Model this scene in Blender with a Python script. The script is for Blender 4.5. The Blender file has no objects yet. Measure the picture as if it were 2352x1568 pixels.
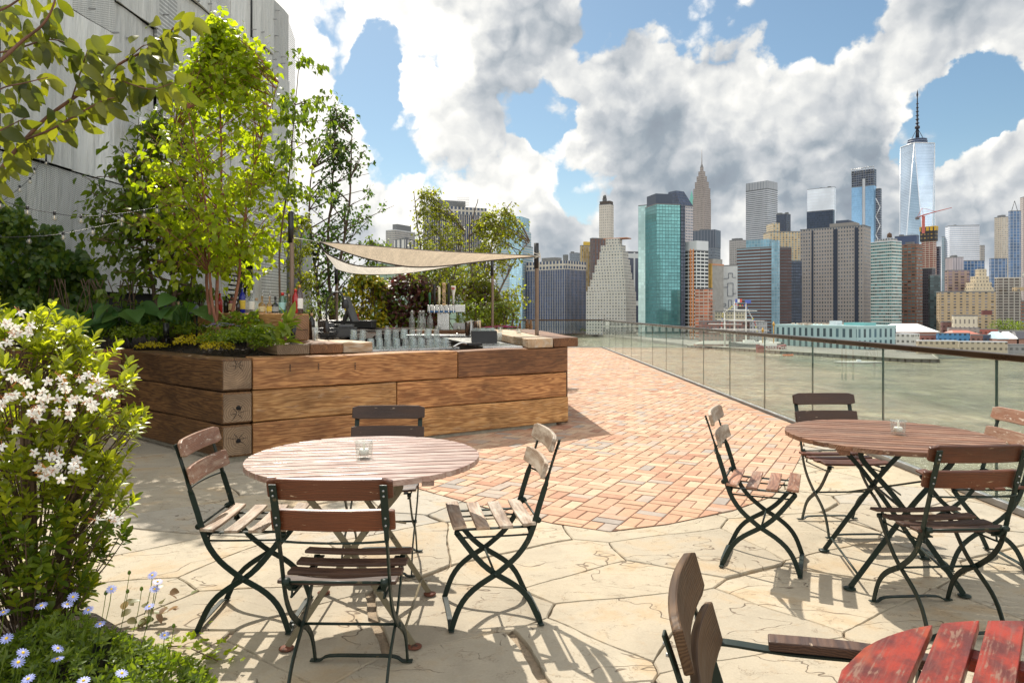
import bpy, math, random
import numpy as np
from math import radians as R, sin, cos, pi, tan, atan, atan2, hypot, sqrt
from mathutils import Vector, Matrix
random.seed(11)
sc = bpy.context.scene
col = sc.collection

# ---------------------------------------------------------------- camera
F, CX, HY, H = 1640.0, 1176.0, 716.0, 1.40      # surveyed focal length, centre, horizon (in 2352 px wide units), eye height
cam_d = bpy.data.cameras.new('camera')
cam_d.sensor_width = 36; cam_d.lens = 36 * F / 2352; cam_d.shift_y = -68 / 2352
cam_d.clip_start = 0.05; cam_d.clip_end = 60000
cam = bpy.data.objects.new('camera', cam_d); col.objects.link(cam)
cam.location = (0, 0, H); cam.rotation_euler = (pi / 2, 0, 0)
sc.camera = cam
sc.view_settings.view_transform = 'Standard'; sc.view_settings.look = 'None'
sc.view_settings.exposure = 0.72; sc.view_settings.gamma = 1
sc.cycles.max_bounces = 8; sc.cycles.transparent_max_bounces = 24
sc.cycles.diffuse_bounces = 3; sc.cycles.glossy_bounces = 4; sc.cycles.transmission_bounces = 6
sc.cycles.sample_clamp_indirect = 6
sc.cycles.caustics_reflective = False; sc.cycles.caustics_refractive = False

def P(px, py, Y): return Vector(((px - CX) / F * Y, Y, H - (py - HY) / F * Y))
def G(px, py, z=0.0):
    Y = (H - z) * F / (py - HY); return Vector(((px - CX) / F * Y, Y, z))

# ---------------------------------------------------------------- node helper
class N:
    def __init__(s, nt): s.nt = nt; s.n = nt.nodes; s.l = nt.links
    def node(s, t, **kw):
        n = s.n.new(t)
        for k, v in kw.items(): setattr(n, k, v)
        return n
    def put(s, sock, v):
        if isinstance(v, bpy.types.NodeSocket): s.l.new(v, sock)
        elif v is not None:
            try: sock.default_value = v
            except Exception: sock.default_value = tuple(v) + (1,)
    def m(s, op, a, b=None, c=None, clamp=False):
        n = s.node('ShaderNodeMath', operation=op, use_clamp=clamp)
        s.put(n.inputs[0], a)
        if b is not None: s.put(n.inputs[1], b)
        if c is not None: s.put(n.inputs[2], c)
        return n.outputs[0]
    def vm(s, op, a, b=None, scale=None):
        n = s.node('ShaderNodeVectorMath', operation=op)
        s.put(n.inputs[0], a)
        if b is not None: s.put(n.inputs[1], b)
        if scale is not None: s.put(n.inputs[3], scale)
        return n.outputs[1] if op in ('DOT_PRODUCT', 'LENGTH') else n.outputs[0]
    def sep(s, v):
        n = s.node('ShaderNodeSeparateXYZ'); s.put(n.inputs[0], v); return n.outputs
    def comb(s, x, y, z):
        n = s.node('ShaderNodeCombineXYZ'); s.put(n.inputs[0], x); s.put(n.inputs[1], y); s.put(n.inputs[2], z); return n.outputs[0]
    def noise(s, vec, scale, detail=4, rough=.5, dist=0, dim='3D'):
        n = s.node('ShaderNodeTexNoise', noise_dimensions=dim)
        s.put(n.inputs['Vector'], vec); s.put(n.inputs['Scale'], scale)
        n.inputs['Detail'].default_value = detail; n.inputs['Roughness'].default_value = rough
        n.inputs['Distortion'].default_value = dist
        return n.outputs['Fac'], n.outputs['Color']
    def vor(s, vec, scale, feature='F1', rnd=1):
        n = s.node('ShaderNodeTexVoronoi', feature=feature)
        s.put(n.inputs['Vector'], vec); n.inputs['Scale'].default_value = scale; n.inputs['Randomness'].default_value = rnd
        return n.outputs
    def ramp(s, f, stops, interp='LINEAR'):
        n = s.node('ShaderNodeValToRGB'); n.color_ramp.interpolation = interp
        e = n.color_ramp.elements
        while len(e) < len(stops): e.new(.5)
        for i, (p, c) in enumerate(stops):
            e[i].position = p; e[i].color = (c, c, c, 1) if isinstance(c, (int, float)) else tuple(c) + (1,)
        s.put(n.inputs[0], f); return n.outputs[0]
    def mr(s, v, a, b, c=0.0, d=1.0, smooth=True):
        n = s.node('ShaderNodeMapRange', interpolation_type='SMOOTHSTEP' if smooth else 'LINEAR')
        for i, x in enumerate((v, a, b, c, d)): s.put(n.inputs[i], x)
        return n.outputs[0]
    def mix(s, f, a, b, mode='MIX'):
        n = s.node('ShaderNodeMix', data_type='RGBA', blend_type=mode)
        s.put(n.inputs[0], f)
        for k, v in ((6, a), (7, b)):
            if isinstance(v, (tuple, list)): v = tuple(v)[:3] + (1,)
            s.put(n.inputs[k], v)
        return n.outputs[2]
    def bump(s, h, strength=.3, dist=.01, normal=None):
        n = s.node('ShaderNodeBump'); n.inputs['Strength'].default_value = strength; n.inputs['Distance'].default_value = dist
        s.put(n.inputs['Height'], h)
        if normal is not None: s.put(n.inputs['Normal'], normal)
        return n.outputs[0]

def new_mat(name):
    m = bpy.data.materials.new(name); m.use_nodes = True
    n = N(m.node_tree); n.n.clear()
    out = n.node('ShaderNodeOutputMaterial')
    return m, n, out
def principled(n, out, **kw):
    b = n.node('ShaderNodeBsdfPrincipled')
    for k, v in kw.items():
        k = k.replace('_', ' ')
        s_ = b.inputs[k]
        if isinstance(v, (tuple, list)): v = tuple(v)[:3] + (1,) if s_.type == 'RGBA' else tuple(v)
        n.put(s_, v)
    if out is not None: n.l.new(b.outputs[0], out.inputs[0])
    return b
def attr(n, name): return n.node('ShaderNodeAttribute', attribute_name=name).outputs
_simple = {}
def simple(name, c, rough=.5, metal=0, var=.12, scale=8, bump=0, spec=None, coat=0):
    """plain surface with a little mottling"""
    if name in _simple: return _simple[name]
    m, n, out = new_mat(name)
    tc = n.node('ShaderNodeTexCoord').outputs['Object']
    f, _ = n.noise(tc, scale, 5, .6)
    k = n.mr(f, .3, .7, 1 - var, 1 + var, False)
    cc = n.vm('SCALE', tuple(c), scale=k)
    kw = dict(Base_Color=cc, Roughness=n.mr(f, .3, .7, max(.03, rough - .08), min(1, rough + .08), False), Metallic=metal)
    if coat: kw['Coat_Weight'] = coat
    if spec is not None: kw['Specular_IOR_Level'] = spec
    if bump: kw['Normal'] = n.bump(n.noise(tc, scale * 6, 6, .6)[0], bump, .01)
    principled(n, out, **kw)
    _simple[name] = m; return m

# ---------------------------------------------------------------- sky and sun
SUN_AZ, SUN_EL = R(-20), R(50)       # azimuth from +Y (negative = left of the view)
sun_dir = Vector((sin(SUN_AZ) * cos(SUN_EL), cos(SUN_AZ) * cos(SUN_EL), sin(SUN_EL)))
world = bpy.data.worlds.new('World'); sc.world = world; world.use_nodes = True
w = N(world.node_tree); w.n.clear()
wout = w.node('ShaderNodeOutputWorld')
sky = w.node('ShaderNodeTexSky', sky_type='NISHITA', sun_disc=False, sun_elevation=SUN_EL, sun_rotation=SUN_AZ, air_density=1.0, dust_density=.6, ozone_density=1.6)
skyc = w.vm('MULTIPLY', sky.outputs[0], (.055, .066, .067))
d0 = w.node('ShaderNodeTexCoord').outputs['Generated']
def dirpx(px, py): return Vector(((px - CX) / F, 1, (HY - py) / F)).normalized()
warp = w.vm('SUBTRACT', w.noise(d0, 4.5, 6, .6)[1], (.5, .5, .5))
warp2 = w.vm('SUBTRACT', w.noise(d0, 19, 5, .6)[1], (.5, .5, .5))
dw = w.vm('NORMALIZE', w.vm('ADD', w.vm('ADD', d0, w.vm('SCALE', warp, scale=.15)), w.vm('SCALE', warp2, scale=.055)))
def blob(px, py, r, wt, src=dw):
    a = r / F
    dt = w.vm('DOT_PRODUCT', src, tuple(dirpx(px, py)))
    return w.m('MULTIPLY', w.mr(dt, cos(a * 1.9), cos(a * .3)), wt)
def sumup(lst):
    t = lst[0]
    for x in lst[1:]: t = w.m('ADD', t, x)
    return t
holes = w.m('MULTIPLY', w.m('MINIMUM', sumup([blob(*b) for b in [(865, 120, 42, .8), (850, 210, 50, .8), (1010, 140, 60, .8), (1215, 215, 60, .8), (1265, 275, 50, .7),
    (1345, 400, 50, .8), (1600, 10, 70, .9), (1400, 20, 60, .9), (1860, 20, 80, .9), (1330, 160, 50, .7), (2190, 275, 70, 1), (2300, 235, 62, 1), (2110, 320, 40, .5), (890, 330, 70, .5), (800, 60, 60, .4)]]), 1.0), .30)
fills = w.m('MULTIPLY', w.m('MINIMUM', sumup([blob(*b) for b in [(740, 60, 150, .9), (1060, 40, 110, .7), (1100, 300, 120, 1), (900, 420, 130, 1), (1000, 520, 160, 1), (760, 520, 160, 1), (1500, 560, 180, .8), (1370, 590, 120, 1), (1250, 560, 120, .8), (1500, 250, 150, 1), (1700, 300, 180, 1), (1960, 130, 150, 1), (2290, 90, 90, 1),
    (1150, 470, 240, 1), (1700, 520, 240, .8), (2250, 420, 110, 1), (720, 350, 130, .9), (1230, 50, 80, .9), (1700, 90, 100, .9), (950, 260, 60, .6)]]), 1.0), .17)
def field(v, det=8, ro=.55):
    """cumulus density: broad masses plus rounded billows of three sizes"""
    b_, _ = w.noise(w.vm('MULTIPLY', v, (1, 1, 1.2)), 3.3, det, ro, .1)
    def puff(sc_, k):
        d = w.vor(v, sc_)[0]; return w.m('MULTIPLY', w.m('MULTIPLY', d, d), k)      # rounded tops, sharp creases
    return w.m('SUBTRACT', w.m('ADD', b_, .085), w.m('ADD', w.m('ADD', puff(9, .20), puff(21, .13)), puff(52, .07)))
dq = w.vm('ADD', w.vm('ADD', d0, w.vm('SCALE', warp, scale=.06)), w.vm('SCALE', warp2, scale=.022))
f0 = field(dq); ld = Vector((-.5, .1, .8)).normalized()
f1 = field(w.vm('ADD', dq, tuple(ld * .016))); f2 = field(w.vm('ADD', dq, tuple(ld * .055)), 4)
dens = w.m('SUBTRACT', w.m('ADD', f0, fills), holes)
fine, _ = w.noise(dw, 26, 8, .62)
alpha = w.mr(w.m('ADD', dens, w.m('MULTIPLY', w.m('SUBTRACT', fine, .5), .07)), .375, .455)
relief = w.m('ADD', w.m('MULTIPLY', w.m('SUBTRACT', f0, f1), 1.9), w.m('MULTIPLY', w.m('SUBTRACT', f0, f2), 1.5))
thick = w.mr(dens, .43, .74)
darks = sumup([blob(*b) for b in [(1250, 50, 130, .34), (1120, 350, 110, .10), (1620, 370, 130, .26), (1880, 350, 150, .30), (1480, 400, 110, .22), (2310, 170, 90, .30), (2180, 440, 110, .22), (1180, 520, 180, .10), (2020, 220, 120, .12), (730, 120, 150, -.3), (1700, 100, 110, -.12), (1300, 220, 80, -.1), (2300, 360, 60, -.2), (1100, 180, 60, -.15)]])
lum = w.m('SUBTRACT', w.m('SUBTRACT', .95, w.m('MULTIPLY', thick, .36)), w.m('MULTIPLY', darks, .50))
lum = w.m('ADD', lum, relief)
lum = w.m('ADD', lum, w.m('MULTIPLY', w.m('SUBTRACT', fine, .5), .10))
glow = w.mr(w.vm('DOT_PRODUCT', d0, tuple(dirpx(700, 180))), cos(.42), 1.0, 0, .28)
lum = w.m('ADD', lum, glow)
lum = w.m('MAXIMUM', w.m('MINIMUM', lum, 1.15), .05)
behind = w.mr(w.sep(d0)[1], .15, -.55, 1.0, 2.3)     # clouds behind the viewer face the sun; brightened to lift the shade ahead
cl = w.ramp(w.m('DIVIDE', lum, 1.15), [(0, (.14, .16, .19)), (.3, (.19, .22, .25)), (.55, (.33, .345, .36)), (.78, (.49, .49, .475)), (1, (.66, .64, .60))])
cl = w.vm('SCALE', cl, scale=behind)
# hazy, paler sky towards the horizon, under the clouds
elev = w.sep(d0)[2]
hz = w.mr(elev, 0, .22, .45, 0)
skyb = w.mix(hz, w.mix(1.0, skyc, (1.0, .92, .86), 'MULTIPLY'), (.44, .52, .56))
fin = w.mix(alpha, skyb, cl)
below = w.mr(elev, -.02, 0)
fin = w.mix(below, (.12, .13, .12), fin)
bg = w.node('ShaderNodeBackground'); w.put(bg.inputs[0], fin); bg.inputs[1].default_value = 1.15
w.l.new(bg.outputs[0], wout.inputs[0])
world.cycles.sampling_method = 'MANUAL'; world.cycles.sample_map_resolution = 512

sl = bpy.data.lights.new('sun', 'SUN'); sl.energy = 4.1; sl.angle = R(.55); sl.color = (1, .93, .82)
so = bpy.data.objects.new('sun', sl); col.objects.link(so)
so.rotation_euler = (-sun_dir).to_track_quat('-Z', 'Y').to_euler(); so.location = sun_dir * 60

# ---------------------------------------------------------------- mesh builder
class MB:
    def __init__(s): s.v = []; s.f = []; s.g = []; s.r = []; s.sm = []
    def add(s, vs, fs, g=None, r=None, smooth=False):
        b = len(s.v)
        s.v += [tuple(x) for x in vs]
        s.f += [tuple(b + i for i in f) for f in fs]
        s.g += [tuple(x) for x in (g if g is not None else vs)]
        s.r += [random.random() if r is None else r] * len(vs)
        s.sm += [smooth] * len(fs)
        return s
    def box(s, c, size, M=None, ax=0, r=None, taper=1, jit=0):
        """box about c; M 3x3/4x4 rotation; ax = grain axis"""
        off = (random.uniform(-9, 9), random.uniform(-.04, .04), random.uniform(-.04, .04))
        vs = []; g = []
        for i in range(8):
            sx, sy, sz = (1 if i & 1 else -1), (1 if i & 2 else -1), (1 if i & 4 else -1)
            k = taper if sz > 0 else 1
            p = Vector((sx * size[0] / 2 * k, sy * size[1] / 2 * k, sz * size[2] / 2))
            q = (p[ax], p[(ax + 1) % 3], p[(ax + 2) % 3])
            g.append((q[0] + off[0], q[1] + off[1], q[2] + off[2]))
            if jit: p += Vector([random.uniform(-jit, jit) for _ in range(3)])
            vs.append((M @ p if M else p) + Vector(c))
        return s.add(vs, [(0, 2, 3, 1), (4, 5, 7, 6), (0, 1, 5, 4), (2, 6, 7, 3), (0, 4, 6, 2), (1, 3, 7, 5)], g, r)
    def sweep(s, pts, dims, side, r=None, smooth=False):
        """rectangular bar along pts, dims = (in-plane width, width along side) per point"""
        pts = [Vector(p) for p in pts]; side = Vector(side).normalized(); n = len(pts)
        if isinstance(dims, tuple): dims = [dims] * n
        vs = []
        for i, p in enumerate(pts):
            t = (pts[min(i + 1, n - 1)] - pts[max(i - 1, 0)]).normalized()
            nn = t.cross(side).normalized(); a, b = dims[i]
            vs += [p + nn * a / 2 + side * b / 2, p - nn * a / 2 + side * b / 2, p - nn * a / 2 - side * b / 2, p + nn * a / 2 - side * b / 2]
        fs = [(0, 1, 2, 3), (4 * n - 1, 4 * n - 2, 4 * n - 3, 4 * n - 4)]
        for i in range(n - 1):
            for k in range(4):
                fs.append((4 * i + k, 4 * (i + 1) + k, 4 * (i + 1) + (k + 1) % 4, 4 * i + (k + 1) % 4))
        return s.add(vs, fs, None, r, smooth)
    def tube(s, pts, rad, n=8, r=None, cap=True):
        pts = [Vector(p) for p in pts]; m = len(pts)
        if not isinstance(rad, (list, tuple)): rad = [rad] * m
        vs = []; up = None
        for i, p in enumerate(pts):
            t = (pts[min(i + 1, m - 1)] - pts[max(i - 1, 0)])
            t = t.normalized() if t.length > 1e-9 else Vector((0, 0, 1))
            if up is None: up = t.orthogonal().normalized()
            up = (up - t * up.dot(t)); up = up.normalized() if up.length > 1e-6 else t.orthogonal().normalized()
            b = t.cross(up)
            for k in range(n):
                a = 2 * pi * k / n
                vs.append(p + (up * cos(a) + b * sin(a)) * rad[i])
        fs = []
        for i in range(m - 1):
            for k in range(n):
                fs.append((i * n + k, i * n + (k + 1) % n, (i + 1) * n + (k + 1) % n, (i + 1) * n + k))
        if cap: fs += [tuple(range(n - 1, -1, -1)), tuple((m - 1) * n + k for k in range(n))]
        return s.add(vs, fs, None, r, True)
    def lathe(s, prof, c=(0, 0, 0), n=20, r=None, smooth=True):
        c = Vector(c); vs = []; fs = []
        for (rr, z) in prof:
            for k in range(n):
                a = 2 * pi * k / n; vs.append(c + Vector((rr * cos(a), rr * sin(a), z)))
        for i in range(len(prof) - 1):
            for k in range(n): fs.append((i * n + k, i * n + (k + 1) % n, (i + 1) * n + (k + 1) % n, (i + 1) * n + k))
        if prof[0][0] > 1e-5: fs.append(tuple(range(n - 1, -1, -1)))
        if prof[-1][0] > 1e-5: fs.append(tuple((len(prof) - 1) * n + k for k in range(n)))
        return s.add(vs, fs, None, r, smooth)
    def prism(s, poly, z0, z1, r=None, g=None):
        n = len(poly)
        if sum(poly[i][0] * poly[(i + 1) % n][1] - poly[(i + 1) % n][0] * poly[i][1] for i in range(n)) < 0: poly = poly[::-1]
        vs = [(x, y, z0) for x, y in poly] + [(x, y, z1) for x, y in poly]
        fs = [tuple(range(n - 1, -1, -1)), tuple(range(n, 2 * n))] + [(i, (i + 1) % n, n + (i + 1) % n, n + i) for i in range(n)]
        return s.add(vs, fs, g, r)
    def quad(s, a, b, c, d, r=None): return s.add([a, b, c, d], [(0, 1, 2, 3)], None, r)
    def leaf(s, p, d, up, L, W, st=((0, .06), (.3, .9), (.62, .8), (1, 0)), fold=.18, droop=.15, r=None):
        """leaf of stations (t, half width share) along d, folded on its rib"""
        d = d.normalized(); side = d.cross(up)
        side = side.normalized() if side.length > 1e-4 else d.orthogonal().normalized()
        nrm = side.cross(d)
        vs = []; rr = random.random() if r is None else r
        for t, ww in st:
            q = p + d * (L * t) - nrm * (droop * L * t * t)
            e = W / 2 * ww
            vs += [q - side * e + nrm * e * fold * 2, q, q + side * e + nrm * e * fold * 2]
        fs = []
        for i in range(len(st) - 1):
            a = 3 * i; fs += [(a, a + 3, a + 4, a + 1), (a + 1, a + 4, a + 5, a + 2)]
        return s.add(vs, fs, None, rr, True)
    def xform(s, M):
        s.v = [tuple(M @ Vector(v)) for v in s.v]; return s
    def build(s, name, mat, parent=None, bevel=0, seg=2, smooth=None):
        me = bpy.data.meshes.new(name); me.from_pydata(s.v, [], s.f)
        a = me.attributes.new('gc', 'FLOAT_VECTOR', 'POINT'); a.data.foreach_set('vector', np.array(s.g, dtype=np.float32).ravel())
        a = me.attributes.new('rnd', 'FLOAT', 'POINT'); a.data.foreach_set('value', np.array(s.r, dtype=np.float32))
        me.polygons.foreach_set('use_smooth', np.array(s.sm if smooth is None else [smooth] * len(s.f), dtype=bool))
        me.materials.append(mat); me.update()
        o = bpy.data.objects.new(name, me); col.objects.link(o)
        if parent: o.parent = parent
        if bevel:
            b = o.modifiers.new('bevel', 'BEVEL'); b.width = bevel; b.segments = seg; b.limit_method = 'ANGLE'; b.angle_limit = R(40)
        return o
def tag(o, label=None, cat=None, group=None, kind=None):
    if label: o['label'] = label
    if cat: o['category'] = cat
    if group: o['group'] = group
    if kind: o['kind'] = kind
    return o
def thing(name, label, cat, loc=(0, 0, 0), rz=0, group=None):
    o = bpy.data.objects.new(name, None); o.empty_display_size = .1; col.objects.link(o)
    o.location = loc; o.rotation_euler = (0, 0, rz)
    return tag(o, label, cat, group)
def kids(o): return [c for c in col.objects if c.parent is o]
def dup(root, loc=None, rz=None, label=None, group=None, scale=None):
    def rec(o, par):
        c = o.copy(); col.objects.link(c)
        if par: c.parent = par
        for ch in ch_of.get(o.name, []): rec(ch, c)
        return c
    ch_of = {}
    for o in col.objects:
        if o.parent: ch_of.setdefault(o.parent.name, []).append(o)
    r = rec(root, None)
    if loc is not None: r.location = loc
    if rz is not None: r.rotation_euler = (0, 0, rz)
    if label: r['label'] = label
    if group: r['group'] = group
    if scale: r.scale = scale if hasattr(scale, '__len__') else (scale,) * 3
    return r
def Rz(a): return Matrix.Rotation(a, 3, 'Z')
def frame(x, y):
    """3x3 whose columns are x, y, x cross y"""
    x = Vector(x).normalized(); z = x.cross(Vector(y)).normalized(); y = z.cross(x)
    return Matrix((x, y, z)).transposed()
def smooth_path(pts, k=4):
    """Catmull-Rom through pts"""
    pts = [Vector(p) for p in pts]; out = []
    for i in range(len(pts) - 1):
        a, b, c, d = pts[max(i - 1, 0)], pts[i], pts[i + 1], pts[min(i + 2, len(pts) - 1)]
        for j in range(k):
            t = j / k
            out.append(.5 * ((2 * b) + (c - a) * t + (2 * a - 5 * b + 4 * c - d) * t * t + (3 * b - 3 * c + d - a) * t ** 3))
    out.append(pts[-1]); return out

# ---------------------------------------------------------------- materials
def wood(name, light, dark, ring=.012, grey=None, gk=0.0, rough=.62, wear=0.0, wearc=(.5, .38, .26), crack=.5, bump=.35, spec=.4, dis=11):
    """solid timber: growth rings round the pith, fibres, worn patches, drying cracks"""
    m, n, out = new_mat(name)
    g = attr(n, 'gc')[1]; rn = attr(n, 'rnd')[2]
    g = n.vm('ADD', g, n.comb(n.m('MULTIPLY', rn, 7.3), n.m('MULTIPLY', n.m('SUBTRACT', rn, .5), ring * 3), 0))
    lo, _ = n.noise(n.vm('MULTIPLY', g, (.5, 4.6, 4.6)), 1.6, 4, .55)
    x, y, z = n.sep(g)
    rad = n.m('SQRT', n.m('ADD', n.m('MULTIPLY', y, y), n.m('MULTIPLY', z, z)))
    rad = n.m('ADD', rad, n.m('MULTIPLY', lo, ring * dis))
    saw = n.m('FRACT', n.m('DIVIDE', rad, ring))
    band = n.mr(n.m('ABSOLUTE', n.m('SUBTRACT', saw, .62)), 0, .5)
    fib, _ = n.noise(n.vm('MULTIPLY', g, (2.5, 110, 110)), 1, 5, .6)
    pat, _ = n.noise(n.vm('MULTIPLY', g, (1.6, 3, 3)), 1.3, 5, .6)
    c = n.mix(n.m('MULTIPLY_ADD', band, .75, n.m('MULTIPLY', n.m('SUBTRACT', fib, .5), .9), clamp=True), tuple(dark), tuple(light))
    c = n.mix(n.mr(pat, .42, .72, 0, .62), c, tuple(d * .55 for d in dark))
    bg_, _ = n.noise(n.vm('MULTIPLY', g, (.5, 1.6, 1.6)), 2.1, 3, .6)
    c = n.vm('SCALE', c, scale=n.mr(bg_, .3, .7, .72, 1.3, False))
    c = n.vm('SCALE', c, scale=n.mr(rn, 0, 1, .82, 1.18, False))
    if grey: c = n.mix(n.mr(n.m('ADD', n.noise(n.vm('MULTIPLY', g, (2, 9, 9)), 2.3, 6, .65)[0], gk), .45, .75), c, tuple(grey))
    if wear:
        wn, _ = n.noise(n.vm('MULTIPLY', g, (14, 60, 60)), 1.0, 7, .7)
        c = n.mix(n.mr(wn, .70 - wear * .2, .74 - wear * .2, 0, .85), c, tuple(wearc))
    ck, _ = n.noise(n.vm('MULTIPLY', g, (1.2, 26, 26)), 1.7, 3, .5, .4)
    crk = n.mr(n.m('ABSOLUTE', n.m('SUBTRACT', ck, .5)), .0, .012, 1, 0)
    ckm = n.m('MULTIPLY', n.m('MULTIPLY', crk, n.mr(pat, .5, .6)), crack)
    c = n.mix(ckm, c, (.02, .012, .008))
    h = n.m('SUBTRACT', n.m('ADD', n.m('MULTIPLY', fib, .6), n.m('MULTIPLY', band, .25)), ckm)
    principled(n, out, Base_Color=c, Roughness=n.mr(fib, .3, .7, rough - .1, rough + .12, False), Specular_IOR_Level=spec, Normal=n.bump(h, bump, .004))
    return m
M = {}
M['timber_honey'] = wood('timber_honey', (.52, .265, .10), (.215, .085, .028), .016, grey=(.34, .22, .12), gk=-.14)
M['timber_tan'] = wood('timber_tan', (.60, .335, .13), (.28, .125, .038), .013, grey=(.42, .30, .19), gk=-.08)
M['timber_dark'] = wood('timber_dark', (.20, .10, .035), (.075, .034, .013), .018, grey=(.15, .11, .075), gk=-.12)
M['timber_pale'] = wood('timber_pale', (.50, .38, .25), (.30, .19, .10), .012, grey=(.42, .36, .28), gk=.05)
M['slat_dark'] = wood('slat_dark', (.085, .042, .024), (.032, .014, .009), .006, wear=.25, wearc=(.34, .25, .17), rough=.5)
M['slat_brown'] = wood('slat_brown', (.165, .050, .018), (.070, .020, .008), .006, wear=.3, wearc=(.42, .30, .19), rough=.42)
M['slat_faded'] = wood('slat_faded', (.36, .185, .115), (.19, .085, .05), .006, grey=(.36, .26, .19), gk=-.02, wear=.5, wearc=(.58, .50, .42), rough=.5)
M['slat_weathered'] = wood('slat_weathered', (.42, .29, .19), (.22, .14, .09), .006, grey=(.46, .39, .31), gk=.08, wear=.3, rough=.6)
M['slat_olive'] = wood('slat_olive', (.13, .075, .038), (.05, .026, .012), .006, wear=.15, wearc=(.34, .25, .17), rough=.6, spec=.2)
M['table_rosy'] = wood('table_rosy', (.34, .20, .155), (.20, .10, .075), .006, grey=(.42, .32, .27), gk=.04, wear=.15, wearc=(.5, .42, .36), rough=.36, spec=.8, bump=.2)
M['table_brown'] = wood('table_brown', (.27, .135, .075), (.125, .052, .027), .006, grey=(.28, .19, .13), gk=-.05, wear=.35, wearc=(.45, .34, .24), rough=.48)

def red_paint():
    m, n, out = new_mat('red_stained_wood')
    g = attr(n, 'gc')[1]
    a, _ = n.noise(n.vm('MULTIPLY', g, (5, 9, 9)), 1.6, 6, .62)
    fib, _ = n.noise(n.vm('MULTIPLY', g, (8, 170, 170)), 1, 6, .62)
    b, _ = n.noise(n.vm('MULTIPLY', g, (9, 22, 22)), 1.4, 7, .68, .4)
    c = n.mix(n.mr(a, .36, .62), (.27, .026, .010), (.085, .014, .010))
    c = n.mix(n.mr(n.noise(n.vm('MULTIPLY', g, (4, 7, 7)), 1.1, 3, .5)[0], .56, .70, 0, .8), c, (.42, .065, .014))
    c = n.mix(n.mr(fib, .46, .74, 0, .65), c, (.17, .07, .05))
    c = n.mix(n.mr(n.m('ADD', b, n.m('MULTIPLY', fib, .45)), .80, .90, 0, .8), c, (.20, .115, .08))
    principled(n, out, Base_Color=c, Roughness=n.mr(b, .4, .7, .34, .6, False), Specular_IOR_Level=.3, Normal=n.bump(n.m('ADD', n.m('MULTIPLY', fib, .6), b), .3, .003))
    return m
M['red'] = red_paint()
def paint_metal(name, c, rust, rk, rough=.38):
    m, n, out = new_mat(name)
    tc = n.node('ShaderNodeTexCoord').outputs['Object']
    f, _ = n.noise(tc, 34, 6, .65); f2, _ = n.noise(tc, 7, 4, .6)
    cc = n.mix(n.mr(n.m('ADD', f, n.m('MULTIPLY', f2, .4)), .82 - rk, .88 - rk), tuple(c), tuple(rust))
    principled(n, out, Base_Color=cc, Roughness=n.mr(f, .3, .7, rough - .1, rough + .15, False), Metallic=0, Specular_IOR_Level=.3, Normal=n.bump(f, .12, .002))
    return m
M['green_metal'] = paint_metal('dark_green_metal', (.007, .016, .011), (.07, .055, .03), .0, .45)
M['bronze_metal'] = paint_metal('worn_bronze_metal', (.16, .135, .085), (.07, .05, .03), .03)
M['rusty_metal'] = paint_metal('rusty_metal', (.13, .045, .025), (.05, .03, .02), .05, .7)
M['black_metal'] = simple('black_metal', (.012, .012, .013), .4)
M['steel'] = simple('brushed_steel', (.55, .55, .54), .28, 1, .08, 14)
M['dull_steel'] = simple('dull_steel', (.33, .33, .33), .4, .8, .1, 9)
M['bronze_rail'] = simple('bronze_rail', (.05, .028, .012), .3, .75, .1, 3)
M['pole'] = simple('weathered_pole', (.20, .14, .10), .55, .3, .2, 5, .2)

def glass_mat(name, tint=(.93, .97, .95), refl=(1, 1, 1), ior=1.5, dirt_sparkle=.0, rough=0.0):
    m, n, out = new_mat(name)
    t = n.node('ShaderNodeBsdfTransparent'); n.put(t.inputs[0], tint)
    g = n.node('ShaderNodeBsdfGlossy'); n.put(g.inputs[0], refl); g.inputs['Roughness'].default_value = rough
    fr = n.node('ShaderNodeFresnel'); fr.inputs[0].default_value = ior
    mx = n.node('ShaderNodeMixShader')
    n.put(mx.inputs[0], n.m('MULTIPLY', fr.outputs[0], n.m('SUBTRACT', 1.0, n.node('ShaderNodeNewGeometry').outputs['Backfacing'])))
    n.l.new(t.outputs[0], mx.inputs[1]); n.l.new(g.outputs[0], mx.inputs[2])
    last = mx
    if dirt_sparkle:
        d = n.node('ShaderNodeBsdfDiffuse'); n.put(d.inputs[0], (.8, .82, .8, 1))  # white film: dirt on the panes, painted-in sparkle on the glassware
        f, _ = n.noise(n.node('ShaderNodeTexCoord').outputs['Object'], 3, 6, .6)
        m2 = n.node('ShaderNodeMixShader'); n.put(m2.inputs[0], n.mr(f, .4, .7, dirt_sparkle * .3, dirt_sparkle)); n.l.new(mx.outputs[0], m2.inputs[1]); n.l.new(d.outputs[0], m2.inputs[2]); last = m2
    n.l.new(last.outputs[0], out.inputs[0]); return m
M['rail_glass'] = glass_mat('rail_glass', (.93, .965, .94), dirt_sparkle=.03)
M['clear_glass'] = glass_mat('clear_glass', (.95, .97, .96), ior=1.55)
M['candle_glass'] = glass_mat('candle_glass', (.93, .95, .94), ior=1.8, dirt_sparkle=.07)
M['tumbler_glass'] = glass_mat('tumbler_glass', (.92, .95, .95), ior=1.9, dirt_sparkle=.28)  # strong white film stands in for the sparkle of the tumblers

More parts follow.
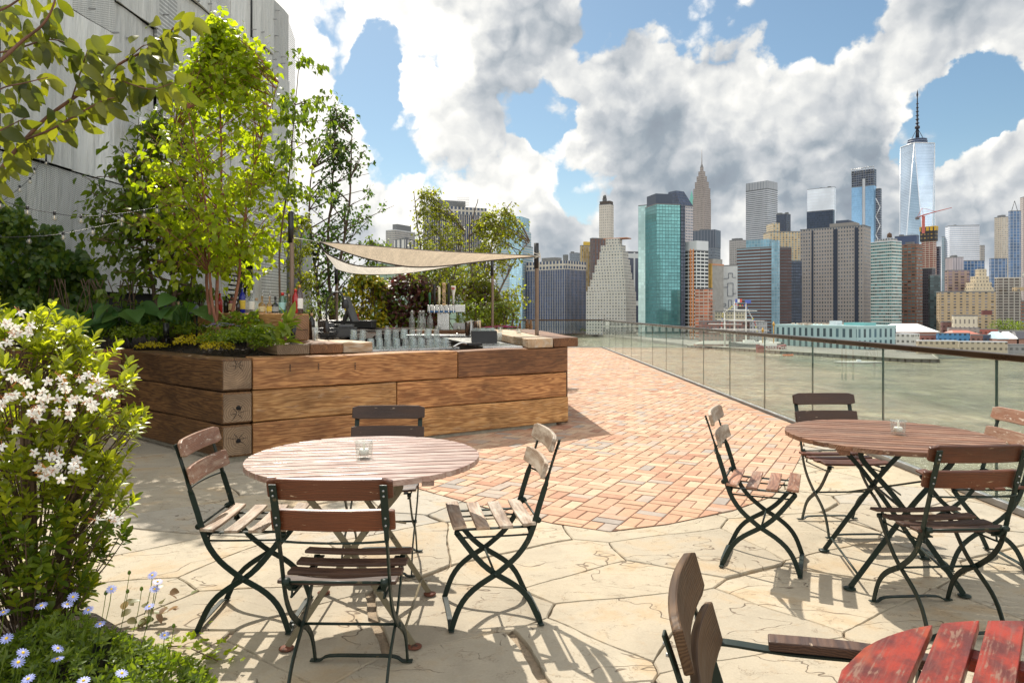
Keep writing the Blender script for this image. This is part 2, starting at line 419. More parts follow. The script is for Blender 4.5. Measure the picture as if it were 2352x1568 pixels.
def leafmat(name, a, b, trans=.55, rough=.42, tcol=None, spec=.5):
    m, n, out = new_mat(name)
    rn = attr(n, 'rnd')[2]
    tc = n.node('ShaderNodeTexCoord').outputs['Object']
    f, _ = n.noise(tc, 30, 3, .6)
    c = n.mix(n.m('ADD', n.m('MULTIPLY', rn, .8), n.m('MULTIPLY', f, .2)), tuple(a), tuple(b))
    p = principled(n, None, Base_Color=c, Roughness=rough, Specular_IOR_Level=spec)
    t = n.node('ShaderNodeBsdfTranslucent')
    tcl = n.mix(1.0, c, tuple(tcol or (2.4, 2.35, .7)), 'MULTIPLY')
    n.put(t.inputs[0], tcl)
    mx = n.node('ShaderNodeMixShader'); mx.inputs[0].default_value = trans
    n.l.new(p.outputs[0], mx.inputs[1]); n.l.new(t.outputs[0], mx.inputs[2]); n.l.new(mx.outputs[0], out.inputs[0])
    return m
M['leaf_lime'] = leafmat('leaf_lime', (.14, .19, .010), (.30, .345, .02), .6, tcol=(2.6, 2.65, .65))
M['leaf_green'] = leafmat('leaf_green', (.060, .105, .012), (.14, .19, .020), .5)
M['leaf_dark'] = leafmat('leaf_dark', (.03, .07, .014), (.065, .12, .02), .42)
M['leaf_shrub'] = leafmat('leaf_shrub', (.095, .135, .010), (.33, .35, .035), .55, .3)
M['leaf_hosta'] = leafmat('leaf_hosta', (.05, .13, .035), (.11, .19, .045), .4, .4)
M['leaf_purple'] = leafmat('leaf_purple', (.075, .030, .030), (.16, .07, .055), .4, tcol=(1.6, .9, .8))
M['leaf_yellow'] = leafmat('leaf_yellow', (.30, .27, .015), (.45, .36, .025), .5)
M['leaf_olive'] = leafmat('leaf_olive', (.10, .135, .014), (.24, .25, .030), .55)
M['leaf_ground'] = leafmat('leaf_ground', (.060, .105, .012), (.19, .24, .028), .5)
M['petal_white'] = leafmat('petal_white', (.78, .76, .70), (.86, .85, .82), .35, .5, (1, 1, .95))
M['petal_blue'] = leafmat('petal_blue', (.26, .30, .72), (.45, .50, .85), .35, .5, (1, 1, 1))
M['petal_lilac'] = leafmat('petal_lilac', (.42, .34, .70), (.55, .48, .8), .3, .5, (1, 1, 1))
M['petal_pink'] = leafmat('petal_pink', (.50, .05, .20), (.72, .16, .36), .3, .5, (1, 1, 1))
M['stamen'] = simple('stamen_orange', (.55, .20, .05), .6)
M['daisy_eye'] = simple('daisy_eye', (.75, .48, .02), .6)
def bark(name, a, b, sc_=14):
    m, n, out = new_mat(name)
    tc = n.node('ShaderNodeTexCoord').outputs['Object']
    f, _ = n.noise(n.vm('MULTIPLY', tc, (1, 1, .35)), sc_ * 2, 6, .65)
    g, _ = n.noise(n.vm('MULTIPLY', tc, (1, 1, 3)), sc_, 3, .6)
    c = n.mix(n.mr(f, .35, .65), tuple(a), tuple(b)); c = n.mix(n.mr(g, .62, .7, 0, .6), c, tuple(x * .45 for x in b))
    principled(n, out, Base_Color=c, Roughness=.75, Normal=n.bump(f, .4, .004)); return m
M['bark_red'] = bark('bark_reddish', (.30, .12, .065), (.19, .075, .045))
M['bark_brown'] = bark('bark_brown', (.14, .085, .05), (.07, .045, .03))
M['bark_grey'] = bark('bark_grey', (.20, .15, .11), (.10, .075, .055))
def soil_mat():
    m, n, out = new_mat('soil')
    tc = n.node('ShaderNodeTexCoord').outputs['Object']
    f, _ = n.noise(tc, 40, 8, .7); v = n.vor(tc, 55)[0]
    c = n.mix(n.mr(f, .35, .7), (.012, .008, .005), (.055, .034, .02))
    principled(n, out, Base_Color=c, Roughness=.95, Normal=n.bump(n.m('ADD', f, v), .9, .03)); return m
M['soil'] = soil_mat()
# ================================================================ THE SETTING
def tint_by(rn, n, stops): return n.ramp(rn, stops)
def flag_mat():
    m, n, out = new_mat('flagstone')
    rn = attr(n, 'rnd')[2]
    tc = n.node('ShaderNodeTexCoord').outputs['Object']
    base = n.ramp(rn, [(0, (.29, .265, .22)), (.25, (.42, .36, .265)), (.5, (.34, .295, .225)), (.75, (.44, .37, .265)), (1, (.355, .325, .275))])
    off = n.vm('ADD', tc, n.comb(n.m('MULTIPLY', rn, 31), n.m('MULTIPLY', rn, 17), 0))
    a, _ = n.noise(off, 2.2, 8, .62, .5); b, _ = n.noise(off, 14, 8, .68); c3, _ = n.noise(off, 90, 4, .7)
    c = n.vm('SCALE', base, scale=n.mr(a, .3, .7, .80, 1.14, False))
    c = n.mix(n.mr(a, .50, .68, 0, .75), c, (.36, .26, .15))
    c = n.mix(n.mr(b, .52, .74, 0, .6), c, (.33, .25, .16))
    c = n.vm('SCALE', c, scale=n.mr(c3, .3, .7, .93, 1.07, False))
    # cleft layers: terraces with thin broken edges
    lay, _ = n.noise(n.vm('MULTIPLY', off, (1, 1.35, 1)), 1.5, 9, .58, .8)
    terr = n.m('MULTIPLY', lay, 9.0); fl = n.m('FLOOR', terr); fr = n.m('SUBTRACT', terr, fl)
    edge = n.m('MULTIPLY', n.mr(fr, .0, .05, 1, 0), n.mr(b, .44, .52))
    c = n.mix(n.m('MULTIPLY', edge, .7), c, (.13, .085, .05))
    ck_, _ = n.noise(n.vm('MULTIPLY', off, (1, 1.8, 1)), .9, 4, .55, .3)
    crk_ = n.m('MULTIPLY', n.mr(n.m('ABSOLUTE', n.m('SUBTRACT', ck_, .5)), .0, .0035, 1, 0), n.mr(a, .44, .5))
    c = n.mix(n.m('MULTIPLY', crk_, .8), c, (.10, .065, .04))
    h = n.m('ADD', n.m('MULTIPLY', fl, .35), n.m('ADD', n.m('MULTIPLY', b, .9), n.m('MULTIPLY', c3, .25)))
    principled(n, out, Base_Color=c, Roughness=.78, Specular_IOR_Level=.3, Normal=n.bump(n.m('SUBTRACT', h, crk_), .75, .007)); return m
def brick_mat():
    m, n, out = new_mat('paving_brick')
    rn = attr(n, 'rnd')[2]
    tc = n.node('ShaderNodeTexCoord').outputs['Object']
    c = n.ramp(rn, [(0, (.33, .165, .105)), (.2, (.455, .28, .175)), (.42, (.395, .215, .138)), (.6, (.51, .365, .245)), (.78, (.44, .255, .165)), (.9, (.37, .295, .235)), (1, (.28, .245, .215))])
    a, _ = n.noise(tc, 9, 6, .6); b, _ = n.noise(tc, 75, 6, .72); lg, _ = n.noise(tc, .5, 3, .6)
    c = n.vm('SCALE', c, scale=n.mr(a, .3, .7, .86, 1.13, False))
    c = n.mix(n.mr(b, .60, .74, 0, .6), c, (.30, .15, .09))
    c = n.mix(n.mr(lg, .4, .7, 0, .3), c, (.48, .36, .26))
    principled(n, out, Base_Color=c, Roughness=.8, Specular_IOR_Level=.3, Normal=n.bump(n.m('ADD', a, b), .5, .004)); return m
M['flag'] = flag_mat(); M['brick'] = brick_mat()
M['mortar'] = simple('joint_mortar', (.30, .23, .155), .9, 0, .3, 30, .8)
M['mortar_dark'] = simple('brick_joint_sand', (.15, .08, .048), .95, 0, .35, 60, .8)
M['concrete'] = simple('concrete_plinth', (.30, .27, .21), .85, 0, .2, 12, .4)
M['stone_band'] = simple('pale_edging', (.50, .43, .33), .8, 0, .15, 8, .4)

def clip(poly, a, b):
    """part of convex poly left of a->b"""
    out = []; n = len(poly)
    def sd(p): return (b[0] - a[0]) * (p[1] - a[1]) - (b[1] - a[1]) * (p[0] - a[0])
    for i in range(n):
        p, q = poly[i], poly[(i + 1) % n]; sp, sq = sd(p), sd(q)
        if sp >= 0: out.append(p)
        if (sp >= 0) != (sq >= 0):
            t = sp / (sp - sq); out.append((p[0] + (q[0] - p[0]) * t, p[1] + (q[1] - p[1]) * t))
    return out
def clip_conv(poly, hull):
    for i in range(len(hull)):
        if len(poly) < 3: return []
        poly = clip(poly, hull[i], hull[(i + 1) % len(hull)])
    return poly if len(poly) >= 3 else []
def area(p): return abs(sum(p[i][0] * p[(i + 1) % len(p)][1] - p[(i + 1) % len(p)][0] * p[i][1] for i in range(len(p)))) / 2

# terrace slab: one sheet under everything on the roof
sl_ = MB(); sl_.box((-3.4, 13, -1.02), (14.2, 31.6, 2.0)); tag(sl_.build('terrace_slab', M['mortar']), kind='structure')

# flagstones: irregular slabs, cut from seed points read off the floor
rs = random.Random(5)
ca_, sa_ = cos(R(24)), sin(R(24)); STR = 1.45
def to_s(p): return ((p[0] * ca_ + p[1] * sa_) / STR, -p[0] * sa_ + p[1] * ca_)
def from_s(p): x, y = p[0] * STR, p[1]; return (x * ca_ - y * sa_, x * sa_ + y * ca_)
seeds = []
for px, py in [(340, 1030), (300, 1100), (250, 1240), (440, 1190), (380, 1290), (610, 1300), (480, 1400), (300, 1500),
               (700, 1480), (560, 1520), (720, 1180), (900, 1250), (1010, 1430), (1150, 1230), (1290, 1290), (1100, 1530), (1400, 1330),
               (1450, 1430), (1560, 1260), (1700, 1450), (1800, 1540), (1900, 1380), (1850, 1220), (2040, 1280), (2200, 1240),
               (2150, 1440), (1930, 1110), (2080, 1090), (1250, 1500), (2300, 1500), (2250, 1180)]:
    g = G(px, py); q = to_s((g.x, g.y)); seeds.append((q[0], q[1], rs.uniform(0, .045)))
for k in range(5000):
    q = to_s((rs.uniform(-9.8, 4.2), rs.uniform(-2.4, 10))); m_ = rs.choice((.42, .55, .68, .78))
    if all(hypot(q[0] - s[0], q[1] - s[1]) > m_ for s in seeds): seeds.append((q[0], q[1], rs.uniform(0, .03)))
fl = MB()
for i, s0_ in enumerate(seeds):
    s = s0_
    w0 = from_s(s)
    if not (-9.6 < w0[0] < 4.3 and -2.3 < w0[1] < 9.9): continue
    cell = [(s[0] - 2, s[1] - 2), (s[0] + 2, s[1] - 2), (s[0] + 2, s[1] + 2), (s[0] - 2, s[1] + 2)]
    for j, q in enumerate(seeds):
        if i == j or abs(q[0] - s[0]) > 3 or abs(q[1] - s[1]) > 3: continue
        dx, dy = q[0] - s[0], q[1] - s[1]; L = hypot(dx, dy); t_ = .5 + (s[2] - q[2]) / (2 * L * L)
        gap = .0025 + .012 * (((i + j) * 7 + i * j * 3) % 11 / 10.0) ** 4
        mx, my = s[0] + dx * t_ - dx / L * gap, s[1] + dy * t_ - dy / L * gap
        cell = clip(cell, (mx, my), (mx - dy, my + dx))
        if len(cell) < 3: break
    if len(cell) < 3: continue
    cell = [from_s(p) for p in cell]; s = from_s(s)
    cell = clip_conv(cell, [(-9, -1.8), (3.46, -1.8), (3.46, 9.4), (-9, 9.4)]) if len(cell) > 2 else []
    if len(cell) < 3 or area(cell) < .003: continue
    out = []
    for k in range(len(cell)):
        a, b = cell[k], cell[(k + 1) % len(cell)]; L = hypot(b[0] - a[0], b[1] - a[1]); m_ = max(1, int(L / .035))
        for t in range(m_):
            u = t / m_; x, y = a[0] + (b[0] - a[0]) * u, a[1] + (b[1] - a[1]) * u
            nx, ny = -(b[1] - a[1]) / (L + 1e-9), (b[0] - a[0]) / (L + 1e-9)
            wv = (sin(x * 3.1 + y * 2.3) * 1.8 + sin(x * 11 - y * 8) * .6) * .014 + rs.uniform(-.0028, .0028)
            cx_, cy_ = s[0] - x, s[1] - y
            # the wave is a field, so both sides of a joint bend together
            out.append((x + wv, y + (sin(x * 2.7 - y * 3.3) * 1.6 + sin(x * 9 + y * 7) * .5) * .014 + rs.uniform(-.002, .002)))
    if len(out) < 3: continue
    z = rs.uniform(-.0015, .0015); n_ = len(out); tx, ty = rs.uniform(-.002, .002), rs.uniform(-.002, .002)
    ctr = (sum(p[0] for p in out) / n_, sum(p[1] for p in out) / n_)
    vs = [(x, y, -.03) for x, y in out] + [(x, y, z - .006) for x, y in out] + [(x + (ctr[0] - x) * .012, y + (ctr[1] - y) * .012, z + tx * (x - ctr[0]) + ty * (y - ctr[1])) for x, y in out]
    if (lambda pp: sum(pp[k][0] * pp[(k + 1) % n_][1] - pp[(k + 1) % n_][0] * pp[k][1] for k in range(n_)))(out) < 0: pass
    fs = []
    for k in range(n_):
        k2 = (k + 1) % n_; fs += [(k, k2, n_ + k2, n_ + k), (n_ + k, n_ + k2, 2 * n_ + k2, 2 * n_ + k)]
    fs.append(tuple(range(2 * n_, 3 * n_)))
    fl.add(vs, fs, None, rs.random())
tag(fl.build('flagstone_paving', M['flag']), kind='structure')

# brick paving in basket weave, bounded by a curve, raised a hair over the slabs
hull = [(-1.9, 8.2), (-1.75, 7.0), (-1.3, 6.25), (-.65, 5.55), (-.14, 5.05), (.27, 4.72), (.62, 4.54), (1.03, 4.70), (1.55, 5.02), (1.98, 5.42), (2.38, 6.1), (2.80, 6.92), (3.17, 7.75), (3.48, 8.75), (3.48, 28.0), (-.4, 28.0), (-1.9, 16)]
bed = MB(); bed.prism([(x, y) for x, y in hull], -.02, .0045); tag(bed.build('brick_bed', M['mortar_dark']), kind='structure')
inner = [(x, y) for x, y in hull]; inner[13] = (3.30, 8.35); inner[14] = (3.30, 28.0)
bk = MB(); th = R(62); e1 = (cos(th), sin(th)); e2 = (-sin(th), cos(th)); rb = random.Random(3)
def put_brick(cx_, cy_, L, W, ang, hl):
    g = .0035 + rb.uniform(0, .002); c, s = cos(ang), sin(ang)
    poly = []
    for sx, sy in ((-1, -1), (1, -1), (1, 1), (-1, 1)):
        a, b = sx * (L / 2 - g) + rb.uniform(-.0012, .0012), sy * (W / 2 - g) + rb.uniform(-.0012, .0012)
        poly.append((cx_ + a * c - b * s, cy_ + a * s + b * c))
    poly = clip_conv(poly, hl)
    if len(poly) < 3 or area(poly) < .0008: return
    z = .0085 + rb.uniform(-.0018, .0018); n_ = len(poly); tx, ty = rb.uniform(-.012, .012), rb.uniform(-.012, .012)
    m0 = (sum(p[0] for p in poly) / n_, sum(p[1] for p in poly) / n_)
    def zz(p): return z + tx * (p[0] - m0[0]) + ty * (p[1] - m0[1])
    near = cy_ < 12
    vs = [(x, y, .001) for x, y in poly]
    if near:
        vs += [(x, y, zz((x, y)) - .003) for x, y in poly] + [(x + (m0[0] - x) * .05, y + (m0[1] - y) * .05, zz((x, y))) for x, y in poly]; lev = 2
    else: vs += [(x, y, zz((x, y))) for x, y in poly]; lev = 1
    fs = []
    for l in range(lev):
        for k in range(n_): k2 = (k + 1) % n_; fs.append((l * n_ + k, l * n_ + k2, (l + 1) * n_ + k2, (l + 1) * n_ + k))
    fs.append(tuple(range(lev * n_, (lev + 1) * n_)))
    bk.add(vs, fs, None, rb.random())
B = .205
for i in range(-20, 150):
    for j in range(-60, 100):
        # unit square of two bricks
        a, b = i * B, j * B
        x, y = a * e1[0] + b * e2[0], 4 + a * e1[1] + b * e2[1]
        if not (-2.3 < x < 3.6 and 4.2 < y < 28.2): continue
        if y > 9.3 and x < -.5: continue
        for k in (-.25, .25):
            if (i + j) % 2: put_brick(x + e2[0] * k * B, y + e2[1] * k * B, B, B / 2, th, inner)
            else: put_brick(x + e1[0] * k * B, y + e1[1] * k * B, B, B / 2, th + pi / 2, inner)
edge = [(3.30, 8.0), (3.49, 8.0), (3.49, 28.0), (3.30, 28.0)]
yy = 8.0
while yy < 28: put_brick(3.395, yy, .19, .10, rb.uniform(-.01, .01), edge); yy += .103
tag(bk.build('brick_paving', M['brick']), kind='structure')

# ---------------------------------------------------------------- glass railing
RX, RY = 3.55, 27.9
rail = thing('glass_railing', 'frameless glass railing along the right edge of the terrace, bronze handrail on top', 'railing', (RX, 10, 0))
inv = Matrix.Translation((-RX, -10, 0))
mb = MB(); mb.box((RX, (RY + .4) / 2, 1.075), (.062, RY - .4, .05), ax=1); mb.xform(inv).build('handrail', M['bronze_rail'], rail, .008)
mb = MB(); mb.box((RX, (RY + .4) / 2, .012), (.05, RY - .4, .05), ax=1); mb.xform(inv).build('base_channel', M['dull_steel'], rail, .004)
y0 = .43
while y0 < RY - .2:
    y1 = min(y0 + 1.6, RY)
    mb = MB(); mb.box((RX, (y0 + y1) / 2, .545), (.016, y1 - y0 - .016, 1.01)); mb.xform(inv).build('glass_pane', M['rail_glass'], rail)
    y0 = y1
M['pane_edge'] = simple('pane_joint', (.02, .045, .035), .2)
y0 = 2.03
while y0 < RY - 1:
    mb = MB(); mb.box((RX, y0, .545), (.018, .007, 1.01)); mb.xform(inv).build('pane_joint', M['pane_edge'], rail)
    y0 += 1.6
rail2 = thing('glass_railing', 'glass railing across the far end of the brick terrace', 'railing', (0, RY, 0))
inv = Matrix.Translation((0, -RY, 0))
mb = MB(); mb.box((-2.2, RY, 1.075), (11.6, .062, .05)); mb.xform(inv).build('handrail', M['bronze_rail'], rail2, .008)
mb = MB(); mb.box((-2.2, RY, .012), (11.6, .05, .05)); mb.xform(inv).build('base_channel', M['dull_steel'], rail2, .004)
for k in range(7):
    x1 = 3.52 - k * 1.6
    mb = MB(); mb.box((x1 - .8, RY, .545), (1.584, .016, 1.01)); mb.xform(inv).build('glass_pane', M['rail_glass'], rail2)

# ---------------------------------------------------------------- water and land
WZ = -30.6
def water_mat():
    m, n, out = new_mat('river_water')
    tc = n.node('ShaderNodeTexCoord').outputs['Object']
    a, _ = n.noise(n.vm('MULTIPLY', tc, (1, .55, 1)), .16, 7, .68, .6)
    b, _ = n.noise(n.vm('MULTIPLY', tc, (1, .6, 1)), .7, 5, .65, .3)
    big_, _ = n.noise(n.vm('MULTIPLY', tc, (1, 1.6, 1)), .012, 5, .6)
    st_, _ = n.noise(n.vm('MULTIPLY', tc, (.5, 1, 1)), .06, 5, .65, .5)
    cap = n.m('MULTIPLY', n.mr(b, .63, .69), n.mr(a, .53, .62))  # pale flecks painted into the colour as glints on the ripples
    c = n.mix(n.mr(big_, .35, .65), (.115, .12, .070), (.19, .17, .098))
    c = n.vm('SCALE', c, scale=n.m('MULTIPLY', n.mr(st_, .32, .68, .66, 1.34, False), n.mr(a, .3, .7, .58, 1.42, False)))
    c = n.mix(n.m('MULTIPLY', cap, .6), c, (.6, .57, .48))
    principled(n, out, Base_Color=c, Roughness=n.mr(big_, .3, .7, .14, .28, False), Specular_IOR_Level=.45, Normal=n.bump(n.m('ADD', a, n.m('MULTIPLY', b, .35)), 1.0, 2.2)); return m
mb = MB(); mb.quad((-9000, -300, WZ), (9000, -300, WZ), (9000, 14000, WZ), (-9000, 14000, WZ))
tag(mb.build('river_water', water_mat()), kind='structure')
mb = MB()
shore = [(-4000, 1062), (0, 1056), (100, 1000), (150, 720), (157, 640), (250, 455), (268, 450), (322, 556), (420, 545), (640, 560), (4000, 640), (4000, 9000), (-4000, 9000)]
mb.prism(shore, WZ - 2, WZ + 2.6)
tag(mb.build('city_ground', simple('quay_ground', (.18, .17, .15), .9, 0, .3, .05)), kind='structure')

# ---------------------------------------------------------------- mesh-clad building at the left
FA, FK = -6.8, .0695
def fp(Y, z, out=0.0): return Vector((FA + FK * Y + out, Y - FK * out, z))
def mesh_metal(name, c, cell, contrast, pleat=.3, horiz=False):
    m, n, out = new_mat(name)
    g = attr(n, 'gc')[1]; rn = attr(n, 'rnd')[2]
    x, y, z = n.sep(g)
    if horiz:
        t = n.m('ABSOLUTE', n.m('SINE', n.m('MULTIPLY', y, pi / cell)))
        hole = n.mr(t, .25, .75)
    else:
        u = n.m('ADD', n.m('DIVIDE', x, cell), n.m('DIVIDE', y, cell * .5)); v = n.m('SUBTRACT', n.m('DIVIDE', x, cell), n.m('DIVIDE', y, cell * .5))
        fu = n.m('ABSOLUTE', n.m('SUBTRACT', n.m('FRACT', u), .5)); fv = n.m('ABSOLUTE', n.m('SUBTRACT', n.m('FRACT', v), .5))
        hole = n.mr(n.m('MAXIMUM', fu, fv), .30, .40, 1, 0)
    lo, _ = n.noise(n.vm('MULTIPLY', g, (1.6, .3, 1)), 1.2, 4, .6)
    st, _ = n.noise(n.vm('MULTIPLY', g, (7, .6, 1)), 1.0, 6, .65)
    cc = n.vm('SCALE', tuple(c), scale=n.mr(n.m('ADD', n.m('MULTIPLY', lo, .6), n.m('MULTIPLY', st, .4)), .3, .7, .8, 1.2, False))
    cc = n.vm('SCALE', cc, scale=n.mr(rn, 0, 1, .88, 1.12, False))
    cc = n.mix(n.m('MULTIPLY', hole, contrast), cc, tuple(x_ * .22 for x_ in c))
    principled(n, out, Base_Color=cc, Roughness=.5, Metallic=.1, Normal=n.bump(n.m('ADD', n.m('MULTIPLY', lo, 3), n.m('MULTIPLY', st, pleat * 3)), .5, .12)); return m
M['mesh_fine'] = mesh_metal('fine_mesh_cladding', (.68, .685, .66), .034, .45)
M['mesh_coarse'] = mesh_metal('coarse_mesh_cladding', (.60, .605, .585), .055, .75)
M['mesh_sheet'] = mesh_metal('grey_sheet_cladding', (.66, .665, .645), .02, .12)
M['mesh_line'] = mesh_metal('ribbed_cladding', (.68, .69, .67), .07, .6, horiz=True)
bld = thing('mesh_clad_building', 'tall grey building clad in overlapping expanded metal mesh panels, left side', 'building', (FA + FK * 12, 12, 0))
binv = Matrix.Translation(-bld.location)
YE, ZT = 18.0, 8.75
mb = MB(); mb.prism([fp(1.0, 0, -.35).xy[:], fp(YE - .1, 0, -.35).xy[:], (fp(YE, 0).x - 6, YE - .1), (-13, 1)], 0, ZT - .15)
mb.xform(binv).build('wall', simple('dark_backing', (.035, .038, .04), .8), bld)
rp = random.Random(8)
def fpanel(ya, yb, za, zb, mat, name='cladding_panel', out=0.0, slant=0.0, cur=None):
    mb = MB(); seg = max(2, int((yb - ya) / .25)); vs = []; g = []
    o2 = rp.uniform(0, .02); ph = rp.uniform(0, 6)
    for k in range(seg + 1):
        y = ya + (yb - ya) * k / seg; rel = .02 * sin(ph + k * 1.1) * (1 if name == 'cladding_panel' else 0)
        for z in (za, zb - slant * (k / seg)):
            vs.append(fp(y, z, out + o2 + rel)); g.append((y, z, 0))
    for k in range(seg + 1):
        y = ya + (yb - ya) * k / seg
        for z in (za, zb - slant * (k / seg)): vs.append(fp(y, z, out + o2 - .03)); g.append((y, z, 0))
    n2 = 2 * (seg + 1); fs = []
    for k in range(seg): a = 2 * k; fs += [(a, a + 2, a + 3, a + 1), (n2 + a, n2 + a + 1, n2 + a + 3, n2 + a + 2), (a, n2 + a, n2 + a + 2, a + 2), (a + 1, a + 3, n2 + a + 3, n2 + a + 1)]
    fs += [(0, 1, n2 + 1, n2), (n2 - 2, 2 * n2 - 2, 2 * n2 - 1, n2 - 1)]
    mb.add(vs, fs, g); return mb.xform(binv).build(name, M[mat], bld)
# lower coarse band
ys = [2, 4.2, 6.3, 8.3, 9.6, 11.2, 13.0, 14.6]
for a, b in zip(ys, ys[1:]): fpanel(a, b - .012, 1.70, 3.34, 'mesh_coarse', out=.0)
fpanel(14.62, 16.2, 2.55, 3.34, 'mesh_coarse')
# upper sheets with different mesh and seams
ys = [2, 4.0, 6.2, 8.6]
for a, b, mt in zip(ys, ys[1:], ('mesh_coarse', 'mesh_coarse', 'mesh_coarse')): fpanel(a, b - .012, 3.36, 9.2, mt, out=.02)
sp = [(8.6, 9.9, 'mesh_fine'), (9.9, 10.8, 'mesh_sheet'), (10.8, 11.9, 'mesh_fine'), (11.9, 12.6, 'mesh_coarse'), (12.6, 13.7, 'mesh_sheet'), (13.7, 14.6, 'mesh_fine'), (14.6, 15.6, 'mesh_sheet'), (15.6, 16.7, 'mesh_line'), (16.7, 17.7, 'mesh_fine')]
for k, (a, b, mt) in enumerate(sp):
    zs = [3.36, 5.1 + .5 * (k % 3), 7.1 + .3 * (k % 2), ZT]
    mats = [mt, sp[(k * 2 + 1) % 9][2], sp[(k + 4) % 9][2]]
    for q in range(3): fpanel(a, b - .012, zs[q], zs[q + 1] - .012, mats[q], out=.02 + .05 * ((k + q) % 3 == 0))
# lower right part beside the door
fpanel(16.2, 17.7, .0, 3.34, 'mesh_line')
fpanel(13.6, 14.55, .0, 2.5, 'mesh_line', out=-.1)
fpanel(15.75, 16.18, 0, 2.5, 'mesh_fine')
mb = MB(); mb.box(fp(15.4, 1.25, -.2), (.03, .62, 2.5)); mb.xform(binv).build('door', simple('dark_doorway', (.012, .012, .014), .6), bld)
mb = MB()
for k in range(16): mb.box(fp(14.82, .9 + k * .1, -.02), (.05, .44, .045), Matrix.Rotation(.5, 3, 'Y'))
mb.xform(binv).build('louvre', M['mesh_sheet'], bld)
# open mesh return at the far corner
def screen_mat():
    m, n, out = new_mat('open_mesh_screen')
    g = attr(n, 'gc')[1]; x, y, z = n.sep(g)
    u = n.m('FRACT', n.m('ADD', n.m('DIVIDE', x, .07), n.m('DIVIDE', y, .05))); v = n.m('FRACT', n.m('SUBTRACT', n.m('DIVIDE', x, .07), n.m('DIVIDE', y, .05)))
    hole = n.m('MULTIPLY', n.m('GREATER_THAN', u, .3), n.m('GREATER_THAN', v, .3))
    p = principled(n, None, Base_Color=(.30, .31, .31), Roughness=.5, Metallic=.3)
    t = n.node('ShaderNodeBsdfTransparent'); mx = n.node('ShaderNodeMixShader')
    n.l.new(hole, mx.inputs[0]); n.l.new(p.outputs[0], mx.inputs[1]); n.l.new(t.outputs[0], mx.inputs[2]); n.l.new(mx.outputs[0], out.inputs[0]); return m
M['screen'] = screen_mat()
mb = MB(); a, b = fp(17.72, 0, .03), fp(18.15, 0, .03)
mb.add([(a.x, a.y, .3), (b.x, b.y, .3), (b.x, b.y, 8.3), (a.x, a.y, 8.6)], [(0, 1, 2, 3)], [(0, .3, 0), (.43, .3, 0), (.43, 8.3, 0), (0, 8.6, 0)])
mb.xform(binv).build('mesh_screen', M['screen'], bld)
mb = MB(); q = fp(18.3, 0, 0); mb.box((q.x - .05, 18.6, 1.9), (.5, .9, 3.9)); mb.xform(binv).build('parapet', simple('parapet_grey', (.30, .32, .32), .7), bld)
# bolts on the cladding
bolt0 = None
for k in range(95):
    y = rp.uniform(8.7, 17.5); z = rp.uniform(3.5, 8.6); q = fp(y, z, .10) - bld.location
    if bolt0 is None: mb = MB(); mb.box((0, 0, 0), (.10, .02, .02), r=.2); bolt0 = mb.build('bolt', M['dull_steel'], bld); bolt0.location = q
    else: c_ = bolt0.copy(); col.objects.link(c_); c_.parent = bld; c_.location = q
# white wall lamp
p = P(290, 290, 10.6)
lp = thing('wall_lamp', 'white dish-shaped outdoor lamp mounted on the grey mesh wall', 'lamp', fp(11.15, 4.2, .1))
Mx = Matrix.Rotation(R(68), 4, 'Y') @ Matrix.Rotation(R(10), 4, 'Z')
mb = MB(); mb.lathe([(.0, .02), (.05, .02), (.055, .08), (.10, .12), (.15, .22), (.155, .235), (.14, .235), (.06, .14), (0, .14)]); mb.xform(Mx).build('shade', simple('white_enamel', (.72, .73, .72), .3), lp)
mb = MB(); mb.tube([(-.1, 0, 0), (-.02, 0, .0), (.03, 0, .02)], .025); mb.build('arm', simple('white_enamel', (.72, .73, .72), .3), lp)
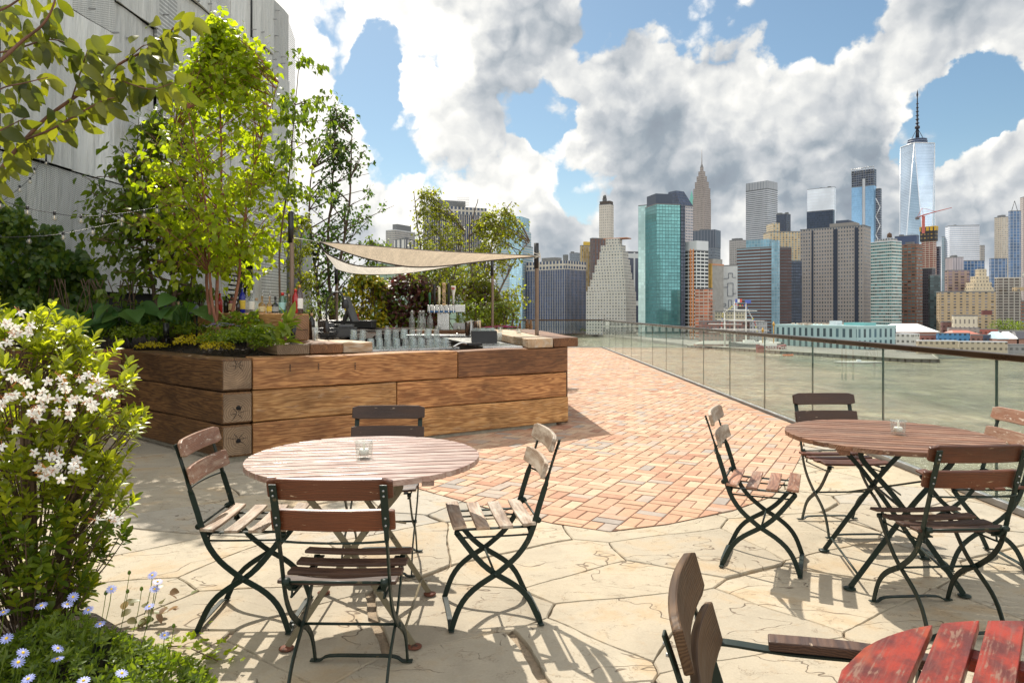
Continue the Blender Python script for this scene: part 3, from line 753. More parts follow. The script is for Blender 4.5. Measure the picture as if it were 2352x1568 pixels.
# ================================================================ FURNITURE
POST = [(-.292, .822), (-.272, .765), (-.243, .675), (-.232, .640), (-.222, .605), (-.195, .52), (-.172, .44), (-.145, .375), (-.10, .315), (-.05, .272), (0, .235), (.07, .195), (.125, .150), (.160, .100), (.182, .045), (.195, .004)]
FLEG = [(.172, .428), (.150, .398), (.105, .338), (.055, .280), (0, .235), (-.06, .198), (-.115, .158), (-.155, .110), (-.182, .055), (-.205, .004)]
def make_chair(label, back, seat, metal='green_metal', arms=False, group='folding slatted garden chairs', sh=.078):
    t = thing('folding_chair', label, 'chair', group=group)
    for s in (-1, 1):
        x = s * .185
        pts = [(x, y, z) for y, z in smooth_path([(0, y, z) for y, z in POST], 2) and [(p.y, p.z) for p in smooth_path([(0, a, b) for a, b in POST], 2)]]
        dims = [((.006, .026) if p[2] > .655 else ((.014, .016) if p[2] > .615 else (.025, .007))) for p in pts]
        MB().sweep(pts, dims, (1, 0, 0), smooth=False).build('back_post', M[metal], t, .0015, 1)
        x = s * .172
        pts = [(x, p.y, p.z) for p in smooth_path([(0, a, b) for a, b in FLEG], 2)]
        MB().sweep(pts, (.025, .007), (1, 0, 0)).build('leg', M[metal], t, .0015, 1)
        # seat rail and the wire loop under it
        mb = MB(); mb.box((s * .150, -.005, .430), (.020, .35, .006)); mb.build('seat_rail', M[metal], t)
        mb = MB(); mb.tube(smooth_path([(s * .163, -.150, .430), (s * .163, -.156, .405), (s * .163, -.140, .398), (s * .163, .12, .398), (s * .163, .165, .405)], 3), .0045, 6); mb.build('wire_loop', M[metal], t)
        mb = MB(); mb.sweep(smooth_path([(s * .174, -.19, .47), (s * .168, -.178, .45), (s * .160, -.165, .432), (s * .15, -.15, .43)], 2), (.02, .018), (1, 0, 0)); mb.tube([(s * .158, -.196, .464), (s * .182, -.196, .464)], .013, 10); mb.build('hinge', M[metal], t)
        MB().tube([(s * .166, 0, .235), (s * .192, 0, .235)], .009, 8).build('pivot', M[metal], t); MB().tube([(s * .16, .168, .424), (s * .18, .168, .424)], .012, 8).build('pivot', M[metal], t)
    # rods
    MB().tube([(-.17, -.196, .464), (.17, -.196, .464)], .005, 8).build('cross_rod', M[metal], t)
    MB().tube(smooth_path([(-.185, -.235, .618), (-.11, -.252, .618), (0, -.260, .618), (.11, -.252, .618), (.185, -.235, .618)], 3), .0045, 6).build('cross_rod', M[metal], t)
    MB().tube([(-.175, 0, .235), (.175, 0, .235)], .0055, 8).build('cross_rod', M[metal], t)
    for y in (.195, -.205):
        w = .205
        pts = smooth_path([(-w, y, .005), (-.165, y, .005), (-.13, y, .022), (0, y, .024), (.13, y, .022), (.165, y, .005), (w, y, .005)], 3)
        MB().sweep(pts, (.006, .024), (0, 1, 0)).build('foot_strap', M[metal], t, .0015, 1)
    # back slats
    up = Vector((0, -.028, .1)).normalized()
    for zc, nm in ((.802, 0), (.688, 1)):
        yc = -.300 + (.845 - zc) * .34 + .014
        k = 13; pts = []; dims = []
        for i in range(k):
            u = i / (k - 1) * 2 - 1; x = u * .212
            pts.append((x, yc + .020 * u * u - .004, zc)); e = max(0, (abs(u) - .86) / .14)
            dims.append((.019, sh - .020 * e * e * (1 if nm == 0 else .4)))
        mb = MB().sweep([Vector(p) for p in pts], dims, up); mb.sm = [False] * len(mb.f)
        mb.build('back_slat', M[back[nm] if isinstance(back, tuple) else back], t, .004, 2)
        mb = MB()
        for s in (-1, 1):
            for dz in (-.014, .014) if nm else (-.020, .0): MB().tube([Vector((s * .185, yc - .022, zc)) + up * dz, Vector((s * .185, yc - .0165, zc)) + up * dz], .004, 8).build('screw', M['dull_steel'], t)
    # seat slats
    for i, y in enumerate((-.150, -.047, .056, .159)):
        k = 9; pts = []
        for j in range(k):
            u = j / (k - 1) * 2 - 1; pts.append((u * .208, y, .446 + .006 * u * u + (.004 if i in (0, 3) else -.003)))
        nrm = Vector((0, 1, (-.06, -.02, .0, -.10)[i])).normalized()
        MB().sweep(pts, (.014, .060), nrm).build('seat_slat', M[seat], t, .004, 2)
    if arms:
        for s in (-1, 1):
            a = MB(); pts = smooth_path([(s * .215, -.10, .655), (s * .215, .08, .662), (s * .215, .24, .655)], 4)
            a.sweep(pts, (.022, .045), (1, 0, 0)); ar = a.build('armrest', M['slat_dark'], t, .004)
            b = MB(); b.sweep(smooth_path([(s * .195, -.222, .58), (s * .205, -.215, .60), (s * .21, -.205, .635), (s * .213, -.19, .642), (s * .215, -.06, .638), (s * .215, .1, .645)], 4), (.006, .030), (1, 0, 0))
            b.sweep(smooth_path([(s * .213, .20, .641), (s * .205, .19, .55), (s * .19, .165, .45)], 3), (.006, .022), (1, 0, 0))
            b.build('bracket', M[metal], ar, .0015, 1)
    return t
def at_chair(t, x, y, fx, fy, s=1.0):
    t.location = (x, y, .006); t.rotation_euler = (0, 0, atan2(fy, fx) - pi / 2); t.scale = (s, s, s); return t
c = make_chair('red-brown folding chair seen from behind, pulled up to the near side of the rosy table', 'slat_brown', 'slat_dark'); at_chair(c, -.605, 2.655, .02, 1)
c = make_chair('folding chair with pink-worn back slats at the left side of the rosy table', 'slat_faded', 'slat_weathered'); at_chair(c, -1.17, 3.28, 1, .03)
c = make_chair('tan-backed folding chair at the right side of the rosy table, seat half in shade', 'slat_weathered', 'slat_weathered'); at_chair(c, -.105, 3.335, -.985, -.17)
c = make_chair('dark slatted folding chair facing the viewer between the rosy table and the timber bar', 'slat_dark', 'slat_dark'); at_chair(c, -.72, 3.95, .03, -1)
c = make_chair('weathered folding chair seen side-on at the left end of the brown table', 'slat_weathered', 'slat_faded'); at_chair(c, 1.41, 4.0, .915, -.40)
c = make_chair('dark folding chair facing the viewer behind the brown table, against the glass railing', 'slat_dark', 'slat_brown'); at_chair(c, 2.13, 4.60, .04, -1)
c = make_chair('red-brown folding chair seen from behind, on the near side of the brown table', 'slat_brown', 'slat_dark'); at_chair(c, 1.935, 3.25, -.06, 1)
c = make_chair('folding chair with pinkish worn back cut off by the right edge of the picture', 'slat_faded', 'slat_brown'); at_chair(c, 2.57, 4.02, -1, .06)
c = make_chair('folding armchair with tall curved brown back at the bottom beside the red table', 'slat_olive', 'slat_weathered', arms=True, sh=.098); at_chair(c, .605, 1.365, .955, -.30, 1.0)

def make_table(label, r, ang, wood_m, metal, foot, gaps=None, loc=(0, 0), legrot=0.0, top=.74):
    t = thing('round_table', label, 'table', (loc[0], loc[1], .006), ang, 'round folding slatted tables')
    edges = gaps
    if not edges:
        edges = []; p = .0685; y = -r
        nn = int(round(2 * r / p)); p = 2 * r / nn
        for i in range(nn): edges.append((-r + i * p + .0078, -r + (i + 1) * p - .0078))
    for a, b in edges:
        a2, b2 = max(a, -r), min(b, r)
        pts = []
        for i in range(9):
            y = a2 + (b2 - a2) * i / 8; x = sqrt(max(r * r - y * y, 0)); pts.append((x, y))
        poly = pts + [(-x, y) for x, y in reversed(pts)]
        clean = []
        for q in poly:
            if not clean or hypot(q[0] - clean[-1][0], q[1] - clean[-1][1]) > .002: clean.append(q)
        if hypot(clean[0][0] - clean[-1][0], clean[0][1] - clean[-1][1]) < .002: clean.pop()
        if len(clean) < 3: continue
        off = random.uniform(-5, 5); yc = (a + b) / 2; oy = random.uniform(-.05, .05)
        mb = MB(); dz = random.uniform(-.0008, .0008)
        g = [(x + off, y - yc + oy, -.03) for x, y in (clean if sum(clean[i][0] * clean[(i + 1) % len(clean)][1] - clean[(i + 1) % len(clean)][0] * clean[i][1] for i in range(len(clean))) > 0 else clean[::-1])]
        g = g + [(q[0], q[1], -.01) for q in g]
        mb.prism(clean, top - .024, top + dz, g=g); mb.build('slat', wood_m, t, .0018, 2)
    for s in (-1, 1):
        mb = MB(); L = sqrt(r * r - .1) * 1.0; mb.box((s * r * .52, 0, top - .040), (.05, L * 1.93, .028), ax=1); mb.build('batten', wood_m, t, .003)
    Ml = Matrix.Rotation(legrot, 4, 'Z'); f = .26; q = .285
    for y, flip in ((-q, 1), (q, -1)):
        for s in (-1, 1):
            yy = y + (.008 if s * flip > 0 else -.008)
            pts = smooth_path([(s * f, yy, .010), (s * f * .62, yy, .16), (0, yy, .40), (-s * f * .35, yy, .52), (-s * f * .62, yy, .60), (-s * f * .78, yy, .655), (-s * f * .80, yy, top - .05)], 3)
            mb = MB().sweep(pts, (.026, .008), (0, 1, 0)).xform(Ml); lg = mb.build('leg', metal, t, .0015, 1)
            mb = MB(); mb.lathe([(.0, 0), (.030, 0), (.031, .005), (.02, .009), (0, .011)], (s * (f + .004), yy, 0), 14); mb.xform(Ml).build('foot', foot, lg)
    for s in (-1, 1):
        MB().tube([(s * f * .86, -q, .075), (s * f * .86, q, .075)], .006, 8).xform(Ml).build('stretcher', metal, t)
        MB().tube([(s * f * .55, -q, .57), (-s * f * .55, q, .35)], .005, 8).xform(Ml).build('stay_rod', metal, t)
    MB().tube([(0, -q - .02, .40), (0, q + .02, .40)], .007, 8).xform(Ml).build('pivot_rod', metal, t)
    return t
make_table('round table with sun-bleached rosy slats in front of the timber bar', .52, R(9), M['table_rosy'], M['bronze_metal'], M['rusty_metal'], loc=(-.67, 3.25), legrot=-R(9))
make_table('round brown slatted table with dark green legs beside the glass railing', .52, R(-17), M['table_brown'], M['green_metal'], M['green_metal'], loc=(2.02, 3.83), legrot=R(5))
gp = [(.445, .60)]; y = .432
while y > -.53: gp.append((y - .062, y)); y -= .0765
make_table('bright red peeling slatted table cut off by the bottom right corner', .548, R(52), M['red'], M['green_metal'], M['green_metal'], gaps=gp, loc=(1.035, .97), legrot=R(-30))

def candle(px, py, label, z=.746, s=1.0, Y=None, group='tealight glasses'):
    g = G(px, py, z) if Y is None else Vector(((px - CX) / F * Y, Y, z))
    t = thing('candle_glass', label, 'candle', (g.x, g.y, z), 0, group)
    mb = MB(); mb.lathe([(0, .0), (.030, 0), (.0325, .003), (.036, .062), (.0365, .068), (.034, .070), (.0325, .066), (.029, .016), (.0, .013)], n=28); mb.build('glass', M['candle_glass'], t)
    mb = MB(); mb.lathe([(0, .014), (.019, .014), (.0195, .034), (.017, .037), (0, .036)], n=20); k = mb.build('tealight', simple('white_wax', (.80, .78, .72), .5), t)
    mb = MB(); mb.lathe([(.003, .036), (.0055, .046), (.0048, .056), (.0015, .068), (0, .072)], n=10); mb.build('flame_tip', simple('frosted_tip', (.85, .80, .68), .4), k)
    t.scale = (s, s, s); return t
candle(836, 1052, 'tealight in a clear glass on the rosy table', s=1.15)
candle(2063, 998, 'tealight in a clear glass on the brown table by the railing', s=1.12)
# ================================================================ TIMBER BAR AND PLANTER
P0 = Vector((-2.67, 6.58)); U = Vector((.832, .555)).normalized(); Nn = Vector((-U.y, U.x)); W = Vector((-.76, .65)).normalized()
def sat(s, off=0): return P0 + U * s + Nn * off
def timber(parent, poly, z0, z1, gdir, mat, bevel=.014, name='timber', jit=.0, seg=3):
    poly = [Vector(p) for p in poly]; gd = Vector(gdir).normalized(); pd = Vector((-gd.y, gd.x))
    c = sum(poly, Vector((0, 0))) / len(poly); off = random.uniform(-8, 8); oy, oz = random.uniform(-.05, .05), random.uniform(-.05, .05)
    if sum(poly[i].x * poly[(i + 1) % 4].y - poly[(i + 1) % 4].x * poly[i].y for i in range(4)) < 0: poly.reverse()
    n = 4; vs = []; g = []; K = 14
    # subdivide along the grain so that the faces can be slightly uneven
    a, b, c1, d = poly
    if abs((b - a).normalized().dot(gd)) < abs((c1 - b).normalized().dot(gd)): a, b, c1, d = b, c1, d, a
    ph = random.uniform(0, 6)
    for i in range(K + 1):
        t = i / K; l = a.lerp(b, t); r = d.lerp(c1, t); e = .006 * sin(ph + t * 5) * (1 if 0 < i < K else 0) + random.uniform(-jit, jit)
        nrm = (l - r).normalized(); zj = .004 * sin(ph * 2 + t * 7)
        for q, z in ((l + nrm * e, z0), (r, z0), (r, z1 + zj), (l + nrm * e, z1 + zj)):
            vs.append((q.x, q.y, z)); w_ = q - c; g.append((w_.dot(gd) + off, w_.dot(pd) + oy, z - (z0 + z1) / 2 + oz))
    fs = [(0, 1, 2, 3), (4 * K + 3, 4 * K + 2, 4 * K + 1, 4 * K)]
    for i in range(K):
        for k in range(4): fs.append((4 * i + k, 4 * (i + 1) + k, 4 * (i + 1) + (k + 1) % 4, 4 * i + (k + 1) % 4))
    mb = MB(); mb.add(vs, fs, g)
    mb.v = [tuple(Vector(v) - parent.location) for v in mb.v]
    o = mb.build(name, M[mat] if isinstance(mat, str) else mat, parent, bevel, seg)
    import bmesh
    bm = bmesh.new(); bm.from_mesh(o.data); bmesh.ops.recalc_face_normals(bm, faces=bm.faces); bm.to_mesh(o.data); bm.free()
    return o
bar = thing('timber_bar', 'long bar front and raised planter of stacked reclaimed timber beams', 'bar', (P0.x, P0.y, 0))
rows = [(.05, .350), (.358, .655), (.663, .962)]
splits = [2.034, 1.753, 2.49]; mats = [('timber_honey', 'timber_tan'), ('timber_tan', 'timber_honey'), ('timber_honey', 'timber_dark')]
TH = .30
M['timber_rich'] = wood('timber_rich', (.25, .115, .045), (.11, .045, .018), .02, grey=(.12, .07, .04), gk=-.1)
mats[2] = ('timber_honey', 'timber_rich')
for k, (z0, z1) in enumerate(rows):
    sp_ = splits[k]; d = (0, .012, .004)[k]
    for (a, b), mt in zip(((.272, sp_ - .004), (sp_ + .004, 4.03 + (.02, 0, .01)[k])), mats[k]):
        timber(bar, [sat(a, d), sat(b, d), sat(b, TH), sat(a, TH)], z0, z1, U, mt)
    # left return whose ends show in the front
    q0, q1 = sat(0, -.004), sat(.266, -.004)
    L = 2.30
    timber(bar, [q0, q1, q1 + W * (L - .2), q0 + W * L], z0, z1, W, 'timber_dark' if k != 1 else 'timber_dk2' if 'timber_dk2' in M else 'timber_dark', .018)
    # third wall going left
    e = P0 + W * L
    timber(bar, [(-9.2, e.y + .01), (e.x - .012, e.y + .01), (e.x - .012, e.y + .3), (-9.2, e.y + .3)], z0 + .006, z1 + .006, (1, 0), 'timber_rich')
    # right end going back along the bar
    r0 = sat(4.0, TH + .006); r1 = sat(3.75, TH + .006)
    timber(bar, [r0, r1, r1 + Vector((-.35, 3.8)), r0 + Vector((-.35, 3.8))], z0, z1, (-.1, 1), 'timber_tan')
# end-grain faces get a grey weathered cap with a bolt hole
M['end_grain'] = wood('end_grain', (.27, .185, .115), (.135, .085, .048), .019, grey=(.24, .19, .14), gk=-.1, crack=.9, dis=3.0)
for k, (z0, z1) in enumerate(rows):
    a, b = sat(.008, -.0085), sat(.258, -.0085); nn3 = Vector((-Nn.x, -Nn.y, 0))
    cz = (z0 + z1) / 2 + (.02, -.05, .09)[k]; K = 8; vs = []; g = []; fs = []
    for i in range(K + 1):
        for j in range(K + 1):
            q = a.lerp(b, i / K); z = z0 + .02 + (z1 - z0 - .04) * j / K
            vs.append((q.x - P0.x, q.y - P0.y, z)); g.append((k * 3.3, (i / K - (.62, .4, .3)[k]) * .25, z - cz))
    for i in range(K):
        for j in range(K): p_ = i * (K + 1) + j; fs.append((p_, p_ + K + 1, p_ + K + 2, p_ + 1))
    mb = MB(); mb.add(vs, fs, g, .5); mb.build('end_grain', M['end_grain'], bar)
    mb = MB(); rk = random.Random(k + 5); c3 = sat(.135, -.0095); ctr3 = Vector((c3.x - P0.x, c3.y - P0.y, cz)); u3 = Vector((U.x, U.y, 0))
    for q in range(6):
        an = q * 1.05 + rk.uniform(-.3, .3); rr3 = rk.uniform(.05, .115); pts = [ctr3 + (u3 * cos(an) + Vector((0, 0, sin(an)))) * rr3 * f_ + (u3 * sin(an) - Vector((0, 0, cos(an)))) * rk.uniform(-.006, .006) for f_ in (.12, .4, .7, 1)]
        mb.tube(pts, [.0022, .0028, .002, .0006], 4)
    mb.build('crack', simple('hole_black', (.004, .003, .003), .9), bar)
    if k < 2:
        c2 = sat(.14, -.009); cc = Vector((c2.x - P0.x, c2.y - P0.y, (z0 + z1) / 2 - .0))
        mb = MB(); n2 = Vector((-Nn.x, -Nn.y, 0)); mb.tube([cc - n2 * .03, cc + n2 * .0015], .021, 16); mb.build('bolt_hole', simple('hole_black', (.004, .003, .003), .9), bar)
pl = MB()
def off2(p, d): return (p[0] - P0.x, p[1] - P0.y)
pl.prism([off2(sat(.06, .05), 0), off2(sat(3.9, .05), 0), off2(sat(3.9, .28), 0), off2(sat(.06, .28), 0)], 0, .052)
a = sat(.05, .05); pl.prism([off2(a, 0), off2(a + U * .2, 0), off2(a + U * .2 + W * 2.2, 0), off2(a + W * 2.3, 0)], 0, .051)
pl.prism([off2((-9.2, 8.14), 0), off2((-4.3, 8.14), 0), off2((-4.3, 8.35), 0), off2((-9.2, 8.35), 0)], 0, .054)
pl.build('plinth', M['concrete'], bar)
# saw-stamped marks on the beams
mb = MB()
for s_, z in ((.62, .83), (.90, .83), (1.28, .82)):
    for j in range(5):
        q = sat(s_, -.012); mb.box((q.x - P0.x, q.y - P0.y, z + j * .014), (.012, .004, .008), M=frame((U.x, U.y, 0), (-Nn.x, -Nn.y, 0)))
mb.build('stamp', simple('stamp_ink', (.03, .02, .015), .8), bar)

# slabs and end-grain block on the wall
for i, (a, b, mt, o0, lab) in enumerate(((.574, .903, 'end_grain', .27, 0), (.912, 1.262, 'timber_rich', .285, 1), (1.27, 1.60, 'timber_pale', .30, 2))):
    timber(bar, [sat(a, o0), sat(b, o0), sat(b, o0 + 1.25), sat(a, o0 + 1.25)], .967, 1.072, Nn if i < 2 else U, mt, .01, 'slab')
BK = Vector((-2.52, 7.80))
blk = thing('back_bar_beam', 'thick squared beam with a cracked end face, holding the row of liquor bottles', 'beam', (BK.x, BK.y, 1.075))
_o = blk.location.copy(); blk.location = (BK.x, BK.y, 0)
timber(blk, [BK, BK + U * .315, BK + U * .315 + W * 3.2, BK + W * 3.3], 1.078, 1.382, W, 'timber_tan', .02, 'beam')
mb = MB(); K = 8; vs = []; g = []; fs = []
for i in range(K + 1):
    for j in range(K + 1):
        q = BK + U * (.012 + .29 * i / K) - Nn * .004; z = 1.095 + .27 * j / K
        vs.append((q.x - BK.x, q.y - BK.y, z)); g.append((1.7, (i / K - .2) * .3, z - 1.03))
for i in range(K):
    for j in range(K): p_ = i * (K + 1) + j; fs.append((p_, p_ + K + 1, p_ + K + 2, p_ + 1))
M['end_red'] = wood('end_grain_warm', (.31, .165, .08), (.15, .072, .034), .022, grey=(.20, .13, .09), gk=-.1, crack=1.0, dis=3.0)
mb.add(vs, fs, g, .4); mb.build('end_grain', M['end_red'], blk)
mb = MB()
for pth in ([(.15, .0), (.14, .07), (.16, .13), (.13, .19), (.145, .27)], [(.14, .12), (.22, .10), (.29, .11)], [(.02, .16), (.08, .13), (.13, .13)]):
    mb.tube([(( BK + U * x - Nn * .0045) - BK).to_3d() + Vector((0, 0, 1.095 + z)) for x, z in pth], [.002, .0035, .003, .0025, .001][:len(pth)], 5)
mb.build('crack', simple('hole_black', (.004, .003, .003), .9), blk)
mb = MB(); mb.prism([(0.1, .4), (.35, .5), (-2.2, 2.6), (-2.5, 2.5)], 0, 1.07); mb.build('support', M['timber_dark'], blk)
# counters
ctr = thing('bar_counter', 'thick wooden slab counter at the right end of the timber bar', 'counter', (.186, 8.46, 0))
def cpoly(pts): return [Vector(p) for p in pts]
cp = [(.186, 8.44), (.52, 8.70), (.16, 13.3), (-.75, 13.0)]
timber(ctr, [(.186, 8.46), (.50, 8.70), (-.10, 13.2), (-.60, 13.1)], .968, 1.078, (-.2, 1), 'timber_pale', .01, 'plank')
timber(ctr, [(.508, 8.706), (.83, 8.95), (.34, 13.3), (-.09, 13.2)], .968, 1.082, (-.15, 1), 'timber_rich', .012, 'plank')
timber(ctr, [(-.6, 13.11), (-.09, 13.21), (.34, 13.31), (.3, 13.9)], .968, 1.07, (1, 0), 'timber_pale', .01, 'plank')
timber(ctr, [(-2.9, 13.0), (-.62, 13.0), (-.62, 13.9), (-2.9, 13.9)], .955, 1.058, (1, 0), 'timber_rich', .012, 'plank')
timber(ctr, [(-4.6, 12.2), (-2.92, 12.99), (-2.92, 13.85), (-4.9, 12.9)], .955, 1.055, (1, .4), 'timber_dark', .012, 'plank')
mb = MB(); mb.prism([(.30 - .186, 8.78 - 8.46), (.70 - .186, 9.0 - 8.46), (.25 - .186, 13.1 - 8.46), (-.2 - .186, 13.1 - 8.46)], .0, .967); mb.build('base', M['timber_dark'], ctr)
wk = thing('steel_workbench', 'stainless steel bar sink and under-counter coolers inside the bar', 'sink', (-1.5, 12.5, 0))
mb = MB(); mb.box((0, .1, .985), (3.0, .62, .035)); mb.build('worktop', M['steel'], wk, .004)
mb = MB(); mb.box((0, .2, .5), (2.9, .5, .93)); mb.build('cabinet', M['dull_steel'], wk, .004)
for x in (-.95, -.35, .25, .85):
    mb = MB(); mb.box((x, -.06, .78), (.5, .02, .30)); d_ = mb.build('door', M['steel'], wk, .004)
    MB().tube([(x - .18, -.085, .86), (x + .18, -.085, .86)], .010, 8).build('handle', M['black_metal'], d_)
for x in (-.1, .55):
    f_ = MB(); f_.tube(smooth_path([(x, -.15, .75), (x, -.15, .98), (x, -.10, 1.02), (x, 0, 1.0)], 4), .016, 10); f_.build('tap', M['steel'], wk)
st = thing('steel_shelf', 'narrow stainless steel ledge along the inside of the wooden counter', 'shelf', (-.2, 9.6, 0))
mb = MB(); mb.prism([(-.15, -1.0), (.33, -.98), (.0, .4), (-.3, 1.9), (-.9, 1.8)], .955, .985); mb.build('ledge', M['steel'], st, .003)
mb = MB(); mb.prism([(-.05, -.4), (.25, -.4), (-.4, 1.5), (-.75, 1.5)], 0, .953); mb.build('cabinet', M['dull_steel'], st)
dr = thing('drainboard', 'steel drainboard behind the bar front carrying rows of upturned tumblers', 'drainboard', (-1.35, 8.6, 0))
mb = MB(); mb.box((0, 0, .955), (1.3, .62, .03), Rz(atan2(U.y, U.x))); mb.build('board', M['steel'], dr, .004)
mb = MB(); mb.box((0, 0, .5), (1.2, .5, .88), Rz(atan2(U.y, U.x))); mb.build('cabinet', M['dull_steel'], dr)

# poles and sails
def pole(px, py0, py1, Y, label, r=.028):
    z0, z1 = H - (py1 - HY) / F * Y, H - (py0 - HY) / F * Y
    t = thing('sail_pole', label, 'pole', ((px - CX) / F * Y, Y, z0), 0, 'poles holding the shade sails')
    MB().tube(smooth_path([(0, 0, 0), (.004, 0, (z1 - z0) / 2), (-.006, 0, z1 - z0)], 6), r, 12).build('shaft', M['pole'], t)
    mb = MB(); mb.tube([(-.006, 0, z1 - z0 - .34), (-.006, 0, z1 - z0 + .01)], r * 1.22, 12); mb.build('sleeve', M['black_metal'], t)
    return t, Vector(((px - CX) / F * Y, Y, z1))
p4, _ = pole(1233, 560, 774, 9.9, 'weathered pole on the right end of the counter, with rope tied round its top')
rp_ = MB()
for k in range(3):
    z = (774 - 580 - k * 6) / F * 9.9
    rp_.tube([(cos(a) * .04, sin(a) * .04, z + sin(a + k) * .02) for a in [i * .6 for i in range(11)]], .006, 6)
rp_.tube(smooth_path([(.03, -.03, 1.2), (.05, -.05, 1.1), (.03, -.05, 1.02), (.05, -.04, 1.0)], 3), .005, 6)
rp_.build('rope', simple('white_rope', (.62, .58, .50), .8), p4)
pole(1131, 593, 757, 13.7, 'thin pole rising through the greenery behind the tap tower', .026)
pole(773, 610, 758, 13.2, 'thin pole at the left corner of the sails behind the gooseneck lamp', .026)
pole(669.5, 488, 719, 8.0, 'tall grey pole standing among the liquor bottles', .025)
def sail_mat(name, c, tr):
    m, n, out = new_mat(name)
    g = attr(n, 'gc')[1]; x, y, z = n.sep(g)
    wv, _ = n.noise(n.comb(n.m('MULTIPLY', x, 90), n.m('MULTIPLY', y, 6), 0), 1, 4, .6); f, _ = n.noise(n.vm('MULTIPLY', g, (30, 260, 1)), 1, 3, .6)
    st, _ = n.noise(n.comb(n.m('MULTIPLY', x, 7), n.m('MULTIPLY', y, .8), 0), 1, 3, .6)
    cc = n.vm('SCALE', tuple(c), scale=n.mr(n.m('ADD', n.m('MULTIPLY', wv, .5), n.m('ADD', n.m('MULTIPLY', f, .25), n.m('MULTIPLY', st, .25))),   .38, .62, .62, 1.18, False))
    d = n.node('ShaderNodeBsdfDiffuse'); n.put(d.inputs[0], cc); t = n.node('ShaderNodeBsdfTranslucent'); n.put(t.inputs[0], cc)
    mx = n.node('ShaderNodeMixShader'); mx.inputs[0].default_value = tr; n.l.new(d.outputs[0], mx.inputs[1]); n.l.new(t.outputs[0], mx.inputs[2]); n.l.new(mx.outputs[0], out.inputs[0]); return m
M['sail'] = sail_mat('sand_canvas', (.74, .62, .47), .55); M['sail2'] = sail_mat('sunlit_canvas', (.84, .78, .68), .45)  # second canvas paler: sunlight on its top is put into the colour
M['hem'] = simple('dark_hem', (.05, .036, .028), .8)
def sail(label, top, bot, mat, zc, name='shade_sail'):
    """strip between two edge curves; points (px, py, Y)"""
    t = thing(name, label, 'sail', P(*top[0]), 0, 'canvas shade sails'); T = [p for p in smooth_path([P(*q) for q in top], 8)]; B = [p for p in smooth_path([P(*q) for q in bot], 8)]
    n = 40; K = 12
    def samp(L, u):
        x = u * (len(L) - 1); i = min(int(x), len(L) - 2); return L[i].lerp(L[i + 1], x - i)
    vs = []; g = []; fs = []
    for i in range(n + 1):
        a, b = samp(T, i / n), samp(B, i / n)
        for j in range(K + 1):
            v = j / K; p = a.lerp(b, v); p = p + Vector((0, 0, -zc * 4 * v * (1 - v) * sin(pi * i / n)))
            vs.append(p - t.location); g.append((i / n * 5, v * 1.5, 0))
    for i in range(n):
        for j in range(K): q = i * (K + 1) + j; fs.append((q, q + K + 1, q + K + 2, q + 1))
    mb = MB(); mb.add(vs, fs, g, .5, True); mb.build('canvas', mat, t)
    for L, r_ in ((T, .012), (B, .010)):
        mb = MB(); mb.tube([p - t.location for p in L], r_, 6); mb.build('hem', M['hem'], t)
    return t
sail('sand-coloured canvas sail, upper of the two, stretched to the right-hand pole', [(735, 556, 9.6), (860, 566, 10.2), (1000, 577, 10.6), (1120, 583, 10.4), (1232, 588, 9.9)],
     [(735, 556, 9.6), (810, 585, 8.9), (900, 607, 8.7), (960, 613.5, 8.8), (1030, 610, 9.1), (1130, 598, 9.6), (1232, 590, 9.9)], M['sail'], -.03)
sail('pale canvas sail, lower of the two, hanging behind the sand-coloured one', [(729, 558, 9.9), (758, 586, 10.6), (820, 610, 11.6), (900, 612, 12.2), (1000, 608, 12.6), (1080, 600, 13.2), (1131, 593, 13.7)],
     [(773, 618, 13.2), (800, 626, 12.9), (840, 630, 12.8), (900, 629.5, 12.8), (960, 624, 13.0), (1050, 609, 13.4), (1131, 595, 13.7)], M['sail2'], .02)
mb = MB(); a, b = P(735, 556, 9.6), P(672, 546, 12); mb.tube([(0, 0, 0), (b - a)], .006, 6)
o = mb.build('sail_rope', simple('white_rope', (.62, .58, .50), .8)); o.location = a; tag(o, 'taut pale rope tying the sails to the mesh-clad building', 'rope')

# ---------------------------------------------------------------- bottles and bar things
def liquid(name, c): return glass_mat(name, c, (.9, .9, .9), 1.35)
LQ = {'clear': glass_mat('white_bottle_glass', (.90, .95, .93), ior=1.7, dirt_sparkle=.30), 'amber': glass_mat('amber_spirit', (.55, .10, .02), ior=1.6, dirt_sparkle=.10), 'green': glass_mat('green_bottle_glass', (.30, .66, .52), ior=1.7, dirt_sparkle=.12),  # bottle brightness comes from the same white film
      'gold': glass_mat('gold_spirit', (.85, .62, .22), ior=1.6, dirt_sparkle=.15), 'blue': simple('cobalt_glass', (.012, .02, .28), .08, 0, .05), 'dark': simple('dark_bottle_glass', (.014, .013, .012), .08, 0, .05),
      'red': simple('red_bottle_glass', (.32, .01, .01), .1, 0, .05), 'brown': glass_mat('brown_spirit', (.30, .10, .03), ior=1.6, dirt_sparkle=.08), 'deepgreen': simple('deep_green_glass', (.01, .12, .04), .08)}
LB = {'white': simple('paper_white', (.72, .70, .64), .7, 0, .1, 60), 'yellow': simple('paper_yellow', (.72, .52, .06), .6, 0, .2, 60), 'cream': simple('paper_cream', (.62, .50, .28), .7, 0, .3, 60), 'teal': simple('paper_teal', (.35, .58, .54), .6), 'grey': simple('paper_grey', (.4, .4, .38), .6, 0, .2, 60), 'dark': simple('paper_dark', (.10, .07, .04), .6, 0, .4, 60)}
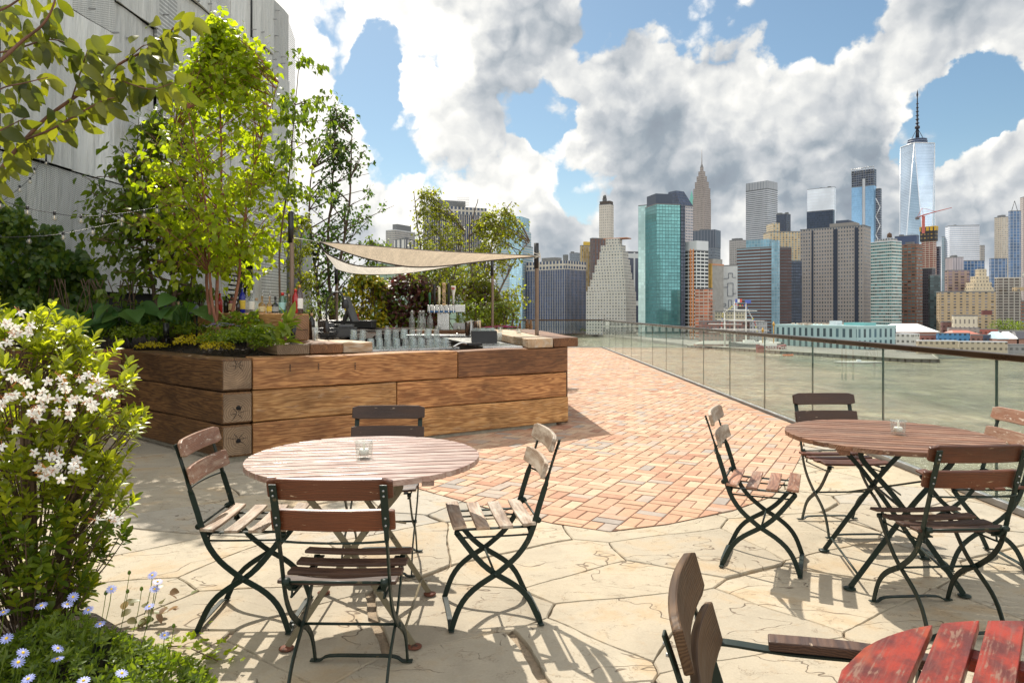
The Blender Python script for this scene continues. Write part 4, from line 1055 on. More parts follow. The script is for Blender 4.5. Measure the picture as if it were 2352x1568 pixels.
CP = {'red': simple('cap_red', (.45, .02, .015), .4), 'black': simple('cap_black', (.015, .015, .015), .4), 'gold': simple('cap_gold', (.5, .28, .06), .35, .6), 'cork': simple('cap_cork', (.42, .28, .16), .8), 'pour': M['steel'], 'white': simple('cap_white', (.7, .7, .66), .5)}
def bottle(loc, h, r, shape, glass, label_m, cap, text, rz=0, group='liquor bottles on the back bar'):
    t = thing('bottle', text, 'bottle', loc, rz, group)
    sh = {'tall': .70, 'slim': .62, 'squat': .52, 'bell': .60}[shape]; hb = h * sh; rn = r * (.34 if shape != 'squat' else .28); hn = h * .93
    prof = [(0, .004), (r * .9, 0), (r, .006), (r, hb * .86)] + [(r * (.98 - .02), hb * .92), (r * .75, hb * 1.02), (rn * 1.15, hb * 1.14), (rn, hb * 1.25), (rn, hn - .012), (rn * 1.2, hn - .01), (rn * 1.2, hn), (0, hn)]
    n = 8 if shape == 'squat' else 20
    MB().lathe(prof, n=n, smooth=shape != 'squat').build('glass', LQ[glass], t)
    if label_m:
        MB().lathe([(r * 1.012, hb * .22), (r * 1.016, hb * .22 + .001), (r * 1.016, hb * .70), (r * 1.012, hb * .70 + .001)], n=n, smooth=shape != 'squat').build('label', LB[label_m], t)
    if cap == 'pour':
        mb = MB(); mb.tube([(0, 0, hn - .004), (0, 0, hn + .012)], rn * 1.1, 10); mb.tube([(0, 0, hn + .012), (.002, 0, hn + .04), (.014, 0, hn + .065)], [.005, .004, .003], 8); mb.build('pourer', CP['pour'], t)
    else:
        MB().tube([(0, 0, hn - .03), (0, 0, hn + .004)], rn * 1.25, 12).build('cap', CP[cap], t)
    return t
def on_beam(px, o=0.0):
    k = (px - CX) / F; b = BK + U * (.15 + o); t_ = (b.x - b.y * k) / -(-W.x + k * W.y) if False else (b.x - k * b.y) / (k * W.y - W.x)
    q = b + W * max(t_, .02); return (q.x, q.y, 1.384)
for px, h, r, sh, gl, lb, cp_, tx, o in [
    (692, .335, .040, 'tall', 'amber', 'white', 'gold', 'large amber bottle with gold neck, last on the right of the beam', .06),
    (679, .285, .036, 'tall', 'red', None, 'red', 'red bottle just left of the large amber one', .02),
    (664, .225, .034, 'squat', 'gold', 'dark', 'cork', 'small brown-gold bottle left of the grey pole, label dark', .0),
    (649, .245, .042, 'tall', 'green', 'teal', 'red', 'pale green bottle with red cap in front of the beam end', -.03),
    (632.5, .20, .038, 'squat', 'dark', 'grey', 'black', 'black squat bottle with a grey label', .0),
    (619.4, .21, .036, 'squat', 'gold', 'yellow', 'pour', 'clear squat bottle with a yellow label and pourer', .04),
    (602, .215, .044, 'squat', 'gold', 'cream', 'pour', 'wide squat bottle with a cream picture label and pourer', -.03),
    (589, .19, .034, 'bell', 'clear', None, 'cork', 'small clear bottle with no label among the middle bottles', .03),
    (578, .285, .036, 'tall', 'clear', 'white', 'white', 'tall clear bottle with a white label', -.02),
    (566, .27, .034, 'tall', 'clear', 'grey', 'pour', 'tall clear bottle beside the cobalt blue one', .03),
    (556.8, .315, .036, 'tall', 'blue', 'yellow', 'pour', 'cobalt blue bottle with a yellow label', -.02),
    (547, .16, .028, 'tall', 'brown', None, 'black', 'short brown bottle in front of the cobalt blue one', -.07),
    (532.7, .24, .04, 'tall', 'amber', 'cream', 'black', 'amber bottle behind the leaning red stem', .03),
    (520, .23, .034, 'slim', 'dark', None, 'pour', 'dark slim bottle behind the birch-like stems', .0),
    (505, .27, .034, 'slim', 'red', None, 'pour', 'red slim bottle seen between the tree stems', .03),
    (475, .28, .034, 'tall', 'clear', 'grey', 'black', 'clear bottle left of the tree stems', .0),
    (462, .24, .034, 'tall', 'brown', 'dark', 'black', 'brown bottle deep in the leaves', .03),
    (447, .28, .032, 'slim', 'clear', None, 'pour', 'slim clear bottle behind the path light', -.02),
    (436, .24, .036, 'tall', 'dark', 'white', 'black', 'dark bottle with white label behind the hosta', .03),
    (406, .32, .034, 'tall', 'deepgreen', 'cream', 'red', 'green bottle with red neck foil at the far left of the row', .0)]:
    bottle(on_beam(px, o), h, r, sh, gl, lb, cp_, tx, random.uniform(-.4, .4))
# register, scanner, screen, gooseneck lamp
def atz(px, py, z): g = G(px, py, z); return (g.x, g.y, z)
ang = atan2(U.y, U.x) * .35
g = atz(778, 777, 1.075)
t = thing('cash_drawer', 'black cash drawer with loose cables on the pale slab of the bar', 'cash drawer', g, ang)
MB().box((0, 0, .075), (.44, .34, .115)).build('case', M['black_metal'], t, .004); MB().box((0, -.172, .075), (.41, .006, .085)).build('drawer_front', simple('dark_grey_front', (.03, .03, .032), .35), t, .002)
mb = MB(); rc = random.Random(4)
for k in range(6):
    pts = [(-.22 - rc.uniform(0, .06), -.17, .10)] + [(-.2 + rc.uniform(-.08, .2), -.19 - rc.uniform(0, .05), rc.uniform(.01, .09)) for _ in range(4)] + [(rc.uniform(-.1, .1), -.16, .135)]
    mb.tube(smooth_path(pts, 5), .003, 5)
mb.build('cable', M['black_metal'], t)
t = thing('receipt_printer', 'small dark grey device lying on the black cash drawer', 'printer', (g[0] - .10, g[1] - .05, g[2] + .134), ang)
MB().box((0, 0, .03), (.12, .10, .06), taper=.85).build('case', simple('dark_grey_front', (.03, .03, .032), .35), t, .006)
t = thing('handset', 'black handheld terminal lying on the right of the cash drawer', 'handset', (g[0] + .10, g[1] - .06, g[2] + .134), ang + .1)
MB().box((0, 0, .02), (.20, .08, .035), taper=.8).build('body', simple('charcoal_plastic', (.045, .045, .048), .4), t, .01, 3)
t = thing('monitor', 'black touch screen tilted back, seen edge-on above the cash drawer', 'monitor', (g[0] + .10, g[1] + .18, 1.21), R(84))
mb = MB(); mb.box((0, 0, .22), (.26, .028, .34), Matrix.Rotation(R(-22), 3, 'X')); mb.build('screen', M['black_metal'], t, .006); mb = MB(); mb.box((0, .08, .02), (.16, .22, .03)); mb.sweep([(0, .10, .02), (0, .06, .12), (0, .03, .2)], (.04, .06), (1, 0, 0)); mb.build('stand', M['black_metal'], t, .004)
g2 = P(756, 764, 8.3)
t = thing('gooseneck_lamp', 'black gooseneck lamp arching over the cash drawer', 'lamp', (g2.x, g2.y, 1.15))
z0 = lambda y: H - (y - HY) / F * 8.3 - 1.15
gx = lambda x: (x - 756) / F * 8.3
neck = smooth_path([(gx(750), 0, z0(752)), (gx(750), 0, z0(730)), (gx(749), 0, z0(705)), (gx(753), 0, z0(686)), (gx(763), 0, z0(674)), (gx(776), 0, z0(671)), (gx(786), 0, z0(677)), (gx(791), 0, z0(690))], 5)
MB().tube(neck, .010, 10).build('neck', M['black_metal'], t)
MB().lathe([(0, .005), (.03, .0), (.036, .02), (.036, .10), (.025, .13), (.012, .15), (0, .15)], (gx(750), 0, z0(766))).build('base', M['black_metal'], t)
MB().lathe([(.036, -.10), (.042, -.085), (.042, -.03), (.034, 0), (.018, .018), (.0, .02)], (gx(793), 0, z0(689))).build('head', M['black_metal'], t)
t = thing('glass_tumbler', 'tall empty tumbler left of the cash drawer', 'glass', atz(724, 782, 1.075), 0, 'loose glasses on the bar'); MB().lathe([(0, .004), (.028, 0), (.036, .15), (.034, .15), (.027, .012), (0, .01)]).build('glass', M['tumbler_glass'], t)
bottle(atz(716, 780, 1.075), .33, .037, 'tall', 'dark', None, 'cork', 'black wine bottle in front of the end-grain block', group='bottles beside the cash drawer')
bottle(atz(800, 757, 1.06), .30, .035, 'tall', 'clear', 'white', 'white', 'clear bottle with white label behind the monitor', group='bottles beside the cash drawer')
bottle(atz(822, 757, 1.06), .32, .034, 'slim', 'red', None, 'red', 'red-topped bottle just right of the monitor', group='bottles beside the cash drawer')
def tin(loc, label, h=.17, r=.042):
    t = thing('shaker_tin', label, 'shaker', loc, 0, 'cocktail shaker tins'); MB().lathe([(0, .002), (r * .72, 0), (r, h), (r * 1.03, h + .002), (r * .96, h), (r * .68, .01), (0, .01)]).build('cup', M['steel'], t); return t
for k, (px, py) in enumerate(((736, 768), (744, 766), (1074, 772), (1082, 768), (1092, 770), (1099, 766))):
    tin(atz(px, py, 1.0 if k > 1 else 1.075), ['steel shaker tin left of the gooseneck lamp', 'second steel shaker tin left of the gooseneck lamp', 'leftmost of the shaker tins near the pink flowers', 'second of the shaker tins near the pink flowers', 'third of the shaker tins near the pink flowers', 'rightmost of the shaker tins near the pink flowers'][k], .24 if k > 1 else .20, .05 if k > 1 else .042)
# black flat case + notebooks at the back counter
t = thing('record_case', 'flat black case with silver edge on the back counter behind the drawer', 'case', (atz(843, 754, 1.06)[0], 13.35, 1.06)); MB().box((0, 0, .10), (.82, .4, .14)).build('body', M['black_metal'], t, .02); MB().box((0, 0, .176), (.84, .42, .012)).build('lid', M['dull_steel'], t, .004)
t = thing('clipboard', 'brown clipboard lying at the right foot of the monitor', 'clipboard', atz(838, 766, 1.06), .3); MB().box((0, 0, .01), (.34, .22, .015)).build('board', simple('brown_board', (.14, .07, .035), .6), t, .002)
mb = MB(); mb.box((0, .09, .022), (.06, .02, .01)); mb.build('clip', M['steel'], t)
# swing-top water bottles
for px, py, lab in ((946, 759, 'leftmost clear swing-top water bottle on the back counter'), (965, 757, 'second clear swing-top water bottle from the left'), (972, 760, 'third clear swing-top water bottle from the left'), (988, 759, 'clear swing-top water bottle nearest the tap tower')):
    t = thing('water_bottle', lab, 'bottle', (( px - CX) / F * 13.3, 13.3, 1.06), 0, 'swing-top water bottles')
    MB().lathe([(0, .004), (.050, 0), (.054, .008), (.054, .19), (.045, .23), (.022, .275), (.019, .32), (.022, .325), (.021, .335), (0, .335)], n=16).build('glass', LQ['clear'], t)
    mb = MB(); mb.lathe([(0, .335), (.018, .335), (.016, .36), (0, .365)]); mb.tube(smooth_path([(.021, 0, .30), (.034, 0, .33), (.01, 0, .365), (-.034, 0, .33), (-.021, 0, .30)], 3), .002, 5); mb.build('stopper', CP['white'], t)
# beer tap tower
TX = (1018.5 - CX) / F * 13.4
t = thing('beer_tap_tower', 'stainless beer tower with six taps and assorted handles on the back counter', 'beer tower', (TX, 13.4, 1.06))
MB().box((0, .05, .17), (.22, .18, .34)).build('column', M['steel'], t, .004); MB().box((.06, .02, .40), (.70, .22, .13)).build('head', M['steel'], t, .006)
MB().box((.30, -.02, .07), (.22, .18, .12)).build('drip_box', M['dull_steel'], t, .004)
HC = [('green', (.02, .13, .05)), ('black', (.012, .012, .012)), ('ivory', (.75, .68, .48)), ('oak', (.62, .42, .22)), ('black', (.012, .012, .012)), ('cream', (.78, .75, .68))]
for k, (nm, c) in enumerate(HC):
    x = -.24 + k * .088; mb = MB(); mb.tube(smooth_path([(x, -.09, .40), (x, -.17, .40), (x, -.19, .36), (x, -.19, .31)], 3), .014, 8); mb.tube([(x, -.15, .40), (x, -.15, .46)], .012, 8); fc = mb.build('faucet', M['steel'], t)
    hh = (.24, .40, .34, .42, .42, .36)[k]; mat = simple('handle_' + nm, c, .35)
    if k in (3,): mb = MB(); mb.box((x, -.15, .46 + hh / 2), (.060, .03, hh)); mb.build('handle', mat, fc, .006)
    elif k == 5: mb = MB(); mb.lathe([(0, .0), (.016, 0), (.02, .18), (.034, .26), (.046, .34), (.04, hh), (0, hh)], (x, -.15, .46), 12); mb.build('handle', mat, fc)
    else: mb = MB(); mb.lathe([(0, .0), (.014, 0), (.022, .10), (.026, hh - .05), (.018, hh - .01), (0, hh)], (x, -.15, .46), 12); mb.build('handle', mat, fc)
MB().box((-.02, -.11, .345), (.50, .03, .03)).build('blue_strip', simple('blue_strip', (.03, .16, .42), .5), t)
def text_obj(txt, size, loc, rot, mat, parent, name='lettering'):
    cu = bpy.data.curves.new(name, 'FONT'); cu.body = txt; cu.size = size; cu.align_x = 'CENTER'; cu.align_y = 'CENTER'; cu.extrude = .0008
    tmp = bpy.data.objects.new('tmp', cu); col.objects.link(tmp); bpy.context.view_layer.update()
    me = bpy.data.meshes.new_from_object(tmp.evaluated_get(bpy.context.evaluated_depsgraph_get())); bpy.data.objects.remove(tmp)
    me.materials.clear(); me.materials.append(mat); o = bpy.data.objects.new(name, me); col.objects.link(o)
    o.parent = parent; o.location = loc; o.rotation_euler = rot; return o
ink = simple('ink_dark', (.03, .02, .015), .6)
text_obj('KelSo', .085, (-.24 + 3 * .088, -.167, .60), (pi / 2, R(-90), 0), ink, t)
mb = MB(); cx_ = -.24 + 3 * .088
mb.tube([(cx_ + .022 * cos(a), -.167, .80 + .036 * sin(a)) for a in [i * pi / 10 for i in range(21)]], .003, 5); mb.tube([(cx_ - .012, -.167, .78), (cx_ + .0, -.167, .805), (cx_ + .012, -.167, .82)], .003, 5); mb.build('emblem', ink, t)
mb = MB(); cx_ = -.24 + 5 * .088; mb.box((cx_, -.198, .79), (.062, .004, .012)); mb.box((cx_, -.198, .765), (.056, .004, .02)); mb.build('red_band', simple('band_red', (.5, .04, .03), .5), t)
for px, py, lab, z in ((753.0 + 136, 757, 'tealight glass on the back counter right of the black case', 1.06), (1004, 758, 'tealight glass between the water bottles and the tap tower', 1.06), (1054, 758, 'tealight glass just right of the tap tower', 1.06), (1149, 763, 'tealight glass behind the thin pole at the pink flowers', 1.08), (1192, 768, 'amber-lit tealight glass on the right counter', 1.08)):
    candle(px, py, lab, z, 1.15, {1.06: 13.2}.get(z), 'tealight glasses along the bar counters')
# glasses on the right shelf and in the bin
t = thing('ice_bin', 'black rectangular bin of ice and glasses on the steel ledge', 'bin', (atz(1113, 782, 1.0)[0], 9.7, .985), .1); MB().box((0, 0, .08), (.34, .26, .16)).build('box', M['black_metal'], t, .006)
mb = MB(); rr_ = random.Random(2)
for k in range(26): mb.box((rr_.uniform(-.14, .14), rr_.uniform(-.1, .1), .165 + rr_.uniform(0, .02)), (.035,) * 3, Rz(rr_.uniform(0, 3)))
mb.build('ice', M['tumbler_glass'], t)
def tumbler(x, y, z, lab, grp, s=1.0, rz=0):
    t = thing('tumbler', lab, 'glass', (x, y, z), rz, grp)
    MB().lathe([(0, .115), (.030, .115), (.034, .11), (.040, .0), (.037, .0), (.030, .10), (0, .104)], n=14).build('glass', M['tumbler_glass'], t); t.scale = (s,) * 3; return t
tumb = None
base = Vector((-1.35, 8.6)); rt = random.Random(9)
for i in range(11):
    for j in range(4):
        q = base + U * (-.56 + i * .108 + (j % 2) * .04) + Nn * (-.2 + j * .125)
        if tumb is None: tumb = tumbler(q.x, q.y, .972, 'upturned clear tumbler on the drainboard behind the bar front', 'upturned tumblers on the drainboard')
        else: dup(tumb, (q.x, q.y, .972 + (.105 if rt.random() < .35 and j > 0 else 0)), rt.uniform(0, 3))
for px, py, lab in ((1144, 784, 'large clear glass on the steel ledge right of the ice bin'), (1092, 782, 'clear glass standing left of the ice bin')):
    a = atz(px, py, .985); t = thing('tumbler', lab, 'glass', a, 0, 'loose glasses on the bar'); MB().lathe([(0, .004), (.048, 0), (.055, .13), (.052, .13), (.045, .012), (0, .01)]).build('glass', M['tumbler_glass'], t)
t = thing('soda_gun', 'black bar soda gun lying on the steel ledge', 'soda gun', atz(1090, 796, .985), R(35)); MB().box((0, 0, .03), (.20, .05, .035)).build('body', M['black_metal'], t, .008); MB().tube(smooth_path([(-.1, 0, .03), (-.2, -.02, .05), (-.3, .0, .0)], 4), .012, 8).build('hose', M['steel'], t)
# rope-wrapped posts beyond the counter
M['rope_post'] = wood('rope_brown', (.40, .22, .08), (.2, .10, .04), .008)
for px, top, lab in ((1194, 742, 'left rope-wrapped post beyond the counter'), (1211, 733, 'middle rope-wrapped post beyond the counter'), (1219, 735, 'right rope-wrapped post beyond the counter')):
    Y = 14.5; x = (px - CX) / F * Y; zt = H - (top - HY) / F * Y
    t = thing('rope_post', lab, 'post', (x, Y, 0), 0, 'rope-wrapped posts'); mb = MB(); mb.lathe([(.02, 0), (.022, zt - .3), (.03, zt - .2), (.034, zt - .1), (.02, zt), (0, zt)], n=12); mb.build('post', M['timber_dark'], t)
    mb = MB(); mb.tube([(cos(a) * (.036), sin(a) * .036, zt - .34 + a * .008) for a in [i * .5 for i in range(60)]], .009, 5); mb.build('rope', M['rope_post'], t)
# glass block wall behind the taps
def block_glass():
    m, n, out = new_mat('pale_green_glass_block'); tc = n.node('ShaderNodeTexCoord').outputs['Object']; f, _ = n.noise(tc, 9, 5, .6)
    p = principled(n, None, Base_Color=n.mix(n.mr(f, .35, .65), (.42, .56, .50), (.66, .74, .70)), Roughness=.12, Specular_IOR_Level=.8, Normal=n.bump(f, .5, .02))
    t = n.node('ShaderNodeBsdfTranslucent'); n.put(t.inputs[0], (.75, .9, .84, 1)); mx = n.node('ShaderNodeMixShader'); mx.inputs[0].default_value = .4
    n.l.new(p.outputs[0], mx.inputs[1]); n.l.new(t.outputs[0], mx.inputs[2]); n.l.new(mx.outputs[0], out.inputs[0]); return m
gb = thing('glass_block_wall', 'pale green glass-block enclosure behind the shrubs and taps', 'wall', ((1010 - CX) / F * 18, 18, 0))
BG = block_glass(); fr_ = MB()
def blockwall(a, b, name):
    a = Vector(a); b = Vector(b); L = (b - a).length; d = (b - a).normalized(); nx = int(L / .2); mb = MB(); Mx = frame((d.x, d.y, 0), (-d.y, d.x, 0))
    for i in range(nx):
        for j in range(13):
            q = a + d * (.1 + i * .2); mb.box((q.x - gb.location.x, q.y - gb.location.y, .1 + j * .2 + .02), (.186, .09, .186), Mx)
    mb.build(name, BG, gb)
    for j in range(14): q = (a + b) / 2; fr_.box((q.x - gb.location.x, q.y - gb.location.y, .02 + j * .2), (L, .05, .012), Mx)
blockwall(((850 - CX) / F * 18, 18), ((1055 - CX) / F * 18, 18), 'glass_blocks'); blockwall(((1055 - CX) / F * 18 + .05, 18), ((1112 - CX) / F * 21, 21), 'glass_blocks')
fr_.build('joint_frame', M['dull_steel'], gb)
# planter lights
for px, py, Y, lab in ((452, 700, 8.5, 'grey cone-shaped path light among the planter leaves'),):
    q = P(px, py, Y); t = thing('path_light', lab, 'light', (q.x, q.y, 1.0)); hz_ = H - (py - HY) / F * Y - 1.0
    MB().tube([(0, 0, 0), (0, 0, .40)], .012, 8).build('stem', M['black_metal'], t); MB().lathe([(.085, .38), (.088, .385), (.022, .46), (.012, .48), (0, .48)]).build('hood', simple('slate_hood', (.10, .12, .15), .4), t)
for px, py, lab, rz in ((382, 748, 'black spotlight standing upright beside the hosta', .1), (686 - 12, 738, 'black spotlight leaning in the leaves by the beam', .5)):
    q = G(px, py + 24, 1.0); Y = 8.4; x = (px - CX) / F * Y
    if px > 600: x = (px - CX - 5) / F * 7.45; Y = 7.45
    t = thing('spotlight', lab, 'spotlight', (x, Y, 1.0), 0, 'planter spotlights'); MB().tube([(0, 0, .0), (0, 0, .12)], .012, 8).build('stake', M['black_metal'], t)
    mb = MB(); mb.tube([(0, 0, .10), (.035 * sin(rz) * 2 - .01, 0, .27)], .034, 12); mb.build('head', M['black_metal'], t)
# ================================================================ PLANTS
def env(tab, z):
    """interpolate (z, radius, cx, cy) rows"""
    if z <= tab[0][0]: return tab[0][1:]
    for a, b in zip(tab, tab[1:]):
        if z <= b[0]:
            t = (z - a[0]) / (b[0] - a[0]); return tuple(a[i] + (b[i] - a[i]) * t for i in (1, 2, 3))
    return tab[-1][1:]
LV1 = ((0, .1), (.35, 1), (.7, .62), (1, 0))
LV2 = ((0, .08), (.18, .75), (.42, 1), (.68, .8), (.88, .38), (1, 0))
LHEART = ((0, .55), (.12, .95), (.35, 1), (.65, .68), (1, 0))
def tree(name, label, cat, loc, stems, tab, nlimb, leafn, L, W_, leaf, barkm, seed, group=None, st=LV1, droop=.5, twigs=5, twl=.22, rad=(.022, .006), layered=0.0, limb_start=.25, shell=.55):
    rn = random.Random(seed); t = thing(name, label, cat, loc, 0, group); paths = []
    for sp in stems:
        p = smooth_path(sp, 6); paths.append(p); n = len(p)
        MB().tube([q + Vector((rn.uniform(-1, 1), rn.uniform(-1, 1), 0)) * rad[0] * .25 for q in p], [rad[0] + (rad[1] - rad[0]) * i / (n - 1) for i in range(n)], 8).build('trunk', M[barkm], t)
    br = MB(); lf = MB(); z0, z1 = tab[0][0], tab[-1][0]
    for k in range(nlimb):
        z = z0 + (z1 - z0) * rn.random() ** .9; r, cx, cy = env(tab, z); a = rn.uniform(0, 2 * pi); rr = r * (shell + (1 - shell) * rn.random())
        tgt = Vector((cx + rr * cos(a), cy + rr * sin(a), z)); P_ = paths[rn.randrange(len(paths))]
        want = z - rr * (.9 if not layered else .15) ; cand = [i for i in range(len(P_)) if i >= limb_start * len(P_) * .8] or [len(P_) - 1]
        i0 = min(cand, key=lambda i: abs(P_[i].z - want) + rn.uniform(0, .15)); s_ = P_[i0]
        d = tgt - s_; mid = s_ + d * .5 + Vector((rn.uniform(-.1, .1), rn.uniform(-.1, .1), .04 + rn.uniform(-.05, .06))) * d.length
        pp = smooth_path([s_, mid, tgt], 4); br.tube(pp, [rad[1] * 1.5 * (1 - .75 * i / 8) for i in range(len(pp))], 5)
        for q in range(twigs):
            u = .35 + .65 * (q + rn.random()) / twigs; b0 = pp[min(int(u * 8), 8)]; ax = d.normalized()
            dv = (ax * .6 + Vector((rn.gauss(0, .7), rn.gauss(0, .7), rn.gauss(0, .15 if layered else .6)))).normalized(); tl = twl * rn.uniform(.6, 1.2)
            e = b0 + dv * tl; br.tube([b0, (b0 + e) / 2 + Vector((0, 0, .01)), e], [rad[1] * .5, rad[1] * .35, rad[1] * .15], 4, cap=False)
            for j in range(leafn):
                v = (j + .5) / leafn; pos = b0.lerp(e, v) + Vector((rn.gauss(0, 1), rn.gauss(0, 1), rn.gauss(0, 1))) * L * .45
                ld = (dv * .4 + Vector((rn.gauss(0, .6), rn.gauss(0, .6), rn.gauss(-droop, .35)))).normalized()
                up = Vector((rn.gauss(0, .55), rn.gauss(0, .55), 1)); s2 = rn.uniform(.65, 1.2)
                lf.leaf(pos, ld, up, L * s2, W_ * s2, st, .12, .25, rn.random())
    br.build('branches', M[barkm], t); lf.build('foliage', M[leaf], t); return t
def rel(px, py, Y, loc): v = P(px, py, Y); return v - Vector(loc)
# lime-leaved multi-stem tree in the planter
loc = (-3.42, 8.3, 1.04)
def S(*pts): return [rel(a, b, Y, loc) for a, b, Y in pts]
tree('multi_stem_tree', 'tall yellow-green multi-stemmed tree with reddish stems standing in the timber planter', 'tree', loc,
     [S((500, 772, 8.3), (497, 700, 8.3), (502, 560, 8.3), (508, 400, 8.3), (505, 250, 8.35), (492, 120, 8.35), (490, 30, 8.4)), S((508, 772, 8.3), (490, 710, 8.25), (482, 640, 8.2), (478, 520, 8.1), (460, 380, 8.0), (430, 250, 8.0)),
      S((496, 770, 8.35), (478, 690, 8.4), (470, 560, 8.5), (455, 430, 8.6), (400, 300, 8.6)), S((520, 770, 8.4), (540, 690, 8.4), (552, 600, 8.4), (570, 450, 8.4), (600, 320, 8.4), (640, 190, 8.3))],
     [(.72, .45, .1, 0), (1.05, .95, 0, .1), (1.5, 1.08, -.05, .1), (2.1, 1.02, -.05, .1), (2.6, .74, .02, .1), (3.0, .46, .10, 0), (3.35, .22, .05, 0), (3.75, .05, -.02, 0)],
     200, 6, .080, .060, 'leaf_lime', 'bark_red', 3, twigs=5, twl=.26, rad=(.024, .0045), st=LHEART, droop=.6, limb_start=.5)
# outlying drooping tufts on the right of the same tree
loc2 = tuple(P(640, 420, 8.6)); 
tree('slender_tree', 'dark drooping-leaved sapling reaching past the corner of the mesh building', 'tree', (loc2[0], 8.7, 1.1), [[(0, 0, 0), (-.02, 0, 1.0), (.10, 0, 2.0), (.16, 0, 2.7), (.22, 0, 3.35)]],
     [(1.6, .35, .2, 0), (2.2, .55, .35, 0), (2.9, .42, .25, 0), (3.3, .3, .25, 0), (3.5, .1, .2, 0)], 26, 9, .085, .05, 'leaf_green', 'bark_brown', 12, twigs=3, twl=.16, rad=(.014, .004), droop=1.0, layered=1)
# darker layered tree at the left
loc = (-4.35, 9.15, 1.02)
tree('layered_tree', 'dark green tree with tiered horizontal branches behind the yellow-green one', 'tree', loc,
     [[(0, 0, 0), (.03, 0, .6), (-.05, 0, 1.4), (-.1, 0, 2.2), (0, 0, 3.0)], [(.15, 0, 0), (.2, .1, .7), (.3, .1, 1.5), (.3, 0, 2.4)], [(-.1, 0, 0), (-.25, 0, .7), (-.4, .1, 1.4)]],
     [(.55, .75, -.1, 0), (1.0, .95, -.2, 0), (1.5, .95, -.2, 0), (2.0, .75, -.15, 0), (2.5, .55, -.05, 0), (3.0, .25, 0, 0)], 90, 8, .11, .062, 'leaf_green', 'bark_brown', 21, twigs=5, twl=.26, rad=(.04, .01), layered=1, droop=.75, limb_start=.15)
# thin branch with yellowing leaves low in front of the cladding
# climbers on the left
t = thing('climbing_plant', 'dense dark green climber covering the lower left of the mesh wall', 'climber', (-5.9, 9, 1.0)); mb = MB(); mb2 = MB(); rn = random.Random(17)
for k in range(5200):
    px = rn.uniform(-60, 238) - abs(rn.gauss(0, 5)); top = 445 + max(px, 0) * .75; top += 22 * sin(px * .09) + 12 * sin(px * .23)
    py = rn.uniform(top, 745); Y = 6.8 / (.0695 - (px - CX) / F) - .38 + .16 * sin(px * .05 + py * .03) + .12 * sin(py * .06) - abs(rn.gauss(0, .13)); p = P(px, py, Y) - t.location
    d = Vector((rn.gauss(.2, .5), rn.gauss(-.6, .4), rn.gauss(-.7, .4))).normalized()
    sz = rn.uniform(.05, .10) * (1.35 if px > 120 else 1); (mb if rn.random() < .45 else mb2).leaf(p, d, Vector((rn.gauss(0, .5), rn.gauss(-.8, .4), 1)), sz, sz * .75, LV1, .1, .25)
mb.build('foliage', M['leaf_dark'], t); mb2.build('foliage', M['leaf_green'], t)
mb = MB()
for k in range(40):
    x = rn.uniform(-.4, 1.2); pts = [Vector((x, -.2 + rn.uniform(-.2, .2), -.1))]
    for j in range(3): pts.append(pts[-1] + Vector((rn.uniform(-.12, .12), rn.uniform(-.08, .08), .3)))
    mb.tube(smooth_path(pts, 3), .006, 4)
mb.build('stems', M['bark_brown'], t)

# soil
n = 46; vs = []; fs = []; xs = [-9 + i * (7.05) / n for i in range(n + 1)]
rs2 = random.Random(31)
def soilz(x, y):
    d = min(((x - P0.x) * Nn.x + (y - P0.y) * Nn.y) - .26, 3); d2 = (x - P0.x) * W.y * 1 + (y - P0.y) * .76 - .28 if False else ((x - P0.x) * .65 + (y - P0.y) * .76) - .28
    dd = max(0, min(d, d2, y - 8.05 + (99 if x > -4.4 else 0)))
    return .905 + .17 * min(1, dd / 1.3) + .012 * sin(x * 9 + y * 5) + rs2.uniform(-.012, .012)
sp0 = [sat(.03, .24), sat(1.0, .26), sat(1.3, 1.4), (-2.2, 8.2), (-4.9, 10.4), (-5.4, 14.0), (-9.0, 14.0), (-9.0, 8.3), (P0 + W * 2.28)[:] and (-4.38, 8.3)]
mb = MB()
hullS = [tuple(sat(.2, .20)), tuple(sat(1.45, .22)), tuple(sat(1.45, 1.6)), (-3.0, 11.5), (-5.0, 14), (-9.2, 14), (-9.2, 8.36), (-4.33, 8.36), tuple(P0 + W * 1.9 + U * .12)]
G_ = .16
for i in range(int(8 / G_)):
    for j in range(int(8 / G_)):
        x, y = -9.2 + i * G_, 6.5 + j * G_
        def inside(x, y):
            a = ((x - P0.x) * Nn.x + (y - P0.y) * Nn.y) > .06; b = ((x - P0.x) * .65 + (y - P0.y) * .76) > .10
            return a and b and y > 8.2 - (9 if x > -4.3 else 0) and x < -1.75
        if all(inside(a, b) for a, b in ((x, y), (x + G_, y), (x, y + G_), (x + G_, y + G_))):
            mb.add([(x, y, 0), (x + G_, y, 0), (x + G_, y + G_, 0), (x, y + G_, 0)], [(0, 1, 2, 3)])
zc = {}
def zk(v):
    k = (round(v[0], 3), round(v[1], 3))
    if k not in zc: zc[k] = soilz(*k)
    return zc[k]
mb.v = [(v[0], v[1], zk(v)) for v in mb.v]; mb.sm = [True] * len(mb.f)
tag(mb.build('planter_soil', M['soil']), 'dark mulch soil filling the timber planter', 'soil', kind='stuff')
mb = MB()
for k in range(900):
    x, y = rs2.uniform(-5.5, -1.9), rs2.uniform(7.0, 9.6)
    if ((x - P0.x) * Nn.x + (y - P0.y) * Nn.y) > .3 and ((x - P0.x) * .65 + (y - P0.y) * .76) > .3: mb.box((x, y, soilz(x, y) + .008), (rs2.uniform(.02, .06), .012, .006), Rz(rs2.uniform(0, 3)))
tag(mb.build('mulch_chips', simple('mulch', (.05, .028, .016), .9)), 'brown bark mulch scattered on the planter soil', 'mulch', kind='stuff')

